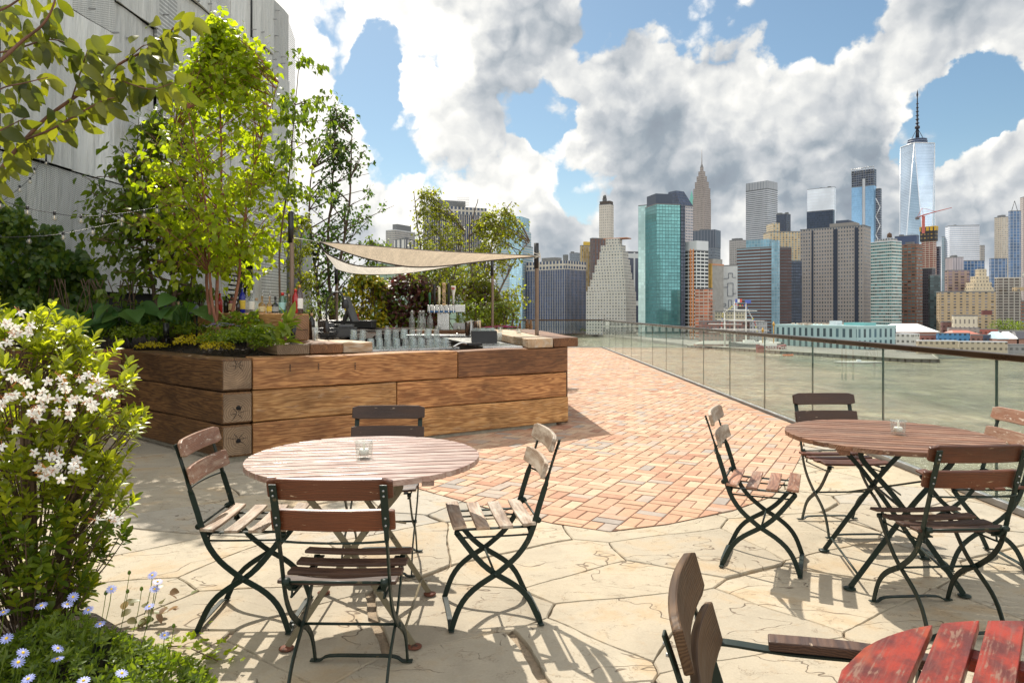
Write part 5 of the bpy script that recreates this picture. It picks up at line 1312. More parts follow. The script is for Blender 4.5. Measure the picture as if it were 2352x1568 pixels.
# hostas
def hosta(px, py, Y, n, s, label, leaf='leaf_hosta', seed=0):
    g = P(px, py, Y); rn = random.Random(seed); t = thing('hosta', label, 'plant', (g.x, g.y, g.z), 0, 'broad-leaved hostas in the planter'); a_ = MB(); b_ = MB()
    for k in range(n):
        a = rn.uniform(0, 2 * pi); h = s * rn.uniform(.5, 1.15); out = s * rn.uniform(.35, 1.0); tip = Vector((cos(a) * out, sin(a) * out, h))
        b_.tube(smooth_path([(0, 0, -.1), (tip.x * .45, tip.y * .45, h * .6), tip], 4), .006, 5)
        d = Vector((cos(a), sin(a), rn.uniform(-.7, -.1))); L = s * rn.uniform(.65, .95)
        a_.leaf(tip, d, Vector((rn.gauss(0, .3), rn.gauss(-.5, .3), 1)), L, L * .78, ((0, .35), (.08, .8), (.25, 1), (.5, .92), (.75, .6), (.92, .22), (1, 0)), .12, .3)
    a_.build('foliage', M[leaf], t); b_.build('stalks', M['leaf_hosta'], t); return t
for i, a in enumerate([(150, 778, 8.6, 12, .32, 'big pale hosta at the far left above the white-flowered shrub'), (225, 775, 8.6, 16, .34, 'hosta with wide leaves left of the dark recess'), (300, 768, 8.8, 18, .34, 'hosta clump in the middle of the planter bed'), (365, 766, 8.9, 14, .32, 'hosta clump beside the upright spotlight'), (85, 778, 8.5, 10, .32, 'hosta half hidden at the left picture edge'), (425, 752, 8.5, 6, .36, 'hosta with one broad round leaf under the green bottle')]): hosta(*a, seed=40 + i)
def clump(px, py, Y, r, h, n, L, W_, leaf, label, seed, name='groundcover_plant', cat='plant', group='low leafy plants in the planter', flat=.5, st=LV1, flowers=None, nf=0, fl=.02, stems=None, base=None):
    g = P(px, py, Y) if base is None else Vector(base); rn = random.Random(seed); t = thing(name, label, cat, tuple(g), 0, group); a_ = MB()
    for k in range(n):
        a = rn.uniform(0, 2 * pi); q = sqrt(rn.random()); rr = r * q; z = h * (1 - q * q * flat) * rn.uniform(.25, 1.0)
        pos = Vector((cos(a) * rr, sin(a) * rr, z)); d = Vector((cos(a) * .6 + rn.gauss(0, .5), sin(a) * .6 + rn.gauss(0, .5), rn.gauss(.25, .5))).normalized(); s = rn.uniform(.6, 1.25)
        a_.leaf(pos, d, Vector((rn.gauss(0, .5), rn.gauss(0, .5), 1)), L * s, W_ * s, st, .15, .3)
    a_.build('foliage', M[leaf], t)
    if stems:
        b_ = MB()
        for k in range(stems): a = rn.uniform(0, 2 * pi); b_.tube([(0, 0, -.05), (cos(a) * r * .5, sin(a) * r * .5, h * .6), (cos(a) * r * .7, sin(a) * r * .7, h * .95)], .005, 4)
        b_.build('stems', M['bark_brown'], t)
    if flowers:
        f_ = MB()
        for k in range(nf):
            a = rn.uniform(0, 2 * pi); q = sqrt(rn.random()); c0 = Vector((cos(a) * r * q, sin(a) * r * q, h * (1.05 - .3 * q)))
            for j in range(6):
                b = j * pi / 3; f_.leaf(c0, Vector((cos(b), sin(b), .3)), Vector((0, 0, 1)), fl, fl * .6, LV1, .1, .2)
        f_.build('blossoms', M[flowers], t)
    return t
for i, (px, py, Y, r, h, n, L, leaf, lab) in enumerate([
    (255, 778, 8.7, .30, .17, 420, .06, 'leaf_ground', 'strawberry-like low plant left of the dark soil patch'), (330, 778, 8.5, .32, .18, 450, .06, 'leaf_ground', 'low bright plant at the soil rim below the hostas'),
    (395, 770, 8.7, .26, .18, 300, .06, 'leaf_green', 'low plant around the foot of the upright spotlight'), (455, 770, 8.4, .26, .16, 340, .045, 'leaf_ground', 'mossy low plant left of the reddish stems'),
    (450, 792, 7.7, .22, .12, 420, .03, 'leaf_yellow', 'yellowish stonecrop at the left of the front corner'), (510, 790, 7.6, .24, .16, 520, .035, 'leaf_ground', 'fine-leaved clump at the foot of the reddish stems'),
    (560, 792, 7.45, .30, .19, 700, .045, 'leaf_ground', 'wide feathery clump spilling towards the timber corner'), (600, 778, 7.6, .24, .15, 420, .06, 'leaf_ground', 'leafy clump in front of the beam'),
    (500, 803, 7.2, .16, .09, 320, .025, 'leaf_yellow', 'small yellow-green stonecrop on the timber rim'), (350, 800, 8.1, .18, .08, 220, .03, 'leaf_yellow', 'low stonecrop patch at the rim left of the soil'), (560, 752, 8.1, .26, .16, 260, .08, 'leaf_ground', 'taller pale-leaved plant below the amber bottles'), (610, 800, 7.3, .14, .1, 200, .04, 'leaf_ground', 'small plant beside the end of the wooden slabs')]):
    clump(px, py, Y, r, h, n, L, L * .55, leaf, lab, 60 + i)
clump(508, 775, 7.75, .2, .16, 160, .035, .018, 'leaf_ground', 'lilac bellflowers at the foot of the reddish stems', 90, name='bellflower', cat='flower', flowers='petal_lilac', nf=34, fl=.028)
clump(645, 775, 7.25, .10, .20, 20, .20, .065, 'leaf_ground', 'broad strap-leaved plant leaning against the end-grain block', 91, st=LV2, flat=.2)
clump(645, 797, 7.1, .08, .08, 10, .16, .05, 'leaf_ground', 'strap-leaved plant drooping over the slab ends', 92, st=LV2, flat=.2)

# behind the bar
tree('birch_tree', 'tall airy tree with small dark leaves against the white sky right of the building', 'tree', (-4.37, 17, 0), [[(0, 0, 0), (.05, 0, 1.5), (-.02, 0, 3), (.1, 0, 4.4), (.2, 0, 6.2)], [(.1, 0, 1.0), (.25, 0, 2.4), (.5, 0, 4.0), (.55, 0, 5.6)], [(-.1, 0, .5), (-.3, 0, 2.2), (-.45, 0, 3.6), (-.4, 0, 4.8)]],
     [(1.4, .55, -.2, 0), (2.3, .95, .1, 0), (3.2, 1.15, .35, 0), (4.0, 1.15, .4, 0), (4.8, .85, .35, 0), (5.5, .55, .3, 0), (6.25, .2, .25, 0)], 105, 7, .10, .07, 'leaf_dark', 'bark_brown', 33, twigs=4, twl=.30, rad=(.05, .012), shell=.35)
tree('young_tree', 'slim light-leaved sapling directly beside the mesh building corner', 'tree', (-4.55, 15.4, 0), [[(0, 0, 0), (.03, 0, 1.2), (-.02, 0, 2.4), (.02, 0, 3.4)]],
     [(1.3, .30, 0, 0), (2.2, .38, 0, 0), (3.0, .3, 0, 0), (3.5, .12, 0, 0)], 46, 8, .065, .05, 'leaf_olive', 'bark_grey', 35, twigs=4, twl=.22, rad=(.025, .006))
clump(738, 742, 14.5, .42, .55, 260, .10, .03, 'leaf_ground', 'light grassy bamboo in front of the white sky behind the wine bottle', 95, name='bamboo', stems=10, group='plants behind the bar', flat=.1)
clump(700, 742, 14.5, .3, .35, 160, .10, .03, 'leaf_ground', 'pale low grass right of the amber bottle', 96, name='bamboo', stems=8, group='plants behind the bar', flat=.1)
tree('yellow_tree', 'airy yellow-green tree spreading above the sail in front of the dark office tower', 'tree', (-1.75, 16, 0), [[(0, 0, 0), (.05, 0, 1.5), (.15, 0, 2.6), (.1, 0, 4.0)], [(.1, 0, .8), (-.2, 0, 2.2), (-.35, 0, 3.2), (-.45, 0, 4.1)], [(.2, 0, 1.2), (.5, 0, 2.4), (.7, 0, 3.2)]],
     [(1.7, .7, .1, 0), (2.4, 1.0, .15, 0), (2.9, .9, .15, 0), (3.3, .6, 0, 0), (3.7, .3, -.1, 0), (4.15, .14, -.2, 0)], 100, 8, .07, .045, 'leaf_olive', 'bark_grey', 44, twigs=5, twl=.26, rad=(.03, .007))
tree('yellow_tree', 'yellow-green tree right of the first, its long shoots crossing the glass tower', 'tree', (-.62, 15.2, 0), [[(0, 0, 0), (.03, 0, 1.3), (.1, 0, 2.4), (.35, 0, 3.3), (.62, 0, 3.75)], [(0, 0, .8), (.3, 0, 1.7), (.75, 0, 2.6), (1.0, 0, 2.9)], [(0, 0, .8), (-.2, 0, 2.0), (-.3, 0, 3.0), (-.1, 0, 3.8)]],
     [(.9, .48, .1, 0), (1.5, .75, .25, 0), (1.9, .72, .25, 0), (2.3, .62, .2, 0), (2.8, .55, .3, 0), (3.3, .3, .3, 0), (3.7, .2, .4, 0)], 100, 8, .075, .05, 'leaf_olive', 'bark_grey', 45, twigs=5, twl=.26, rad=(.03, .007))
tree('small_tree', 'dark pinnate-leaved sapling just behind the left end of the sails', 'tree', ((862 - CX) / F * 17, 17, 0), [[(0, 0, 0), (0, 0, 1.6), (.05, 0, 2.9)]], [(2.4, .3, 0, 0), (2.8, .45, 0, 0), (3.1, .3, 0, 0)], 16, 12, .10, .05, 'leaf_green', 'bark_brown', 46, twigs=3, twl=.2, rad=(.02, .006), layered=1)
def hedge(px0, px1, ytop, ybot, Y, n, L, W_, leafs, label, seed, name='shrub', depth=.6):
    x0, x1 = (px0 - CX) / F * Y, (px1 - CX) / F * Y; zt, zb = H - (ytop - HY) / F * Y, H - (ybot - HY) / F * Y; rn = random.Random(seed)
    t = thing(name, label, 'shrub', ((x0 + x1) / 2, Y, zb), 0, 'shrubs behind the bar'); mbs = {m: MB() for m in set(leafs)}
    w2, hh = (x1 - x0) / 2, zt - zb
    lumps = [(rn.uniform(-w2 * .8, w2 * .8), rn.uniform(0, depth), rn.uniform(.1, .95) * hh, rn.uniform(.16, .34)) for _ in range(int(26 * w2 * hh) + 8)]
    for k in range(n):
        lx, ly, lz, lr = lumps[rn.randrange(len(lumps))]; v = Vector((rn.gauss(0, 1), rn.gauss(0, 1), rn.gauss(0, 1))).normalized() * lr * rn.uniform(.6, 1.05)
        p = Vector((max(-w2 * 1.08, min(w2 * 1.08, lx + v.x)), ly + v.y, max(.0, lz + v.z)));
        if p.z > hh * (1.0 - .25 * (p.x / w2) ** 2): p.z *= .8
        s = rn.uniform(.7, 1.3); mbs[leafs[rn.randrange(len(leafs))]].leaf(p, Vector((rn.gauss(0, .6), rn.gauss(-.3, .5), rn.gauss(-.3, .5))), Vector((rn.gauss(0, .5), -.4, 1)), L * s, W_ * s, LV1, .1, .3)
    for m, b in mbs.items(): b.build('foliage', M[m], t)
    b_ = MB()
    for k in range(9): b_.tube(smooth_path([(rn.uniform(-w2, w2) * .5, depth / 2, -.6), (rn.uniform(-w2, w2) * .8, depth / 2, hh * .5), (rn.uniform(-w2, w2) * .9, depth / 2, hh * .9)], 3), .012, 5)
    b_.build('stems', M['bark_brown'], t); return t
hedge(790, 878, 612, 760, 15.2, 2000, .10, .065, ['leaf_yellow', 'leaf_yellow', 'leaf_olive', 'leaf_ground'], 'golden-yellow leafy shrub behind the monitor', 51)
hedge(872, 1000, 622, 762, 15.6, 2600, .11, .08, ['leaf_purple', 'leaf_purple', 'leaf_purple', 'leaf_green'], 'dusky purple smoke bush in front of the glass blocks', 52)
hedge(960, 1085, 600, 700, 16.4, 1300, .08, .055, ['leaf_green', 'leaf_olive'], 'small-leaved green shrub above the purple bush', 53)
hedge(985, 1025, 640, 760, 16.2, 500, .08, .06, ['leaf_dark', 'leaf_green', 'leaf_purple'], 'climber growing up the glass blocks behind the taps', 56, depth=.3)
hedge(1062, 1138, 640, 720, 15.0, 1300, .08, .055, ['leaf_purple', 'leaf_olive', 'leaf_olive'], 'reddish-green shrub around the second yellow tree', 54)
hedge(1110, 1190, 690, 752, 14.3, 1100, .06, .045, ['leaf_olive', 'leaf_ground', 'leaf_green'], 'rounded green shrub above the pink flowers', 55)
clump(1095, 760, 14.2, .40, .62, 330, .15, .028, 'leaf_ground', 'lance-leaved plant with upright shoots right of the tap tower', 97, st=LV2, flat=.15, stems=14, group='plants behind the bar')
clump(1150, 764, 13.9, .36, .14, 340, .06, .035, 'leaf_green', 'mound of magenta chrysanthemums at the end of the counter', 98, name='pink_chrysanthemum', cat='flower', flowers='petal_pink', nf=420, fl=.035, group='plants behind the bar')
clump(905, 760, 14.3, .5, .06, 160, .05, .03, 'leaf_green', 'few pink blossoms low behind the black case', 99, name='pink_chrysanthemum', cat='flower', flowers='petal_pink', nf=40, fl=.04, group='plants behind the bar')

# ---------------------------------------------------------------- foreground left: white-flowered shrub
t = thing('azalea_shrub', 'sunlit white-flowered shrub filling the left edge of the foreground', 'shrub', (-2.0, 3.0, .0)); rn = random.Random(77)
br, lf, lo_ = MB(), MB(), MB(); tips = []
for k in range(7):
    a = rn.uniform(0, 6.28); MB().tube(smooth_path([(rn.uniform(-.09, .09), rn.uniform(-.06, .06), 0), (cos(a) * .12, sin(a) * .1, .35), (cos(a) * .18, sin(a) * .16, .75), (cos(a) * .2, sin(a) * .2, 1.1)], 4), [.016 - .0009 * i for i in range(13)], 7).build('trunk', M['bark_brown'], t)
tabA = [(.10, .20, -.05), (.30, .30, -.03), (.5, .37, 0), (.8, .40, .0), (1.1, .42, -.02), (1.28, .36, -.08), (1.42, .20, -.16)]
def radA(z):
    for a, b in zip(tabA, tabA[1:]):
        if z <= b[0]: u = max(0, (z - a[0]) / (b[0] - a[0])); return a[1] + (b[1] - a[1]) * u, a[2] + (b[2] - a[2]) * u
    return tabA[-1][1:]
for k in range(640):
    z = .16 + 1.24 * rn.random() ** .9; r, cx = radA(z); a = rn.uniform(0, 2 * pi); q = r * (.45 + .6 * rn.random())
    tip = Vector((cx + q * cos(a), q * sin(a) * .9, z + .03 * rn.gauss(0, 1))); s0 = Vector((cx + q * cos(a) * .45, q * sin(a) * .45, max(.03, z - .16 - .12 * rn.random())))
    mid = s0.lerp(tip, .55) + Vector((0, 0, -.02)); br.tube(smooth_path([s0, mid, tip], 3), [.0035, .0033, .003, .0028, .0025, .002, .0015], 5, cap=False)
    ax = (tip - mid).normalized(); ax = (ax + Vector((0, 0, .5))).normalized(); tips.append((tip, ax))
    for j in range(11):
        b = j * 2.4 + rn.random(); o_ = ax.orthogonal().normalized(); o2 = ax.cross(o_); el = .2 + .9 * (j / 10)
        d = (ax * (1.1 - el * .8) + (o_ * cos(b) + o2 * sin(b)) * el).normalized(); L = rn.uniform(.034, .062)
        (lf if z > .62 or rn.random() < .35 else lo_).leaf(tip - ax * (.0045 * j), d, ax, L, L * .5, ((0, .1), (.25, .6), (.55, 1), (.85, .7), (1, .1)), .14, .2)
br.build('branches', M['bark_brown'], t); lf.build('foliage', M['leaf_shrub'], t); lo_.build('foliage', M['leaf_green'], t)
fl_spots = [(20, 745), (55, 770), (28, 800), (60, 900), (108, 912), (160, 918), (190, 930), (228, 905), (60, 945), (85, 955), (28, 850), (135, 1045), (165, 1062), (95, 1062), (105, 1085), (170, 1082), (10, 930), (255, 1190), (205, 870), (130, 880), (12, 1000)]
for px, py in fl_spots:
    Y = 2.62 + rn.uniform(-.05, .05); c0 = P(px, py, Y) - t.location
    for q in range(rn.randint(3, 5)):
        pb = MB(); stm = MB(); ctr_ = c0 + Vector((rn.gauss(0, .026), rn.gauss(0, .02), rn.gauss(0, .018))); nx = Vector((rn.gauss(.2, .5), rn.gauss(-.8, .4), rn.gauss(.3, .5))).normalized(); o_ = nx.orthogonal().normalized(); o2 = nx.cross(o_); ph = rn.random() * 6
        for j in range(5):
            b = ph + j * 1.2566; d = (o_ * cos(b) + o2 * sin(b) + nx * .35).normalized(); pb.leaf(ctr_, d, nx, .0175, .0105, ((0, .25), (.35, .85), (.7, 1), (.92, .6), (1, .1)), .1, .55)
        pb.tube([ctr_ - nx * .03, ctr_], [.0022, .004], 6)
        for j in range(4): b = rn.random() * 6.28; stm.tube([ctr_, ctr_ + (nx + (o_ * cos(b) + o2 * sin(b)) * .3) * .03], .0006, 4)
        f_ = pb.build('flower', M['petal_white'], t); stm.build('stamens', M['stamen'], f_)
# daisies and low foliage in front
t = thing('blue_daisy_plant', 'bushy blue daisy plant spreading over the paving in the bottom left corner', 'flower', (-1.75, 2.6, 0)); rn = random.Random(78); a_ = MB(); b_ = MB(); sb = MB()
def dz_in(px, py):  # outline of the mass in the picture, as ground plan with height
    return py > 1385 + max(0, (60 - px)) * .2 and py > 1378 + .0009 * (px - 180) ** 2 * (1 if px > 180 else .3) - 0 
cnt = 0
while cnt < 4200:
    x, y = rn.uniform(-1.1, .85), rn.uniform(-.95, .55)
    e = ((x + .1) / .80) ** 2 + ((y + .12) / .50) ** 2
    if e > 1: continue
    h = .27 * sqrt(max(0, 1 - e)) * (.8 + .25 * sin(x * 9 + y * 7)); z = h * rn.uniform(.15, 1.05); cnt += 1
    d = Vector((rn.gauss(0, .6), rn.gauss(-.1, .6), rn.gauss(.6, .4))).normalized(); L = rn.uniform(.018, .034)
    p = Vector((x, y, z)); ax = d
    for j in range(4):
        b = j * 1.7 + rn.random(); o_ = ax.orthogonal().normalized(); o2 = ax.cross(o_)
        (a_ if rn.random() < .55 else b_).leaf(p - ax * .005 * j, (ax * .6 + (o_ * cos(b) + o2 * sin(b)) * .8).normalized(), ax, L, L * .42, LV1, .12, .25)
    if cnt % 6 == 0: sb.tube([p, p - ax * .05 - Vector((0, 0, .04))], .0012, 4, cap=False)
a_.build('foliage', M['leaf_ground'], t); b_.build('foliage', M['leaf_green'], t); sb.build('stems', M['leaf_dark'], t)
def daisy(px, py, Y, s=1.0, face=None, base=None):
    c0 = P(px, py, Y) - t.location; nx = Vector(face or (rn.gauss(.1, .25), rn.gauss(-.35, .25), 1)).normalized(); o_ = nx.orthogonal().normalized(); o2 = nx.cross(o_); pb = MB(); n_ = 13; ph = rn.random()
    for j in range(n_):
        b = ph + j * 2 * pi / n_; pb.leaf(c0 + (o_ * cos(b) + o2 * sin(b)) * .004, (o_ * cos(b) + o2 * sin(b) + nx * .08).normalized(), nx, .017 * s, .0055 * s, ((0, .4), (.3, .9), (.75, 1), (1, .2)), .05, .12)
    f_ = pb.build('flower', M['petal_blue'], t); e = MB(); e.lathe([(.0052 * s, -.001), (.005 * s, .002), (.0, .0035)], (0, 0, 0), 8); e.xform(Matrix.Translation(c0) @ frame(o_, o2).to_4x4()).build('eye', M['daisy_eye'], f_)
    st_ = MB(); st_.tube(smooth_path([c0 - nx * .002, c0 + Vector((-.01, .005, -.06)), c0 + Vector((-.03, .0, -.15))], 3), .0014, 5); st_.build('stalk', M['leaf_green'], f_)
for px, py, Y in [(350, 1320, 2.72), (362, 1335, 2.70), (355, 1352, 2.68), (256, 1352, 2.6), (343, 1392, 2.6), (203, 1400, 2.5), (230, 1432, 2.5), (155, 1387, 2.4), (95, 1390, 2.3), (168, 1370, 2.5), (15, 1465, 2.15), (53, 1498, 2.15), (133, 1488, 2.2), (132, 1512, 2.2), (42, 1520, 2.1), (378, 1458, 2.62), (65, 1558, 2.05), (192, 1562, 2.1), (8, 1405, 2.3), (280, 1545, 2.15)]: daisy(px, py, Y, .88)
# buds
for px, py, Y in [(297, 1315, 2.7), (293, 1358, 2.68), (325, 1352, 2.68), (243, 1362, 2.6), (399, 1437, 2.62), (185, 1410, 2.5)]:
    bu = MB(); c0 = P(px, py, Y) - t.location; bu.lathe([(0, -.008), (.006, -.003), (.0065, .003), (.003, .009), (0, .01)], tuple(c0), 8); bu = bu.build('bud', M['leaf_green'], t); MB().tube(smooth_path([c0 - Vector((0, 0, .006)), c0 + Vector((-.012, 0, -.08)), c0 + Vector((-.03, 0, -.16))], 3), .0012, 5).build('stalk', M['leaf_green'], bu)
# ivy runner reaching to the right
t = thing('ivy_runner', 'trailing ivy sprig creeping across the flagstones towards the chair', 'ivy', (-1.25, 2.75, 0)); rn = random.Random(79); a_, b_ = MB(), MB()
pth = smooth_path([G(300, 1500), G(360, 1505), G(420, 1500), G(470, 1520), G(500, 1535)], 5)
b_.tube([p + Vector((0, 0, .03)) - t.location for p in pth], .003, 5)
for k in range(70):
    p = pth[rn.randrange(len(pth))] + Vector((rn.gauss(0, .05), rn.gauss(0, .04), rn.uniform(.01, .09))) - t.location; s = rn.uniform(.02, .042)
    d0_ = Vector((rn.gauss(0, 1), rn.gauss(0, 1), rn.gauss(.2, .3))).normalized(); up = Vector((rn.gauss(0, .4), rn.gauss(0, .4), 1)); sd = d0_.cross(up).normalized()
    for q, l in ((0, 1), (1, .8), (-1, .8), (1.9, .5), (-1.9, .5)): a_.leaf(p, (d0_ + sd * q * .75).normalized(), up, s * l, s * .5, LV1, .08, .1, .6)
a_.build('foliage', M['leaf_lime'], t); b_.build('stem', M['bark_brown'], t)
t = thing('variegated_ivy', 'cluster of pink-edged variegated leaves between the daisies', 'ivy', tuple(G(340, 1430)), 0); a_ = MB()
for k in range(26): a_.leaf(Vector((rn.gauss(0, .07), rn.gauss(0, .05), rn.uniform(.02, .14))), Vector((rn.gauss(0, 1), rn.gauss(-.5, .6), rn.gauss(0, .3))).normalized(), Vector((rn.gauss(0, .4), rn.gauss(0, .4), 1)), .05, .035, LV2, .1, .2)
a_.build('foliage', leafmat('variegated', (.16, .20, .07), (.28, .17, .12), .4, tcol=(1.4, 1.3, 1)), t)
t = thing('plant_light', 'black tubular ground spotlight hidden among the daisies', 'spotlight', tuple(G(365, 1450)), 0); q = P(218 + 130 - 0, 1400, 2.7)
t.location = (P(352, 1410, 2.6).x - .0, 2.6, 0); t.location.x = P(222, 1420, 2.6).x
MB().tube([(0, 0, .0), (.0, 0, .12)], .01, 8).build('stake', M['black_metal'], t); mb = MB(); mb.tube([(-.01, 0, .08), (.025, .0, .20)], .03, 12, cap=False); mb.build('head', M['black_metal'], t)
# mulch under the foreground plants
mb = MB(); rn = random.Random(5); vs = [(-2.0, 2.75, .03)]; K = 28
for k in range(K): a = 2 * pi * k / K; vs.append((-2.05 + .62 * cos(a) * (1 + .1 * sin(3 * a)), 2.65 + .62 * sin(a) * (1 + .12 * cos(4 * a)), .008))
mb.add(vs, [(0, 1 + k, 1 + (k + 1) % K) for k in range(K)]); tag(mb.build('bed_soil', M['soil']), kind='structure')

# ---------------------------------------------------------------- branch hanging into the top left
t = thing('overhanging_tree', 'large-leaved branch reaching in from the top left corner close to the viewer', 'tree', (-1.9, 1.75, 0)); rn = random.Random(88); a_, b_ = MB(), MB()
MB().tube(smooth_path([(0, 0, 0), (.02, .05, .9), (-.02, .02, 1.7), (.05, 0, 2.5)], 5), [.035 - .0012 * i for i in range(16)], 9).build('trunk', M['bark_brown'], t)
YB = 1.95
def bpath(pts): return [P(x, y, YB + dy) - t.location for x, y, dy in pts]
runs = [([(-60, 500, -.05), (0, 392, 0), (60, 318, .0), (110, 268, .02), (165, 228, .03), (215, 195, .04), (270, 150, .05), (330, 118, .07), (380, 82, .08), (420, 45, .1), (438, 30, .1)], .009),
        ([(60, 320, 0), (120, 296, -.04), (180, 262, -.05), (235, 232, -.06), (262, 225, -.06)], .005), ([(215, 195, .04), (262, 182, .0), (305, 195, -.03), (350, 205, -.05), (400, 190, -.06)], .004),
        ([(-80, 200, -.2), (0, 140, -.15), (50, 95, -.1), (95, 60, -.1), (120, 20, -.1), (135, -40, -.1)], .008), ([(-60, 130, -.1), (30, 115, -.05), (105, 92, 0), (150, 98, .05), (190, 120, .05)], .0045),
        ([(-60, 250, -.2), (0, 205, -.15), (60, 190, -.1), (110, 178, -.08)], .004), ([(-60, 40, -.2), (10, 20, -.2), (70, -20, -.2)], .006), ([(165, 228, .03), (190, 150, .0), (205, 105, 0), (215, 80, 0)], .0035), ([(-60, 330, -.1), (0, 300, -.1), (60, 270, -.1)], .004), ([(290, 140, .06), (330, 105, .0), (350, 110, -.03)], .003)]
for pts, r in runs:
    p = smooth_path(bpath(pts), 4); b_.tube(p, [r * .68 * (1 - .65 * i / len(p)) for i in range(len(p))], 7)
def bl(px, py, ang, L=.075, w_=.55, dy=0, curl=.45):
    p = P(px, py, YB + dy) - t.location; a = R(ang); d = Vector((cos(a), rn.gauss(0, .35), sin(a))).normalized()
    a_.leaf(p, d, Vector((rn.gauss(0, .6), -1 + rn.gauss(0, .5), rn.gauss(.3, .5))), L, L * w_, ((0, .05), (.12, .5), (.3, .9), (.5, 1), (.7, .85), (.87, .5), (1, 0)), .16, curl)
for px, py, an in [(120, 108, -70), (100, 100, -55), (60, 110, -80), (10, 150, -80), (5, 220, -90), (50, 75, -20), (110, 75, -30), (85, 60, -60), (150, 100, -40), (60, 40, -75), (100, 30, -60), (130, 20, -80), (20, 30, -60), (165, 110, -100), (205, 110, -60), (225, 115, 10), (160, 160, 150), (170, 165, -70),
                   (215, 100, 20), (250, 130, 150), (262, 118, 170), (300, 100, 60), (330, 95, 60), (360, 62, 170), (372, 60, 150), (385, 75, -80), (395, 85, 10), (400, 110, -85), (380, 100, -60), (420, 45, -70), (438, 30, -80), (340, 140, -80), (290, 160, 190), (320, 165, -75), (350, 150, -40), (275, 160, -80),
                   (240, 190, -80), (225, 215, -70), (250, 225, -75), (260, 220, -85), (205, 240, -80), (190, 235, -95), (180, 245, -85), (300, 195, -70), (330, 200, -80), (280, 190, -100), (360, 195, -20), (400, 185, -10), (380, 190, -60), (430, 210, -75), (150, 260, -10), (130, 275, -80), (100, 290, -70), (70, 270, 150),
                   (40, 300, 160), (20, 320, -60), (15, 345, -80), (50, 320, -20), (30, 360, -60), (5, 380, -85), (70, 310, 10), (90, 250, 160), (30, 180, -10), (50, 190, -80), (80, 180, -15), (110, 180, -30), (20, 200, -60), (5, 95, -40), (0, 60, -60), (30, 10, -30), (75, 0, -70), (0, 430, -80), (15, 265, -60), (0, 290, -20), (45, 150, -60), (35, 130, -30), (310, 120, 170), (240, 170, 160), (195, 205, 150), (345, 165, 30), (410, 200, -50), (130, 0, -60), (10, 10, -80), (55, 55, -40), (25, 75, -70), (0, 20, -20), (120, 55, -70)]:
    bl(px + rn.uniform(-4, 4), py + rn.uniform(-4, 4), an + rn.uniform(-15, 15), rn.uniform(.040, .070), rn.uniform(.42, .60), rn.uniform(-.06, .06))
for pts, r in runs:
    q = smooth_path([Vector((x, y, d)) for x, y, d in pts], 6)
    for k in range(int(len(q) * 1.0)):
        v = q[rn.randrange(len(q))]
        if v.x > -60: bl(v.x + rn.gauss(0, 9), v.y + rn.gauss(4, 8), rn.uniform(-140, -10), rn.uniform(.035, .065), rn.uniform(.42, .6), rn.uniform(-.09, .09))
a_.build('foliage', leafmat('leaf_large', (.022, .040, .008), (.17, .18, .018), .5, .45), t); b_.build('branches', bark('bark_twig', (.15, .065, .035), (.08, .04, .025)), t)

# ---------------------------------------------------------------- string lights
BULB = glass_mat('bulb_glass', (.92, .9, .85), ior=1.9, dirt_sparkle=.10)
def strand(label, pts, bulbs, Y, rb=.021):
    t = thing('string_lights', label, 'string lights', P(*pts[0][:2], pts[0][2]), 0, 'strings of clear globe bulbs'); L = [P(*q) for q in pts]; sp_ = smooth_path(L, 8)
    MB().tube([p - t.location for p in sp_], .0028, 6).build('cord', M['black_metal'], t)
    for px, py in bulbs:
        q = min(sp_, key=lambda p: abs((p.x / p.y * F + CX) - px)); yb = q.y
        top = P(px, py, yb) - t.location; cz = (q - t.location).z
        b = MB(); b.lathe([(0, -.022), (.012, -.020), (.0195, -.010), (rb, 0), (.0195, .010), (.013, .019), (.009, .026), (0, .026)], tuple(top), 14); o = b.build('bulb', BULB, t)
        MB().lathe([(.010, .024), (.011, .05), (.006, max(.055, cz - top.z)), (0, max(.056, cz - top.z + .001))], tuple(top), 8).build('socket', M['black_metal'], o)
        MB().tube([top + Vector((0, 0, -.008)), top + Vector((0, 0, .02))], .003, 5).build('filament', simple('warm_filament', (.8, .65, .4), .4), o)
strand('nearest string of clear globe bulbs sagging across the mesh wall', [(-40, 450, 5.2), (0, 460, 5.3), (63, 478, 5.5), (125, 490, 5.6), (190, 497, 5.9), (280, 490, 6.2), (362, 476, 6.5)], [(0, 474), (63, 489), (125, 501), (186, 508), (235, 506), (280, 505), (331, 496), (361, 485)], 5.5)
strand('upper string of small globe bulbs climbing the mesh wall at the far left', [(-20, 480, 7.2), (45, 432, 7.6), (75, 402, 8.0), (95, 365, 8.3), (112, 330, 8.6), (128, 310, 8.8), (165, 250, 9.0)], [(45, 437), (69, 418), (79, 396), (106, 376), (114, 351), (126, 326)], 8, .019)
strand('lower string of globe bulbs crossing the dark climber', [(-20, 545, 5.8), (60, 544, 6.0), (137, 538, 6.2), (200, 526, 6.5), (275, 510, 7.0)], [(67, 555), (145, 546), (213, 534), (279, 516)], 6)
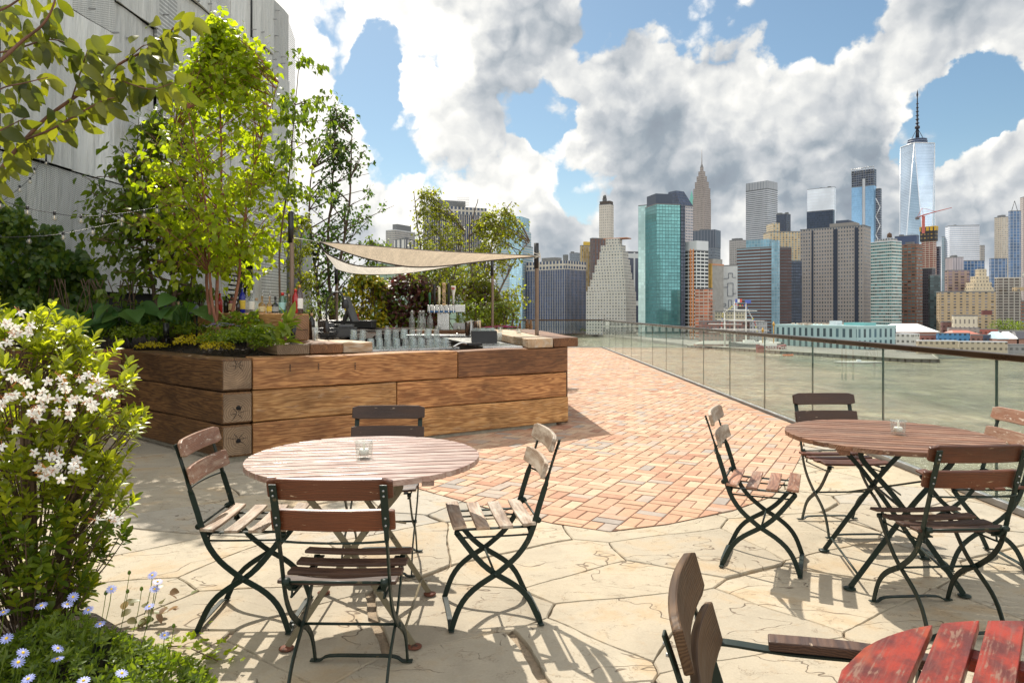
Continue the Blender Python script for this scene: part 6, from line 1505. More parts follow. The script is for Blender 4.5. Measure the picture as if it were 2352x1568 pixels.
# ================================================================ THE CITY
GZ = -28.0
def fac(name, wall, glass, pw, ph, fw, fh, rough=.75, metal=0.0, grough=.18, var=.5, base_v=0.0, spec=.6):
    """window grid: pw x ph metres, glass share fw x fh; each pane a little different"""
    m, n, out = new_mat(name); g = attr(n, 'gc')[1]; x, y, z = n.sep(g)
    u = n.m('DIVIDE', x, pw); v = n.m('DIVIDE', y, ph)
    mu = n.m('LESS_THAN', n.m('ABSOLUTE', n.m('SUBTRACT', n.m('FRACT', u), .5)), fw / 2); mv = n.m('LESS_THAN', n.m('ABSOLUTE', n.m('SUBTRACT', n.m('FRACT', v), .5)), fh / 2)
    mask = n.m('MULTIPLY', n.m('MULTIPLY', mu, mv), n.m('GREATER_THAN', 50, z))
    wn = n.node('ShaderNodeTexWhiteNoise', noise_dimensions='3D'); n.put(wn.inputs[0], n.comb(n.m('FLOOR', u), n.m('FLOOR', v), z)); r = wn.outputs[0]
    lo, _ = n.noise(n.vm('MULTIPLY', g, (1, .5, 1)), .014, 3, .5); st, _ = n.noise(n.vm('MULTIPLY', g, (.5, .06, 1)), 1, 4, .6)
    gl = n.vm('SCALE', tuple(glass), scale=n.m('ADD', n.mr(r, 0, 1, 1 - var, 1 + var, False), n.mr(lo, .35, .65, -.15, .2)))
    wl = n.vm('SCALE', tuple(wall), scale=n.m('MULTIPLY', n.mr(lo, .3, .7, .88, 1.1, False), n.mr(st, .3, .7, .92, 1.08, False)))
    rr_ = n.m('ADD', n.m('MULTIPLY', mask, grough - rough), rough)
    principled(n, out, Base_Color=n.mix(mask, wl, gl), Roughness=rr_, Metallic=n.m('MULTIPLY', mask, metal), Specular_IOR_Level=spec)
    return m
def walls(mb, foot, z0, z1, top=True, ztop=None, inset=None):
    n = len(foot)
    if sum(foot[i][0] * foot[(i + 1) % n][1] - foot[(i + 1) % n][0] * foot[i][1] for i in range(n)) < 0: foot = foot[::-1]
    top_f = foot if inset is None else inset
    for i in range(n):
        a, b = foot[i], foot[(i + 1) % n]; a2, b2 = top_f[i], top_f[(i + 1) % n]; L = hypot(b[0] - a[0], b[1] - a[1])
        mb.add([(a[0], a[1], z0), (b[0], b[1], z0), (b2[0], b2[1], z1), (a2[0], a2[1], z1)], [(0, 1, 2, 3)], [(0, z0 - GZ, i), (L, z0 - GZ, i), (L, z1 - GZ, i), (0, z1 - GZ, i)])
    if top: mb.add([(x, y, z1) for x, y in top_f], [tuple(range(n))], [(0, 0, 99)] * n)
def foot_of(p0, pc, p1, d, alpha):
    phi = atan((pc - CX) / F); th = R(alpha) + phi; C = Vector(((pc - CX) / F * d, d)); k0, k1 = (p0 - CX) / F, (p1 - CX) / F
    tl = (C.x - k0 * C.y) / (cos(th) + k0 * sin(th)); tr = (k1 * C.y - C.x) / (sin(th) - k1 * cos(th)); tr = min(max(tr, 2), 160)
    Lv = Vector((-cos(th), sin(th))); Rv = Vector((sin(th), cos(th)))
    if tl < .5: tl = 25
    return [C, C + Rv * tr, C + Rv * tr + Lv * tl, C + Lv * tl], Lv, Rv, tl, tr
def zat(y, d): return H - (y - HY) / F * d
RM = simple('roof_grey', (.16, .165, .17), .9)
def tower(label, p0, pc, p1, yt, d, mat, alpha=25, parts=(), name='tower_block', cat='building', z0=GZ, para=1.2, pm=None):
    ft, Lv, Rv, tl, tr = foot_of(p0, pc, p1, d, alpha); c = sum(ft, Vector((0, 0))) / 4
    t = thing(name, label, cat, (c.x, c.y, z0)); zt = zat(yt, d); f = [(p.x - c.x, p.y - c.y) for p in ft]
    mb = MB(); walls(mb, f, 0, zt - z0 - para); mb.build('wall', mat, t)
    mb = MB(); walls(mb, [(x * 1.008, y * 1.008) for x, y in f], zt - z0 - para + .01, zt - z0); mb.build('parapet', pm or RM, t)
    if d > 600 and min(tl, tr) > 12:
        rq = random.Random(int(p0 * 7 + p1)); ctr2 = sum((Vector(p) for p in f), Vector((0, 0))) / 4
        for k in range(rq.choice((1, 2, 3))):
            q = ctr2 + Lv * tl * rq.uniform(-.3, .3) + Rv * tr * rq.uniform(-.3, .1); mb = MB(); mb.box((q.x, q.y, zt - z0 + 1.2), (rq.uniform(3, 9), rq.uniform(3, 7), rq.uniform(2, 4.5)), Matrix.Rotation(atan2(Lv.y, Lv.x), 3, 'Z')); mb.build('roof_plant', RM, t)
    return t, f, Lv, Rv, tl, tr, zt - z0, d, c
def block_on(T, s0, s1, r0, r1, dz, mat, name='penthouse', zb=None):
    t, f, Lv, Rv, tl, tr, zt, d, c = T; c0 = Vector(f[0]) ; a = lambda s, r: tuple(c0 + Lv * tl * s + Rv * tr * r) if True else None
    # foot order may be flipped, so rebuild from the near corner
    near = Vector(((-c.x), (-c.y))); 
    q0 = min((Vector(p) for p in f), key=lambda p: (p + c).length if False else (p + Vector((c.x, c.y))).y)
    pts = [q0 + Lv * tl * s + Rv * tr * r for s, r in ((s0, r0), (s0, r1), (s1, r1), (s1, r0))]
    mb = MB(); walls(mb, [tuple(p) for p in pts], (zt if zb is None else zb) + .02, (zt if zb is None else zb) + dz); return mb.build(name, mat, t)
f_navy = fac('navy_glass_white_mullions', (.50, .46, .41), (.020, .045, .115), 3.0, 3.9, .80, .98, var=.3, spec=.25)
f_navy2 = fac('navy_glass_cream_mullions', (.42, .37, .30), (.03, .045, .09), 3.4, 3.9, .66, .98, var=.3, spec=.25)
f_attic = fac('attic_windows', (.50, .46, .40), (.05, .07, .12), 6, 11, .62, .75, var=.2, spec=.3)
f_conc = fac('concrete_window_grid', (.36, .34, .31), (.07, .09, .12), 3.2, 3.7, .55, .45, var=.5)
f_pale = fac('pale_band_glass', (.40, .42, .42), (.22, .36, .44), 30, 3.8, .99, .52, var=.15, grough=.15)
f_paleg = fac('pale_blue_curtain_wall', (.30, .38, .42), (.27, .45, .56), 3.6, 3.8, .88, .86, var=.2, metal=.3, grough=.12)
f_gold = fac('gold_panel_tower', (.50, .34, .10), (.25, .28, .30), 4, 3.6, .45, .9, var=.6)
f_brown = fac('brown_red_tower', (.12, .065, .05), (.045, .05, .065), 5.4, 5.0, .5, .8, var=.5)
f_whitet = fac('white_stone_tower', (.50, .46, .40), (.16, .16, .16), 3.4, 4.6, .32, .40, var=.6)
f_zig = fac('white_brick_ziggurat', (.52, .49, .44), (.15, .17, .19), 4.0, 3.9, .48, .46, var=.75)
f_teal = fac('teal_curtain_wall', (.04, .11, .12), (.10, .27, .275), 3.6, 3.9, .88, .84, var=.16, metal=.35, grough=.10)
f_tealp = fac('pale_teal_curtain_wall', (.30, .42, .42), (.50, .66, .64), 3.6, 3.9, .86, .86, var=.15, metal=.3, grough=.12)
f_pine = fac('brown_stone_spire', (.34, .295, .27), (.13, .12, .125), 3.2, 4.2, .42, .62, var=.4)
f_rib = fac('ribbed_dark_blue', (.20, .22, .26), (.035, .05, .075), 2.2, 90, .55, 1, var=.2)
f_ribb = fac('ribbed_windows', (.17, .19, .22), (.10, .13, .16), 2.2, 4, .6, .5, var=.6)
f_bw = fac('white_bands_black_windows', (.62, .63, .62), (.022, .028, .035), 6.2, 4.1, .84, .62, var=.4, spec=.3)
f_white = simple('white_panel', (.56, .58, .60), .6, 0, .06, .1)
f_silver = fac('silver_bands', (.48, .50, .53), (.10, .12, .15), 40, 3.9, .99, .42, var=.3)
f_silv = fac('silver_verticals', (.40, .42, .45), (.20, .22, .25), 3.4, 80, .4, 1, var=.3)
f_dark = fac('black_glass_tower', (.022, .032, .055), (.03, .045, .08), 3, 4, .8, .7, var=.4, grough=.2)
f_tan = fac('tan_brick_flats', (.50, .38, .22), (.15, .20, .22), 4.5, 3.3, .55, .62, var=.6)
f_band = fac('maroon_bands_blue_windows', (.115, .060, .052), (.24, .33, .38), 30, 3.9, .99, .40, var=.2, grough=.2)
f_bandd = fac('maroon_bands_dark_windows', (.085, .045, .042), (.035, .04, .05), 9, 3.9, .95, .42, var=.5, grough=.2)
f_mirror = fac('mirror_tower', (.64, .67, .71), (.70, .74, .80), 30, 8, .99, .88, var=.04, metal=.15, grough=.3)
f_grey = fac('grey_granite_small_windows', (.31, .275, .25), (.08, .10, .13), 3.4, 4.8, .48, .44, var=.6)
f_greyr = fac('grey_granite_bands', (.40, .37, .33), (.20, .20, .19), 30, 4.0, .99, .42, var=.2)
f_blue = fac('sky_blue_curtain_wall', (.26, .38, .50), (.30, .50, .72), 1.6, 3.9, .9, .92, var=.12, metal=.4, grough=.10)
f_scaf = fac('open_floors_scaffold', (.18, .19, .22), (.02, .03, .06), 4, 4, .85, .7, var=.8)
f_green = fac('green_white_bands', (.52, .54, .50), (.045, .14, .15), 2.6, 3.8, .90, .52, var=.75, spec=.4)
f_rust = fac('brown_brick_teal_windows', (.22, .105, .068), (.07, .13, .14), 4.5, 4.0, .8, .42, var=.9)
f_cons = fac('maroon_floors_under_construction', (.52, .46, .38), (.20, .055, .04), 6, 3.4, .88, .74, var=.25)
f_wglass = fac('white_glass_bands', (.66, .68, .72), (.36, .42, .52), 60, 4.2, .99, .36, var=.1)
f_slate = fac('slate_dark_tower', (.075, .07, .085), (.035, .04, .05), 2.4, 3.6, .6, .5, var=.5)
f_teald = fac('dark_teal_tower', (.04, .055, .06), (.05, .08, .085), 4.5, 3.6, .85, .6, var=.6)
f_cream = fac('cream_masonry', (.52, .44, .31), (.20, .18, .15), 4.2, 4.8, .42, .5, var=.5)
f_tanw = fac('tan_slab_flats', (.40, .30, .18), (.12, .115, .12), 6.2, 3.2, .42, .52, var=.9)
f_balc = fac('brown_slab_balconies', (.36, .34, .30), (.075, .058, .048), 5.5, 3.2, .80, .74, var=.5)
f_bluew = fac('deep_blue_glass_mullions', (.34, .36, .40), (.05, .11, .22), 5, 5, .84, .90, var=.3)
f_beige = fac('beige_tower', (.48, .42, .34), (.22, .23, .24), 3.6, 3.8, .5, .5, var=.5)
f_pier = fac('green_glass_louvres', (.34, .48, .48), (.05, .10, .12), 6.2, 9, .42, .76, var=.5)
f_pierr = fac('teal_fins', (.36, .52, .53), (.16, .28, .30), 5.5, 60, .72, 1, var=.3)

# left group, behind the bar trees
T = tower('grey gridded office block farthest left on the skyline', 886, 908, 953, 527, 1250, f_conc, 40, pm=f_white); block_on(T, -.0, .5, .1, .8, 10, RM)
tower('low white block in front of the farthest left grey block', 905, 930, 962, 548, 1120, fac('white_block_slots', (.58, .57, .54), (.08, .09, .11), 9, 40, .45, 1), 40)
T = tower('broad dark office tower with cream mullions and attic windows, behind the yellow tree', 972, 980, 1117, 488, 1050, f_navy2, 75)
t = T[0]; mb = MB(); walls(mb, [(x * 1.012, y * 1.012) for x, y in T[1]], T[6] + .02, T[6] + 11); mb.build('attic', f_attic, t)
mb = MB(); walls(mb, [(x * .5 - 8, y * .5) for x, y in T[1]], T[6] + 11.1, T[6] + 21); mb.build('penthouse', RM, t)
mb = MB(); rn = random.Random(1)
for k in range(12): mb.tube([(4 + k * 1.6, -10, T[6] + 11), (4 + k * 1.6, -10, T[6] + 25)], .22, 4)
for k in range(4): mb.tube([(4, -10, T[6] + 13 + k * 4), (22, -10, T[6] + 13 + k * 4)], .2, 4)
mb.build('roof_frame', M['dull_steel'], t)
T = tower('stepped tower of pale bands with a light blue glass front', 1139, 1200, 1224, 562, 1000, f_pale, 22); 
mb = MB(); t = T[0]
for p0, pc, p1, y0, y1, m_, nm in ((1143, 1198, 1220, 562, 528, f_pale, 'upper_stage'), (1150, 1196, 1216, 528, 496, f_paleg, 'crown_stage')):
    ft, *_ = foot_of(p0, pc, p1, 1003, 22); mb = MB(); walls(mb, [(q.x - t.location.x, q.y - t.location.y) for q in ft], zat(y0, 1000) - GZ + .03, zat(y1, 1000) - GZ); mb.build(nm, m_, t)
ft, *_ = foot_of(1170, 1199.5, 1202, 997, 22); mb = MB(); walls(mb, [(q.x - t.location.x, q.y - t.location.y) for q in ft], 0, zat(498, 997) - GZ); mb.build('glass_front', f_paleg, t)
ft, *_ = foot_of(1200.2, 1201, 1221, 996, 70)
T = tower('very wide navy office block with white vertical mullions just right of the sail pole', 1208, 1298, 1346, 616, 960, f_navy, 38, pm=simple('pale_cornice', (.50, .46, .40), .7)); t = T[0]
mb = MB(); walls(mb, [(x * 1.003, y * 1.003) for x, y in T[1]], T[6] + .02, T[6] + 10.5); mb.build('attic', f_attic, t); block_on((T[0], T[1], T[2], T[3], T[4], T[5], T[6] + 10.5, T[7], T[8]), .35, .7, .2, .5, 6, RM); block_on((T[0], T[1], T[2], T[3], T[4], T[5], T[6] + 10.5, T[7], T[8]), .0, .08, .05, .15, 8, RM)
tower('small distant bluish tower between the navy block and the golden one', 1308, 1324, 1333, 580, 1700, f_ribb, 30)
T = tower('narrow tower with golden yellow panels', 1332, 1336, 1360, 563, 1150, f_gold, 60); block_on(T, .1, .9, .3, 1, 6, simple('gold_roof', (.62, .42, .06), .6))
tower('brown-red tower with dark windows left of the slim white one', 1355, 1361, 1402, 546, 1120, f_brown, 65)
T = tower('slim white stone tower with a dark cornice and a small cupola', 1376, 1402, 1409.5, 468, 1250, f_whitet, 20); t = T[0]
mb = MB(); walls(mb, [(x * .92, y * .92) for x, y in T[1]], T[6] + .02, T[6] + 5.5); mb.build('cornice', simple('bronze_cornice', (.07, .055, .045), .7), t)
mb = MB(); walls(mb, [(x * .3 - 3, y * .3) for x, y in T[1]], T[6] + 5.6, T[6] + 11); mb.lathe([(3.2, 0), (3.0, 4), (2, 6), (0, 7)], (-3, 0, T[6] + 11), 10); mb.build('cupola', simple('cupola_dark', (.10, .10, .10), .6), t)
tower('dark brick shaft filling the gap beneath the slim white tower', 1367, 1400, 1412, 562, 1180, f_brown, 25)
# white ziggurat
t = None
for i, (a, b, y) in enumerate([(1346, 1461, 668), (1350, 1458, 656), (1356, 1456, 640), (1361, 1452, 624), (1366, 1449, 606), (1371, 1447, 593), (1377, 1443, 575), (1380, 1437, 560), (1391, 1429, 545)]):
    pc = a + (b - a) * .80; ft, *_ = foot_of(a, pc, b, 905 + i * 1.5, 22)
    if t is None: c = sum(ft, Vector((0, 0))) / 4; t = thing('stepped_tower', 'white stepped pyramid-like office building with many small windows', 'building', (c.x, c.y, GZ)); zl = 0
    z1 = zat(y, 905) - GZ; mb = MB(); walls(mb, [(q.x - c.x, q.y - c.y) for q in ft], zl, z1); mb.build('tier', f_zig, t); zl = z1 + .02
mb = MB(); walls(mb, [(q.x - c.x, q.y - c.y) for q in foot_of(1385, 1440, 1450, 915, 22)[0]], z1, z1 + 1.2); mb.build('terracotta_cornice', simple('terracotta_line', (.45, .22, .14), .8), t)
T = tower('dark recessed tower with a white frame between the ziggurat and the teal tower', 1436, 1440, 1468, 577, 1050, fac('white_frame_dark', (.5, .52, .52), (.03, .04, .07), 12, 70, .8, .9), 65)
# teal tower
tower('pale mirrored slab attached to the left of the teal tower', 1466, 1486, 1496, 470, 865, f_tealp, 20)
T = tower('big teal glass tower with chamfered corners, reflections darkening its foot', 1482, 1508, 1563, 467, 800, f_teal, 65); block_on(T, .1, .9, .02, .72, 11.5, simple('dark_plant_room', (.05, .065, .10), .6)); t = T[0]
ft, *_ = foot_of(1561, 1564, 1574, 806, 60); mb = MB(); walls(mb, [(q.x - t.location.x, q.y - t.location.y) for q in ft], 0, zat(470, 806) - GZ); mb.build('right_bay', f_dark, t)
T = tower('banded office tower with a sloping dark glass roof behind the teal tower', 1528, 1560, 1592, 470, 950, fac('pink_white_bands', (.46, .42, .42), (.10, .13, .18), 3, 3.9, .7, .45, var=.4), 45); t = T[0]
mb = MB(); walls(mb, T[1], T[6] + .02, T[6] + 20, inset=[(x * .55 - 4, y * .55) for x, y in (T[1] if sum(T[1][i][0] * T[1][(i + 1) % 4][1] - T[1][(i + 1) % 4][0] * T[1][i][1] for i in range(4)) > 0 else T[1][::-1])]); mb.build('sloped_roof', fac('roof_glazing', (.06, .07, .10), (.05, .07, .12), 2, 4, .7, .7), t)
# stone spire tower
t = None
for i, (a, b, y) in enumerate([(1591, 1633, 455), (1592.5, 1631.5, 430), (1596, 1628, 415), (1600, 1624, 402), (1604, 1620, 391), (1608, 1616, 381)]):
    ft, *_ = foot_of(a, a + (b - a) * .62, b, 1400 + i * 2, 35)
    if t is None: c = sum(ft, Vector((0, 0))) / 4; t = thing('spire_tower', 'tall brownish stone tower tapering to a slender antenna spire', 'building', (c.x, c.y, GZ)); zl = 0
    z1 = zat(y, 1400) - GZ; ins = None
    mb = MB(); walls(mb, [(q.x - c.x, q.y - c.y) for q in ft], zl, z1); mb.build('tier', f_pine, t); zl = z1 + .02
zt_ = zat(337, 1400) - GZ; mb = MB(); mb.tube([(0, 0, z1), (0, 0, z1 + 8), (0, 0, zt_)], [3, 1.2, .35], 6); mb.build('spire', simple('spire_steel', (.28, .27, .27), .5), t)
T = tower('old tower with a green copper pyramid roof peeping out beside the stone spire', 1581, 1586, 1596, 470, 1600, f_pine, 45); t = T[0]; mb = MB(); walls(mb, T[1], T[6] + .01, T[6] + 32, inset=[(x * .03, y * .03) for x, y in (T[1] if sum(T[1][i][0] * T[1][(i + 1) % 4][1] - T[1][(i + 1) % 4][0] * T[1][i][1] for i in range(4)) > 0 else T[1][::-1])]); mb.build('copper_roof', simple('verdigris', (.16, .42, .36), .7), t)
T = tower('flat-topped dark blue ribbed slab right of the stone spire', 1572, 1642, 1655, 527, 1020, f_ribb, 20); t = T[0]; mb = MB(); walls(mb, [(x * 1.01, y * 1.01) for x, y in T[1]], T[6] - 26, T[6] + .05); mb.build('ribbed_crown', f_rib, t)
T = tower('white-banded office block with black windows and a blank white top', 1572, 1600, 1627, 574, 800, f_bw, 45); block_on(T, 0, 1, 0, 1, 10.5, f_white, 'blank_top')
# building site in front
T = tower('grey rounded concrete tower with a golden clad side, under construction', 1618, 1634, 1662, 606, 830, simple('raw_concrete', (.30, .29, .27), .85, 0, .15, .2), 40); t = T[0]
ft, *_ = foot_of(1617.5, 1634, 1634.6, 827, 30); mb = MB(); walls(mb, [(q.x - t.location.x, q.y - t.location.y) for q in ft], zat(661, 827) - GZ, zat(605, 827) - GZ); mb.build('gold_cladding', fac('gold_sheets', (.46, .27, .06), (.52, .32, .08), 5, 5, .8, .8, var=.3, grough=.6), t)
block_on(T, .0, .6, .1, .9, 6, simple('raw_concrete', (.30, .29, .27), .85)); mb = MB(); walls(mb, [(x * 1.04, y * 1.04) for x, y in T[1]], T[6] - 1.5, T[6] + .3); mb.build('edge_band', simple('orange_net_light', (.50, .24, .14), .8), t)
T = tower('half-built concrete frame wrapped in orange safety netting', 1596, 1628, 1637, 662, 770, fac('orange_net_floors', (.45, .38, .32), (.44, .13, .06), 5, 3.6, .82, .6, var=.6, grough=.7), 22); t = T[0]
mb = MB()
for k in range(9): mb.box((0, 0, 6 + k * 4.4), (21, 9, .35), Rz(-.55), r=.5)
mb.build('floor_slabs', simple('orange_net_light', (.50, .24, .14), .8), t)
d_ = 765; t = thing('construction_hoist', 'orange lattice mast standing against the white-banded block', 'hoist', ((1589 - CX) / F * d_, d_, GZ)); mb = MB(); ht = zat(572, d_) - GZ
for sx in (-1.6, 1.6):
    for sy in (-1.6, 1.6): mb.box((sx, sy, ht / 2), (.5, .5, ht))
z = 0
while z < ht - 3: mb.tube([(-1.6, -1.7, z), (1.6, -1.7, z + 3)], .25, 4); mb.tube([(1.6, -1.7, z), (-1.6, -1.7, z + 3)], .25, 4); z += 3
mb.build('lattice', simple('hoist_orange', (.55, .20, .05), .6), t)
T = tower('white blank gable painted with thin grey line drawings', 1661, 1692, 1694, 608, 850, simple('white_gable', (.56, .57, .57), .8, 0, .08, .2), 15); t = T[0]
ln = MB(); ca = R(15) + atan((1692 - CX) / F); q0 = Vector(foot_of(1661, 1692, 1694, 850, 15)[0][0]) - Vector(t.location.xy); Lv = Vector((-cos(ca), sin(ca)))
def gl_(px, y): s = (1692 - px) * 850 / F * 1.04; q = q0 + Lv * s; return Vector((q.x, q.y, zat(y, 850) - GZ)) + Vector((sin(ca) * -.0, -.35, 0))
for pth in ([(1661, 639), (1674, 639), (1674, 627), (1683, 627), (1683, 637), (1690, 637)], [(1661, 659), (1672, 659), (1672, 650), (1684, 650), (1684, 674), (1691, 674)], [(1672, 659), (1672, 680), (1684, 680), (1684, 674)], [(1674, 705), (1674, 689), (1681, 689), (1681, 705)], [(1662, 697), (1668, 697), (1668, 703), (1662, 703)]):
    for a, b in zip(pth, pth[1:]): ln.tube([gl_(*a), gl_(*b)], .42, 4)
ln.build('line_drawing', simple('line_grey', (.16, .18, .22), .7), t)
tower('old grey masonry tower half hidden left of the silver tower', 1675, 1700, 1714, 550, 1250, fac('old_grey_masonry', (.33, .32, .31), (.15, .15, .16), 3.5, 4, .4, .5, var=.5), 30)
T = tower('silver-white banded tower with a blank ribbed top, tallest in the middle', 1713, 1763, 1786, 432, 1400, f_silver, 30); t = T[0]; mb = MB(); walls(mb, T[1], T[6] + .02, T[6] + 15); mb.build('ribbed_top', f_silv, t)
tower('small navy-black tower beside the silver one', 1783, 1806, 1816, 490, 1350, f_dark, 25)
T = tower('tan brick apartment building with roof garden behind the maroon one', 1753, 1768, 1840, 531, 1050, f_tan, 70); block_on(T, .0, 1, .10, .32, 12, f_tan, 'stair_tower')
T = tower('maroon banded office block with pale blue window strips', 1692, 1773, 1790, 566, 860, f_band, 20); t = T[0]; block_on(T, .1, .75, .1, .9, 9.5, f_paleg, 'glass_attic')
ft, *_ = foot_of(1772, 1787, 1791, 852, 30); mb = MB(); walls(mb, [(q.x - t.location.x, q.y - t.location.y) for q in ft], 0, zat(552, 852) - GZ); mb.build('glass_corner', f_paleg, t)
tower('dark maroon wing right of the glass corner', 1789, 1792, 1818, 567, 880, f_bandd, 70)
tower('narrow black glass tower squeezed left of the big grey granite one', 1815, 1817, 1842, 598, 930, f_dark, 70)
T = tower('pale mirror-glass tower, nearly white, above the black one', 1854, 1916, 1920, 429, 1900, f_mirror, 15)
T = tower('black flat-topped tower in front of the pale mirror one', 1853, 1913, 1917, 481, 1300, f_dark, 15)
T = tower('massive grey granite tower with rows of small windows and dark vertical grooves', 1838, 1984, 2000, 516, 905, f_grey, 15); t = T[0]; Lv, tl = T[2], T[4]
mb = MB(); q0 = min((Vector(p) for p in T[1]), key=lambda p: (p + T[8]).y); nrm = Vector((-Lv.y, Lv.x)) * (-1)
if nrm.y > 0: nrm = -nrm
for px, w_ in ((1873, 2.2), (1924, 5.2), (1969, 4.4)):
    s = (1984 - px) * 905 / F * 1.03; q = q0 + Lv * s + nrm * .2; mb.box((q.x, q.y, T[6] / 2), (w_, .8, T[6] - 6), Matrix.Rotation(atan2(Lv.y, Lv.x), 3, 'Z'))
mb.build('groove', f_dark, t); block_on(T, .15, .55, .2, .8, 5, simple('granite_plain', (.25, .23, .21), .8))
block_on(T, .30, .50, .6, 1.4, 10, simple('dark_plant_room', (.05, .065, .10), .6))
# blue tower under construction
T = tower('sky-blue glass tower under construction with open dark floors on top and an outside hoist', 1956, 2007, 2013, 424, 1250, f_blue, 18); t = T[0]; block_on(T, 0, 1, 0, 1, 28, f_scaf, 'open_floors')
mb = MB(); q0 = min((Vector(p) for p in T[1]), key=lambda p: (p + T[8]).y); Lv = T[2]
for k in range(9):
    q = q0 + Lv * T[4] * k / 8; mb.tube([(q.x, q.y, T[6] + 20), (q.x, q.y, T[6] + 33)], .35, 4)
q1 = q0 + Lv * T[4]; mb.tube([(q0.x, q0.y, T[6] + 32), (q1.x, q1.y, T[6] + 31)], .5, 4); mb.build('edge_scaffold', M['dull_steel'], t)
mb = MB(); q = q0 + Lv * T[4] * .47; mb.box((q.x, q.y - 1.5, T[6] / 2), (4, 2.5, T[6] + 24)); mb.build('hoist_track', f_silver, t)
T = tower('narrow open-sided shaft with white cross bracing against the sky-blue tower', 2011, 2021, 2025, 432, 1245, f_scaf, 20); t = T[0]; mb = MB(); z = 20; q0 = min((Vector(p) for p in T[1]), key=lambda p: (p + T[8]).y); Lv, tl = T[2], T[4]; q1 = q0 + Lv * tl; s = 1
while z < T[6] - 30: a, b = (q0, q1) if s > 0 else (q1, q0); mb.tube([(a.x, a.y - .6, z), (b.x, b.y - .6, z + 16)], .9, 5); z += 16; s = -s
mb.build('cross_brace', f_white, t)
# tallest tower
d_ = 1900; xc = (2107 - CX) / F * d_; t = thing('tapered_glass_tower', 'tallest tower, pale blue tapering glass prism with a tall dark spire', 'building', (xc, d_, GZ))
rb_ = 39 / F * d_ ; zt = zat(334, d_) - GZ; rot = -atan2(xc, d_) + R(-10); B8 = []; T8 = []
half = 34 / F * d_
for k in range(4):
    a = rot + pi / 4 + k * pi / 2; B8.append(Vector((cos(a) * half * 1.27, sin(a) * half * 1.27, 0)))
for k in range(4):
    a = rot + k * pi / 2; T8.append(Vector((cos(a) * half * 1.02, sin(a) * half * 1.02, zt)))
f_wtc = fac('pale_sky_glass', (.42, .50, .60), (.46, .56, .68), 90, 4.2, .99, .84, var=.06, metal=.55, grough=.08)
mb = MB()
for k in range(4):
    a, b = B8[k], B8[(k + 1) % 4]; c_ = T8[(k + 1) % 4]; d2 = T8[k]
    mb.add([a, b, c_], [(0, 1, 2)], [(0, 0, k), (60, 0, k), (30, zt, k)]); mb.add([a, c_, d2], [(0, 1, 2)], [(30, 0, k + 5), (60, zt, k + 5), (0, zt, k + 5)])
mb.add(T8, [(0, 1, 2, 3)], [(0, 0, 99)] * 4); mb.build('wall', f_wtc, t)
ed = MB()
for k in range(4): ed.tube([B8[k], T8[k]], 1.1, 4); ed.tube([B8[k], T8[(k + 1) % 4]], 1.1, 4); ed.tube([T8[k], T8[(k + 1) % 4]], 1.3, 4)
ed.build('edge_trim', simple('edge_steel', (.74, .76, .79), .3, .3), t)
dk = simple('spire_dark', (.03, .03, .04), .6); mb = MB()
mb.lathe([(24, 0), (24, 3), (22, 3), (22, 6), (24, 6), (24, 9), (21, 9), (21, 12), (23, 12), (23, 14), (0, 14)], (0, 0, zt + 1), 20); mb.build('ring', simple('ring_blue', (.10, .13, .20), .5), t)
zs = zat(215, d_) - GZ; mb = MB(); hh = zs - zt; mb.lathe([(5.5, 0), (3.2, hh * .25), (6.2, hh * .25), (6.2, hh * .29), (2.6, hh * .31), (2.2, hh * .6), (1.3, hh * .85), (2.6, hh * .90), (.4, hh)], (0, 0, zt + 10), 8)
for k in range(6): mb.lathe([(5 - k * .35, 0), (5 - k * .35, 1.6)], (0, 0, zt + hh * (.42 + k * .075)), 8)
for k in range(6): a = k * pi / 3; mb.tube([(cos(a) * 18, sin(a) * 18, zt + 12), (0, 0, zt + 10 + hh * .27)], .4, 4)
mb.build('spire', dk, t)
T = tower('green and white banded office block with a water tank on its roof', 2000, 2049, 2071, 552, 830, f_green, 32, pm=f_white); t = T[0]; mb = MB(); mb.lathe([(2.6, 0), (2.6, 4), (0, 6)], (4, 0, T[6] + 5), 12); mb.build('water_tank', simple('tank_wood', (.10, .06, .04), .9), t); mb = MB()
for sx in (-2, 2):
    for sy in (-2, 2): mb.tube([(4 + sx, sy, T[6]), (4 + sx, sy, T[6] + 5)], .3, 4)
mb.build('tank_legs', M['black_metal'], t); block_on(T, .1, .9, .2, .8, 3, f_conc)
tower('rust-brown brick tower with teal window strips', 2067, 2105, 2119, 560, 860, f_rust, 25, pm=simple('rust_brick', (.24, .12, .075), .8))
tower('plain navy box rising behind the green-banded block', 2055, 2105, 2111, 539, 1500, simple('navy_panel', (.06, .085, .16), .5, 0, .1, .05), 20)
# construction tower and crane
T = tower('maroon concrete tower under construction with a black and yellow climbing frame', 2116, 2146, 2151, 536, 1150, f_cons, 20); t = T[0]; q = T[1]; mb = MB(); walls(mb, [(x * 1.18, y * 1.18) for x, y in q], T[6] - 12, T[6] + 6); mb.build('climbing_frame', fac('climbing_screen', (.03, .03, .035), (.20, .13, .03), 5, 6, .5, .4, var=.9), t)
mb = MB(); walls(mb, [(x * 1.24, y * 1.24) for x, y in q], T[6] + 5, T[6] + 12); mb.build('yellow_screen', fac('yellow_screen', (.62, .38, .03), (.05, .04, .03), 6, 14, .35, .8, var=.9), t)
t = thing('tower_crane', 'red and white crane with a long horizontal jib on the maroon construction tower', 'crane', ((2121 - CX) / F * 1145, 1145, GZ + T[6])); red = simple('crane_red', (.42, .10, .08), .6); gp_ = lambda px, y: Vector(((px - 2121) / F * 1145, 0, zat(y, 1145) - GZ - T[6]))
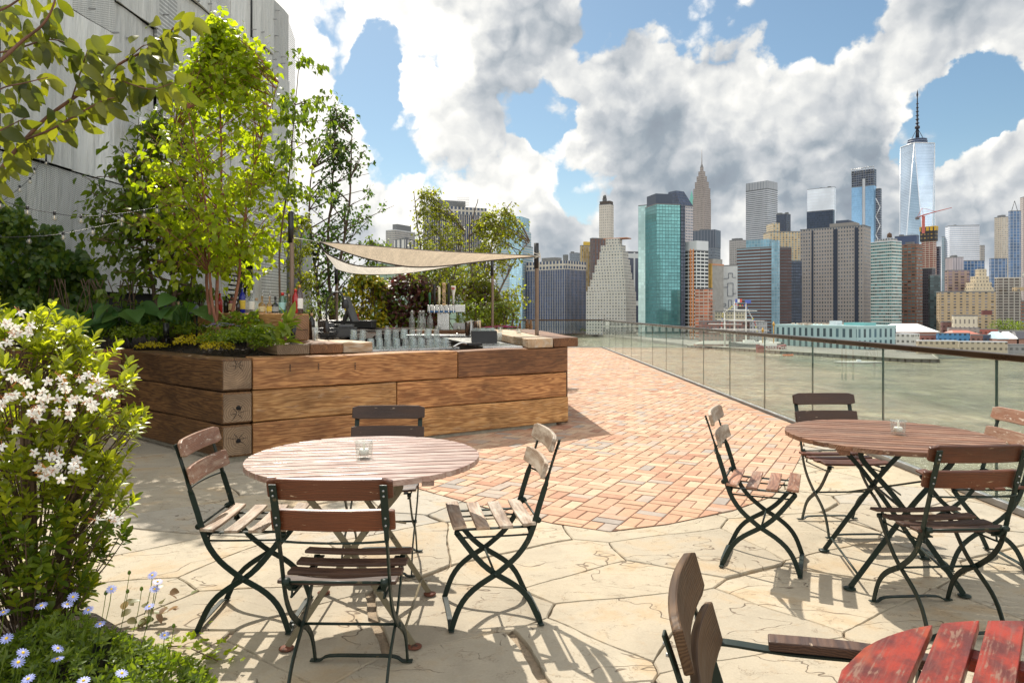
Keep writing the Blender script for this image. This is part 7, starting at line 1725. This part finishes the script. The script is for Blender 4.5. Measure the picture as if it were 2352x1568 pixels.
mb = MB(); mb.box((0, 0, gp_(0, 497).z / 2), (3.2, 3.2, gp_(0, 497).z + 1)); mb.build('mast', red, t)
mb = MB(); mb.tube([gp_(2106, 500), gp_(2121, 494), gp_(2150, 486), gp_(2186, 477)], [.9, 1.0, .7, .5], 5); mb.tube([gp_(2121, 497), gp_(2118, 478), gp_(2150, 486)], .35, 4); mb.tube([gp_(2118, 478), gp_(2106, 500)], .35, 4); mb.build('jib', red, t)
mb = MB(); q = gp_(2107, 500); mb.box((q.x, 0, q.z - 1), (5, 3, 4)); mb.build('counterweight', simple('crane_weight', (.12, .10, .10), .7), t)
tower('thin scaffolded hoist tower right of the maroon construction tower', 2151, 2158, 2161, 566, 1160, f_scaf, 20)
tower('thin blue-white glass tower behind the scaffold', 2163, 2168, 2171, 543, 1500, f_pale, 20)
tower('white office block with thin blue-grey window bands', 2171, 2181, 2250, 518, 1480, f_wglass, 70)
tower('small grey gridded tower right of the white banded block', 2249, 2252, 2262, 563, 1500, f_conc, 60)
tower('lilac-grey windowless block with ribs', 2171, 2188, 2213, 590, 1150, fac('lilac_ribs', (.40, .36, .38), (.24, .22, .25), 4, 60, .3, 1), 60)
tower('blue glass building right of the lilac-grey block', 2210, 2214, 2262, 598, 1160, f_bluew, 70)
tower('unfinished brown concrete frame with a flat rusty roof slab', 2170, 2176, 2227, 620, 1000, fac('brown_frame', (.30, .22, .18), (.12, .09, .12), 8, 4, .6, .6, var=.8), 65)
t = None
for i, (a, b, y) in enumerate([(2214, 2283, 660), (2218, 2278, 648), (2228, 2272, 634), (2240, 2266, 617)]):
    ft, *_ = foot_of(a, a + (b - a) * .3, b, 960 + i * 3, 60)
    if t is None: c = sum(ft, Vector((0, 0))) / 4; t = thing('stepped_tower', 'cream stepped masonry building topped by a small gable', 'building', (c.x, c.y, GZ)); zl = 0
    z1 = zat(y, 960) - GZ; mb = MB(); walls(mb, [(q.x - c.x, q.y - c.y) for q in ft], zl, z1); mb.build('tier', f_cream, t); zl = z1 + .02
tower('dark slate tower left of the tan slab', 2118, 2140, 2149, 615, 880, f_slate, 25)
tower('dark teal gridded tower touching the tan slab', 2132, 2136, 2160, 631, 850, f_teald, 70)
T = tower('very wide tan brick apartment slab with rows of balconies', 2151, 2158, 2287, 669, 810, f_tanw, 74); block_on(T, .1, .9, .35, .5, 4, f_tanw); block_on(T, .1, .9, .7, .8, 4, f_tanw)
tower('beige curved apartment tower near the right edge', 2284, 2300, 2320, 497, 1300, f_beige, 45)
T = tower('blue glass tower with white tracery and a tripod mast near the right edge', 2316, 2320, 2345, 484, 1220, f_bluew, 65); t = T[0]; mb = MB()
for dx in (-5, 5): mb.tube([(dx, 0, T[6]), (0, 0, T[6] + 17)], .4, 4)
mb.build('tripod_mast', M['black_metal'], t)
tower('tall grey tower cut by the right picture edge', 2343, 2350, 2420, 452, 1350, fac('pinkish_masonry', (.38, .33, .31), (.15, .14, .15), 4, 4, .45, .5, var=.5), 68)
tower('dark blue-grey glass block below the beige curved tower', 2272, 2276, 2313, 593, 1100, f_bluew, 70)
T = tower('dark brown apartment slab with pale balcony lines at the right', 2284, 2292, 2345, 637, 820, f_balc, 70, pm=simple('pale_cornice', (.50, .46, .40), .7)); block_on(T, .1, .9, .2, .75, 6, f_conc)
tower('brown tower cut by the right picture edge below the tall grey one', 2340, 2346, 2430, 690, 840, f_rust, 70)
# waterfront
T = tower('pale cream warehouse with arched windows on the waterfront', 2186, 2190, 2246, 723, 640, fac('cream_warehouse', (.58, .52, .40), (.16, .14, .12), 3.6, 6.5, .34, .60, var=.3), 72); block_on(T, .2, .8, .2, .6, 4, simple('maroon_roof', (.14, .05, .045), .8))
T = tower('green glass pier building with two storeys of tall windows', 1780, 1968, 2058, 748, 560, f_pier, 38, name='pier_building', pm=simple('pale_teal_edge', (.40, .56, .56), .5)); t = T[0]
block_on(T, .32, .4, .2, .35, 3.5, f_white); block_on(T, .05, .28, .3, .6, 2.2, simple('teal_plant', (.14, .36, .36), .5)); mb = MB(); rn = random.Random(6)
for k in range(60): mb.box((rn.uniform(-28, 28), rn.uniform(-12, 22), T[6] + .5), (rn.uniform(1, 3), 1, rn.uniform(.6, 1.6)), r=rn.random())
mb.build('roof_clutter', simple('roof_clutter', (.45, .36, .28), .8, 0, .5, .3), t)
T = tower('low beige waterfront block behind the tall ship', 1642, 1670, 1712, 714, 720, fac('beige_low', (.44, .40, .28), (.14, .14, .13), 4, 3.6, .6, .45, var=.5), 45)
tower('long low red-brick row at the waterfront left of the ship', 1605, 1612, 1730, 736, 700, fac('brick_row', (.20, .10, .08), (.10, .09, .09), 4, 4, .5, .5, var=.5), 72)
tower('grey stone corner building behind the ship masts', 1722, 1748, 1762, 737, 690, fac('grey_corner', (.36, .36, .36), (.16, .17, .18), 3.5, 4, .4, .5), 30)
for (a, pc, b, y, d, c_, lab) in [(2057, 2096, 2112, 766, 520, (.66, .66, .60), 'small white waterfront building with two windows'), (2104, 2108, 2200, 781, 500, (.50, .42, .28), 'long ferry terminal with a white roof line'), (2198, 2202, 2314, 783, 505, (.52, .45, .32), 'right half of the long ferry terminal'), (2150, 2154, 2228, 764, 560, (.04, .22, .46), 'low building wrapped in bright blue sheeting'),
                                  (2110, 2114, 2156, 768, 570, (.30, .10, .07), 'low red-brick houses beside the blue sheeting'), (2226, 2230, 2258, 768, 565, (.26, .11, .08), 'small red-brick house right of the blue sheeting'), (2245, 2248, 2292, 755, 600, (.42, .10, .06), 'bright brick-red warehouse below the cream one'), (2290, 2294, 2360, 758, 610, (.40, .40, .36), 'pale grey shed at the right edge'), (2175, 2180, 2250, 752, 600, (.34, .30, .26), 'greyish low roofs under the cream warehouse'),
                                  (2310, 2316, 2420, 790, 500, (.28, .28, .28), 'grey dock building at the right edge behind the rail'), (2256, 2258, 2290, 768, 570, (.03, .06, .12), 'navy blue shed beside the gabled house'), (2160, 2164, 2190, 738, 650, (.16, .06, .05), 'dark red building left of the cream warehouse')]:
    T = tower(lab, a, pc, b, y, d, fac('low_' + lab.split()[-1] + str(a), tuple(.75 * v + .03 for v in c_), tuple(v * .25 for v in c_), 3.5, 4.2, .5, .4, var=.6), 72 if pc - a < 12 else 25, name='waterfront_building', para=.6, pm=f_white if 'white' in lab or 'half' in lab or 'ferry' in lab else None)
def gable(px0, px1, yb, yt, d, c, label, z0=GZ, depth=18):
    x0, x1 = (px0 - CX) / F * d, (px1 - CX) / F * d; t = thing('gabled_shed', label, 'building', ((x0 + x1) / 2, d, z0)); w2 = (x1 - x0) / 2; zb, zt = zat(yb, d) - z0, zat(yt, d) - z0
    mb = MB(); walls(mb, [(-w2, 0), (w2, 0), (w2, depth), (-w2, depth)], 0, zb, top=False); mb.build('wall', simple('shed_wall', (.30, .16, .12), .8), t)
    mb = MB(); mb.add([(-w2, -1, zb), (w2, -1, zb), (w2 * .6, depth / 2, zt), (-w2 * .6, depth / 2, zt), (w2, depth, zb), (-w2, depth, zb)], [(0, 1, 2, 3), (3, 2, 4, 5), (0, 3, 5), (1, 4, 2)]); mb.build('roof', simple('roof_' + label.split()[0], c, .6), t); return t
gable(2057, 2158, 762, 744, 600, (.70, .70, .68), 'white tent-like roof behind the small white building', depth=40)
gable(2290, 2316, 778, 762, 560, (.45, .60, .68), 'sky-blue roofed gable house'); gable(2316, 2340, 778, 762, 560, (.68, .68, .66), 'white roofed gable next to the sky-blue one'); gable(2336, 2400, 778, 762, 560, (.05, .05, .06), 'black roofed sheds at the right edge')
gable(2190, 2250, 767, 759, 585, (.38, .13, .09), 'red-orange roofs behind the blue sheeting')
# quay piles, parapet road on the left, trees
mb = MB()
def pile_row(a, b, n_):
    for k in range(n_): u = k / (n_ - 1); x, y = a[0] + (b[0] - a[0]) * u, a[1] + (b[1] - a[1]) * u; mb.box((x, y, WZ + .9), (.7, .7, 2.6))
pile_row((157, 639), (250, 454), 40); pile_row((250, 454), (268, 449), 5); pile_row((269, 450), (322, 555), 24); pile_row((322, 555), (420, 544), 20)
t = thing('pier_piles', 'dark timber piles and fender beams along the edge of the pier', 'pier', (0, 0, 0)); mb.build('piles', simple('wet_timber', (.05, .045, .035), .8), t)
mb = MB(); 
for a, b in (((157, 639), (250, 454)), ((250, 454), (268, 449)), ((268, 449), (322, 555))): mb.tube([(a[0], a[1], -28.2), (b[0], b[1], -28.2)], .5, 4); mb.tube([(a[0], a[1], -26.9), (b[0], b[1], -26.9)], .08, 4)
mb.build('fender', simple('pier_edge_pale', (.42, .40, .34), .8), t)
t = thing('elevated_road', 'long low elevated roadway along the far shore behind the glass railing', 'road', (0, 1050, GZ)); mb = MB(); mb.box((0, 0, 8), (900, 12, 2.2)); mb.build('deck', simple('road_pale', (.46, .44, .38), .8), t); mb = MB()
for k in range(60): mb.box((-300 + k * 10, 0, 3.4), (1.6, 8, 7))
mb.build('columns', simple('road_pillar', (.22, .22, .20), .9), t)
def far_tree(px, yb, yt, d, w_, label, seed, name='waterfront_tree'):
    rn = random.Random(seed); x = (px - CX) / F * d; zb, zt = GZ, zat(yt, d); t = thing(name, label, 'tree', (x, d, GZ), 0, 'trees on the far shore'); MB().tube([(0, 0, 0), (0, 0, (zt - zb) * .7)], .4, 6).build('trunk', M['bark_brown'], t); mb = MB()
    for k in range(300):
        v = Vector((rn.gauss(0, 1), rn.gauss(0, 1), rn.gauss(0, 1))).normalized(); r_ = .6 + .4 * rn.random() + .15 * sin(v.x * 7 + v.z * 5)
        p = Vector((v.x * w_ * r_, v.y * w_ * r_, (zt - zb) * (.62 + .38 * v.z * r_))); mb.leaf(p, Vector((rn.gauss(0, 1), rn.gauss(0, 1), rn.gauss(0, 1))).normalized(), Vector((0, 0, 1)), 1.5, 1.2, LV1)
    mb.build('foliage', M['leaf_green'], t)
for i, (px, yt, d, w_, lab) in enumerate([(2292, 733, 760, 9, 'left one of the green trees below the brown slab'), (2310, 731, 755, 9, 'middle one of the green trees below the brown slab'), (2328, 734, 760, 8, 'right one of the green trees below the brown slab'), (2349, 737, 740, 8, 'green tree cut by the right picture edge'), (1330, 752, 990, 7, 'dark round tree behind the glass railing below the navy block'), (1312, 753, 1000, 6, 'smaller dark tree left of the round one on the far shore'), (1350, 755, 985, 6, 'dark tree right of the round one on the far shore'), (1450, 755, 1000, 6, 'dark tree at the foot of the ziggurat'), (1540, 756, 960, 6, 'dark tree at the foot of the teal tower')]): far_tree(px, 760, yt, d, w_, lab, 200 + i)
# ships
d_ = 600; hx = lambda px: (px - 1700) / F * d_; hz2 = lambda y: zat(y, d_) + 30.6
t = thing('tall_ship', 'white-masted sailing ship moored at the pier, dressed with strings of flags', 'ship', ((1700 - CX) / F * d_, d_, -30.6)); white = simple('spar_white', (.68, .67, .63), .5)
hull_ = MB(); secs = []
for k in range(11):
    u = k / 10; x = hx(1676) + (hx(1800) - hx(1676)) * u; w2 = 5.2 * sin(pi * min(1, .12 + u * .86)) ** .6 * (1 if u < .9 else .6); sh = 4.6 + 2.4 * (2 * u - 1) ** 2
    secs.append([(x, -w2 * .6, 0), (x, -w2, sh * .6), (x, -w2, sh), (x, w2, sh), (x, w2, sh * .6), (x, w2 * .6, 0)])
vs = [p for s in secs for p in s]; fs = [(i * 6 + j, (i + 1) * 6 + j, (i + 1) * 6 + (j + 1) % 6, i * 6 + (j + 1) % 6) for i in range(10) for j in range(6)] + [tuple(range(6)), tuple(range(65, 59, -1))]
hull_.add(vs, fs); hull_.build('hull', simple('ship_hull', (.05, .06, .06), .5), t)
mb = MB(); mb.box((hx(1740), 0, 6.0), (hx(1790) - hx(1690), 6, 1.2)); mb.box((hx(1720), 0, 7.2), (9, 4.5, 2.2)); mb.box((hx(1755), 0, 7), (7, 4, 2)); mb.build('deckhouse', white, t)
tops = []
for px, top, yards in ((1664.5, 718, (744,)), (1687, 692, (711, 734, 755, 763)), (1713.5, 694, (713, 736, 758, 766))):
    mb = MB(); mb.tube([(hx(px), 0, 3), (hx(px), 0, hz2(740)), (hx(px), 0, hz2(top))], [.75, .6, .22], 6); ms = mb.build('mast', white, t); tops.append((hx(px), hz2(top)))
    for k, y in enumerate(yards): wd = (9, 15, 19, 22)[k] if len(yards) > 1 else 14; mb = MB(); mb.tube([(hx(px) - wd, -1, hz2(y)), (hx(px) + wd, -1, hz2(y) - .3)], .33, 5); mb.build('yard', white, ms)
mb = MB(); rn = random.Random(3)
fc = [(.6, .1, .08), (.7, .6, .1), (.08, .12, .4), (.65, .65, .62)]
lines = [((hx(1655), hz2(765)), (hx(1660), hz2(716))), ((hx(1660), hz2(716)), (hx(1687), hz2(696))), ((hx(1687), hz2(696)), (hx(1713), hz2(698))), ((hx(1713), hz2(698)), (hx(1733), hz2(735))), ((hx(1733), hz2(735)), (hx(1744), hz2(772)))]
fm = {i: MB() for i in range(4)}
for (a, b) in lines:
    mb.tube([(a[0], 0, a[1]), ((a[0] + b[0]) / 2, 0, (a[1] + b[1]) / 2 - 1.2), (b[0], 0, b[1])], .12, 4); L = hypot(b[0] - a[0], b[1] - a[1])
    for k in range(int(L / 1.7)):
        u = (k + .5) / int(L / 1.7); x, z = a[0] + (b[0] - a[0]) * u, a[1] + (b[1] - a[1]) * u - 4.8 * u * (1 - u); fm[rn.randrange(4)].box((x, 0, z - .5), (1.0, .08, 1.1))
for k, (x, z) in enumerate(tops[1:]):
    for j in range(3 if k == 0 else 1): fm[(2, 3, 0)[j] if k == 0 else 2].box((x + 1.6 + j * 1.9, 0, z + .5), (1.9 if k == 0 else 5, .1, 3))
for px, y in ((1687, 734), (1713.5, 736), (1664.5, 744)):
    for s in (-1, 1): mb.tube([(hx(px), 0, hz2(y)), (hx(px) + 5, s * 5, 6)], .08, 4); mb.tube([(hx(px), 0, hz2(y)), (hx(px) - 5, s * 5, 6)], .08, 4)
mb.build('rigging', simple('rope_dark', (.10, .09, .08), .8), t)
for i, b in fm.items(): b.build('flags', simple('flag_%s' % ('red', 'yellow', 'blue', 'white')[i], fc[i], .7), t)
d_ = 560; t = thing('lightship', 'dark red ship with ochre masts and white lettering beside the pier building', 'ship', ((1770 - CX) / F * d_, d_, -30.6)); hx = lambda px: (px - 1770) / F * d_; hz2 = lambda y: zat(y, d_) + 30.6
mb = MB(); vs = []; 
for k in range(9):
    u = k / 8; x = hx(1738) + (hx(1804) - hx(1738)) * u; w2 = 3.6 * sin(pi * min(1, .1 + u * .8)) ** .5; sh = 5 + 1.6 * (2 * u - 1) ** 2; vs += [(x, -w2 * .6, 0), (x, -w2, sh * .6), (x, -w2, sh), (x, w2, sh), (x, w2, sh * .6), (x, w2 * .6, 0)]
fs = [(i * 6 + j, (i + 1) * 6 + j, (i + 1) * 6 + (j + 1) % 6, i * 6 + (j + 1) % 6) for i in range(8) for j in range(6)] + [tuple(range(6)), tuple(range(53, 47, -1))]; mb.add(vs, fs); mb.build('hull', simple('hull_red', (.20, .03, .03), .5), t)
text_obj('AMBROSE', 4.2, (hx(1777), -3.9, 3.4), (pi / 2, 0, 0), white, t)
mb = MB(); mb.box((hx(1765), 0, 6.4), (12, 4, 2.4)); mb.build('deckhouse', white, t)
for px, top in ((1752, 752), (1777, 738)):
    mb = MB(); mb.tube([(hx(px), 0, 5), (hx(px), 0, hz2(top))], .4, 6); mb.lathe([(.9, 0), (1.1, 1.6), (.5, 2.4), (0, 2.6)], (hx(px), 0, hz2(top) - 3.4), 8); mb.build('mast', simple('mast_ochre', (.46, .26, .05), .6), t)
# low glassy piers and moored barges
for px0, px1, y, d, lab in ((1600, 1700, 786, 610, 'low dark pier shed left of the tall ship'),):
    gable(px0, px1, 790, 783, d, (.30, .29, .25), lab, z0=-28, depth=10)
b = thing('life_raft', 'small orange inflatable boat at the foot of the pier building', 'boat', ((1930 - CX - 120) / F * 520, 520, -30.5)); mb = MB(); mb.tube(smooth_path([(-3, -1.2, .4), (2, -1.2, .4), (3.6, 0, .6), (2, 1.2, .4), (-3, 1.2, .4), (-3, -1.2, .4)], 4), .5, 6); mb.build('tube', simple('raft_orange', (.55, .14, .03), .5), b); mb = MB(); mb.box((0, 0, .3), (5, 2, .2)); mb.build('floor', M['black_metal'], b)
b = thing('barge', 'low white-decked barge in front of the pier', 'boat', ((1960 - CX) / F * 455, 448, -30.6)); mb = MB(); mb.lathe([(0, 0), (9, 0), (10, .8), (0, .9)], (0, 0, 0), 18); mb.xform(Matrix.Diagonal((1.6, .45, 1, 1))).build('deck', simple('barge_white', (.55, .54, .5), .7), b); mb = MB(); mb.box((0, 0, 1.4), (2.4, 1.6, 1.4)); mb.build('cabin', f_white, b)
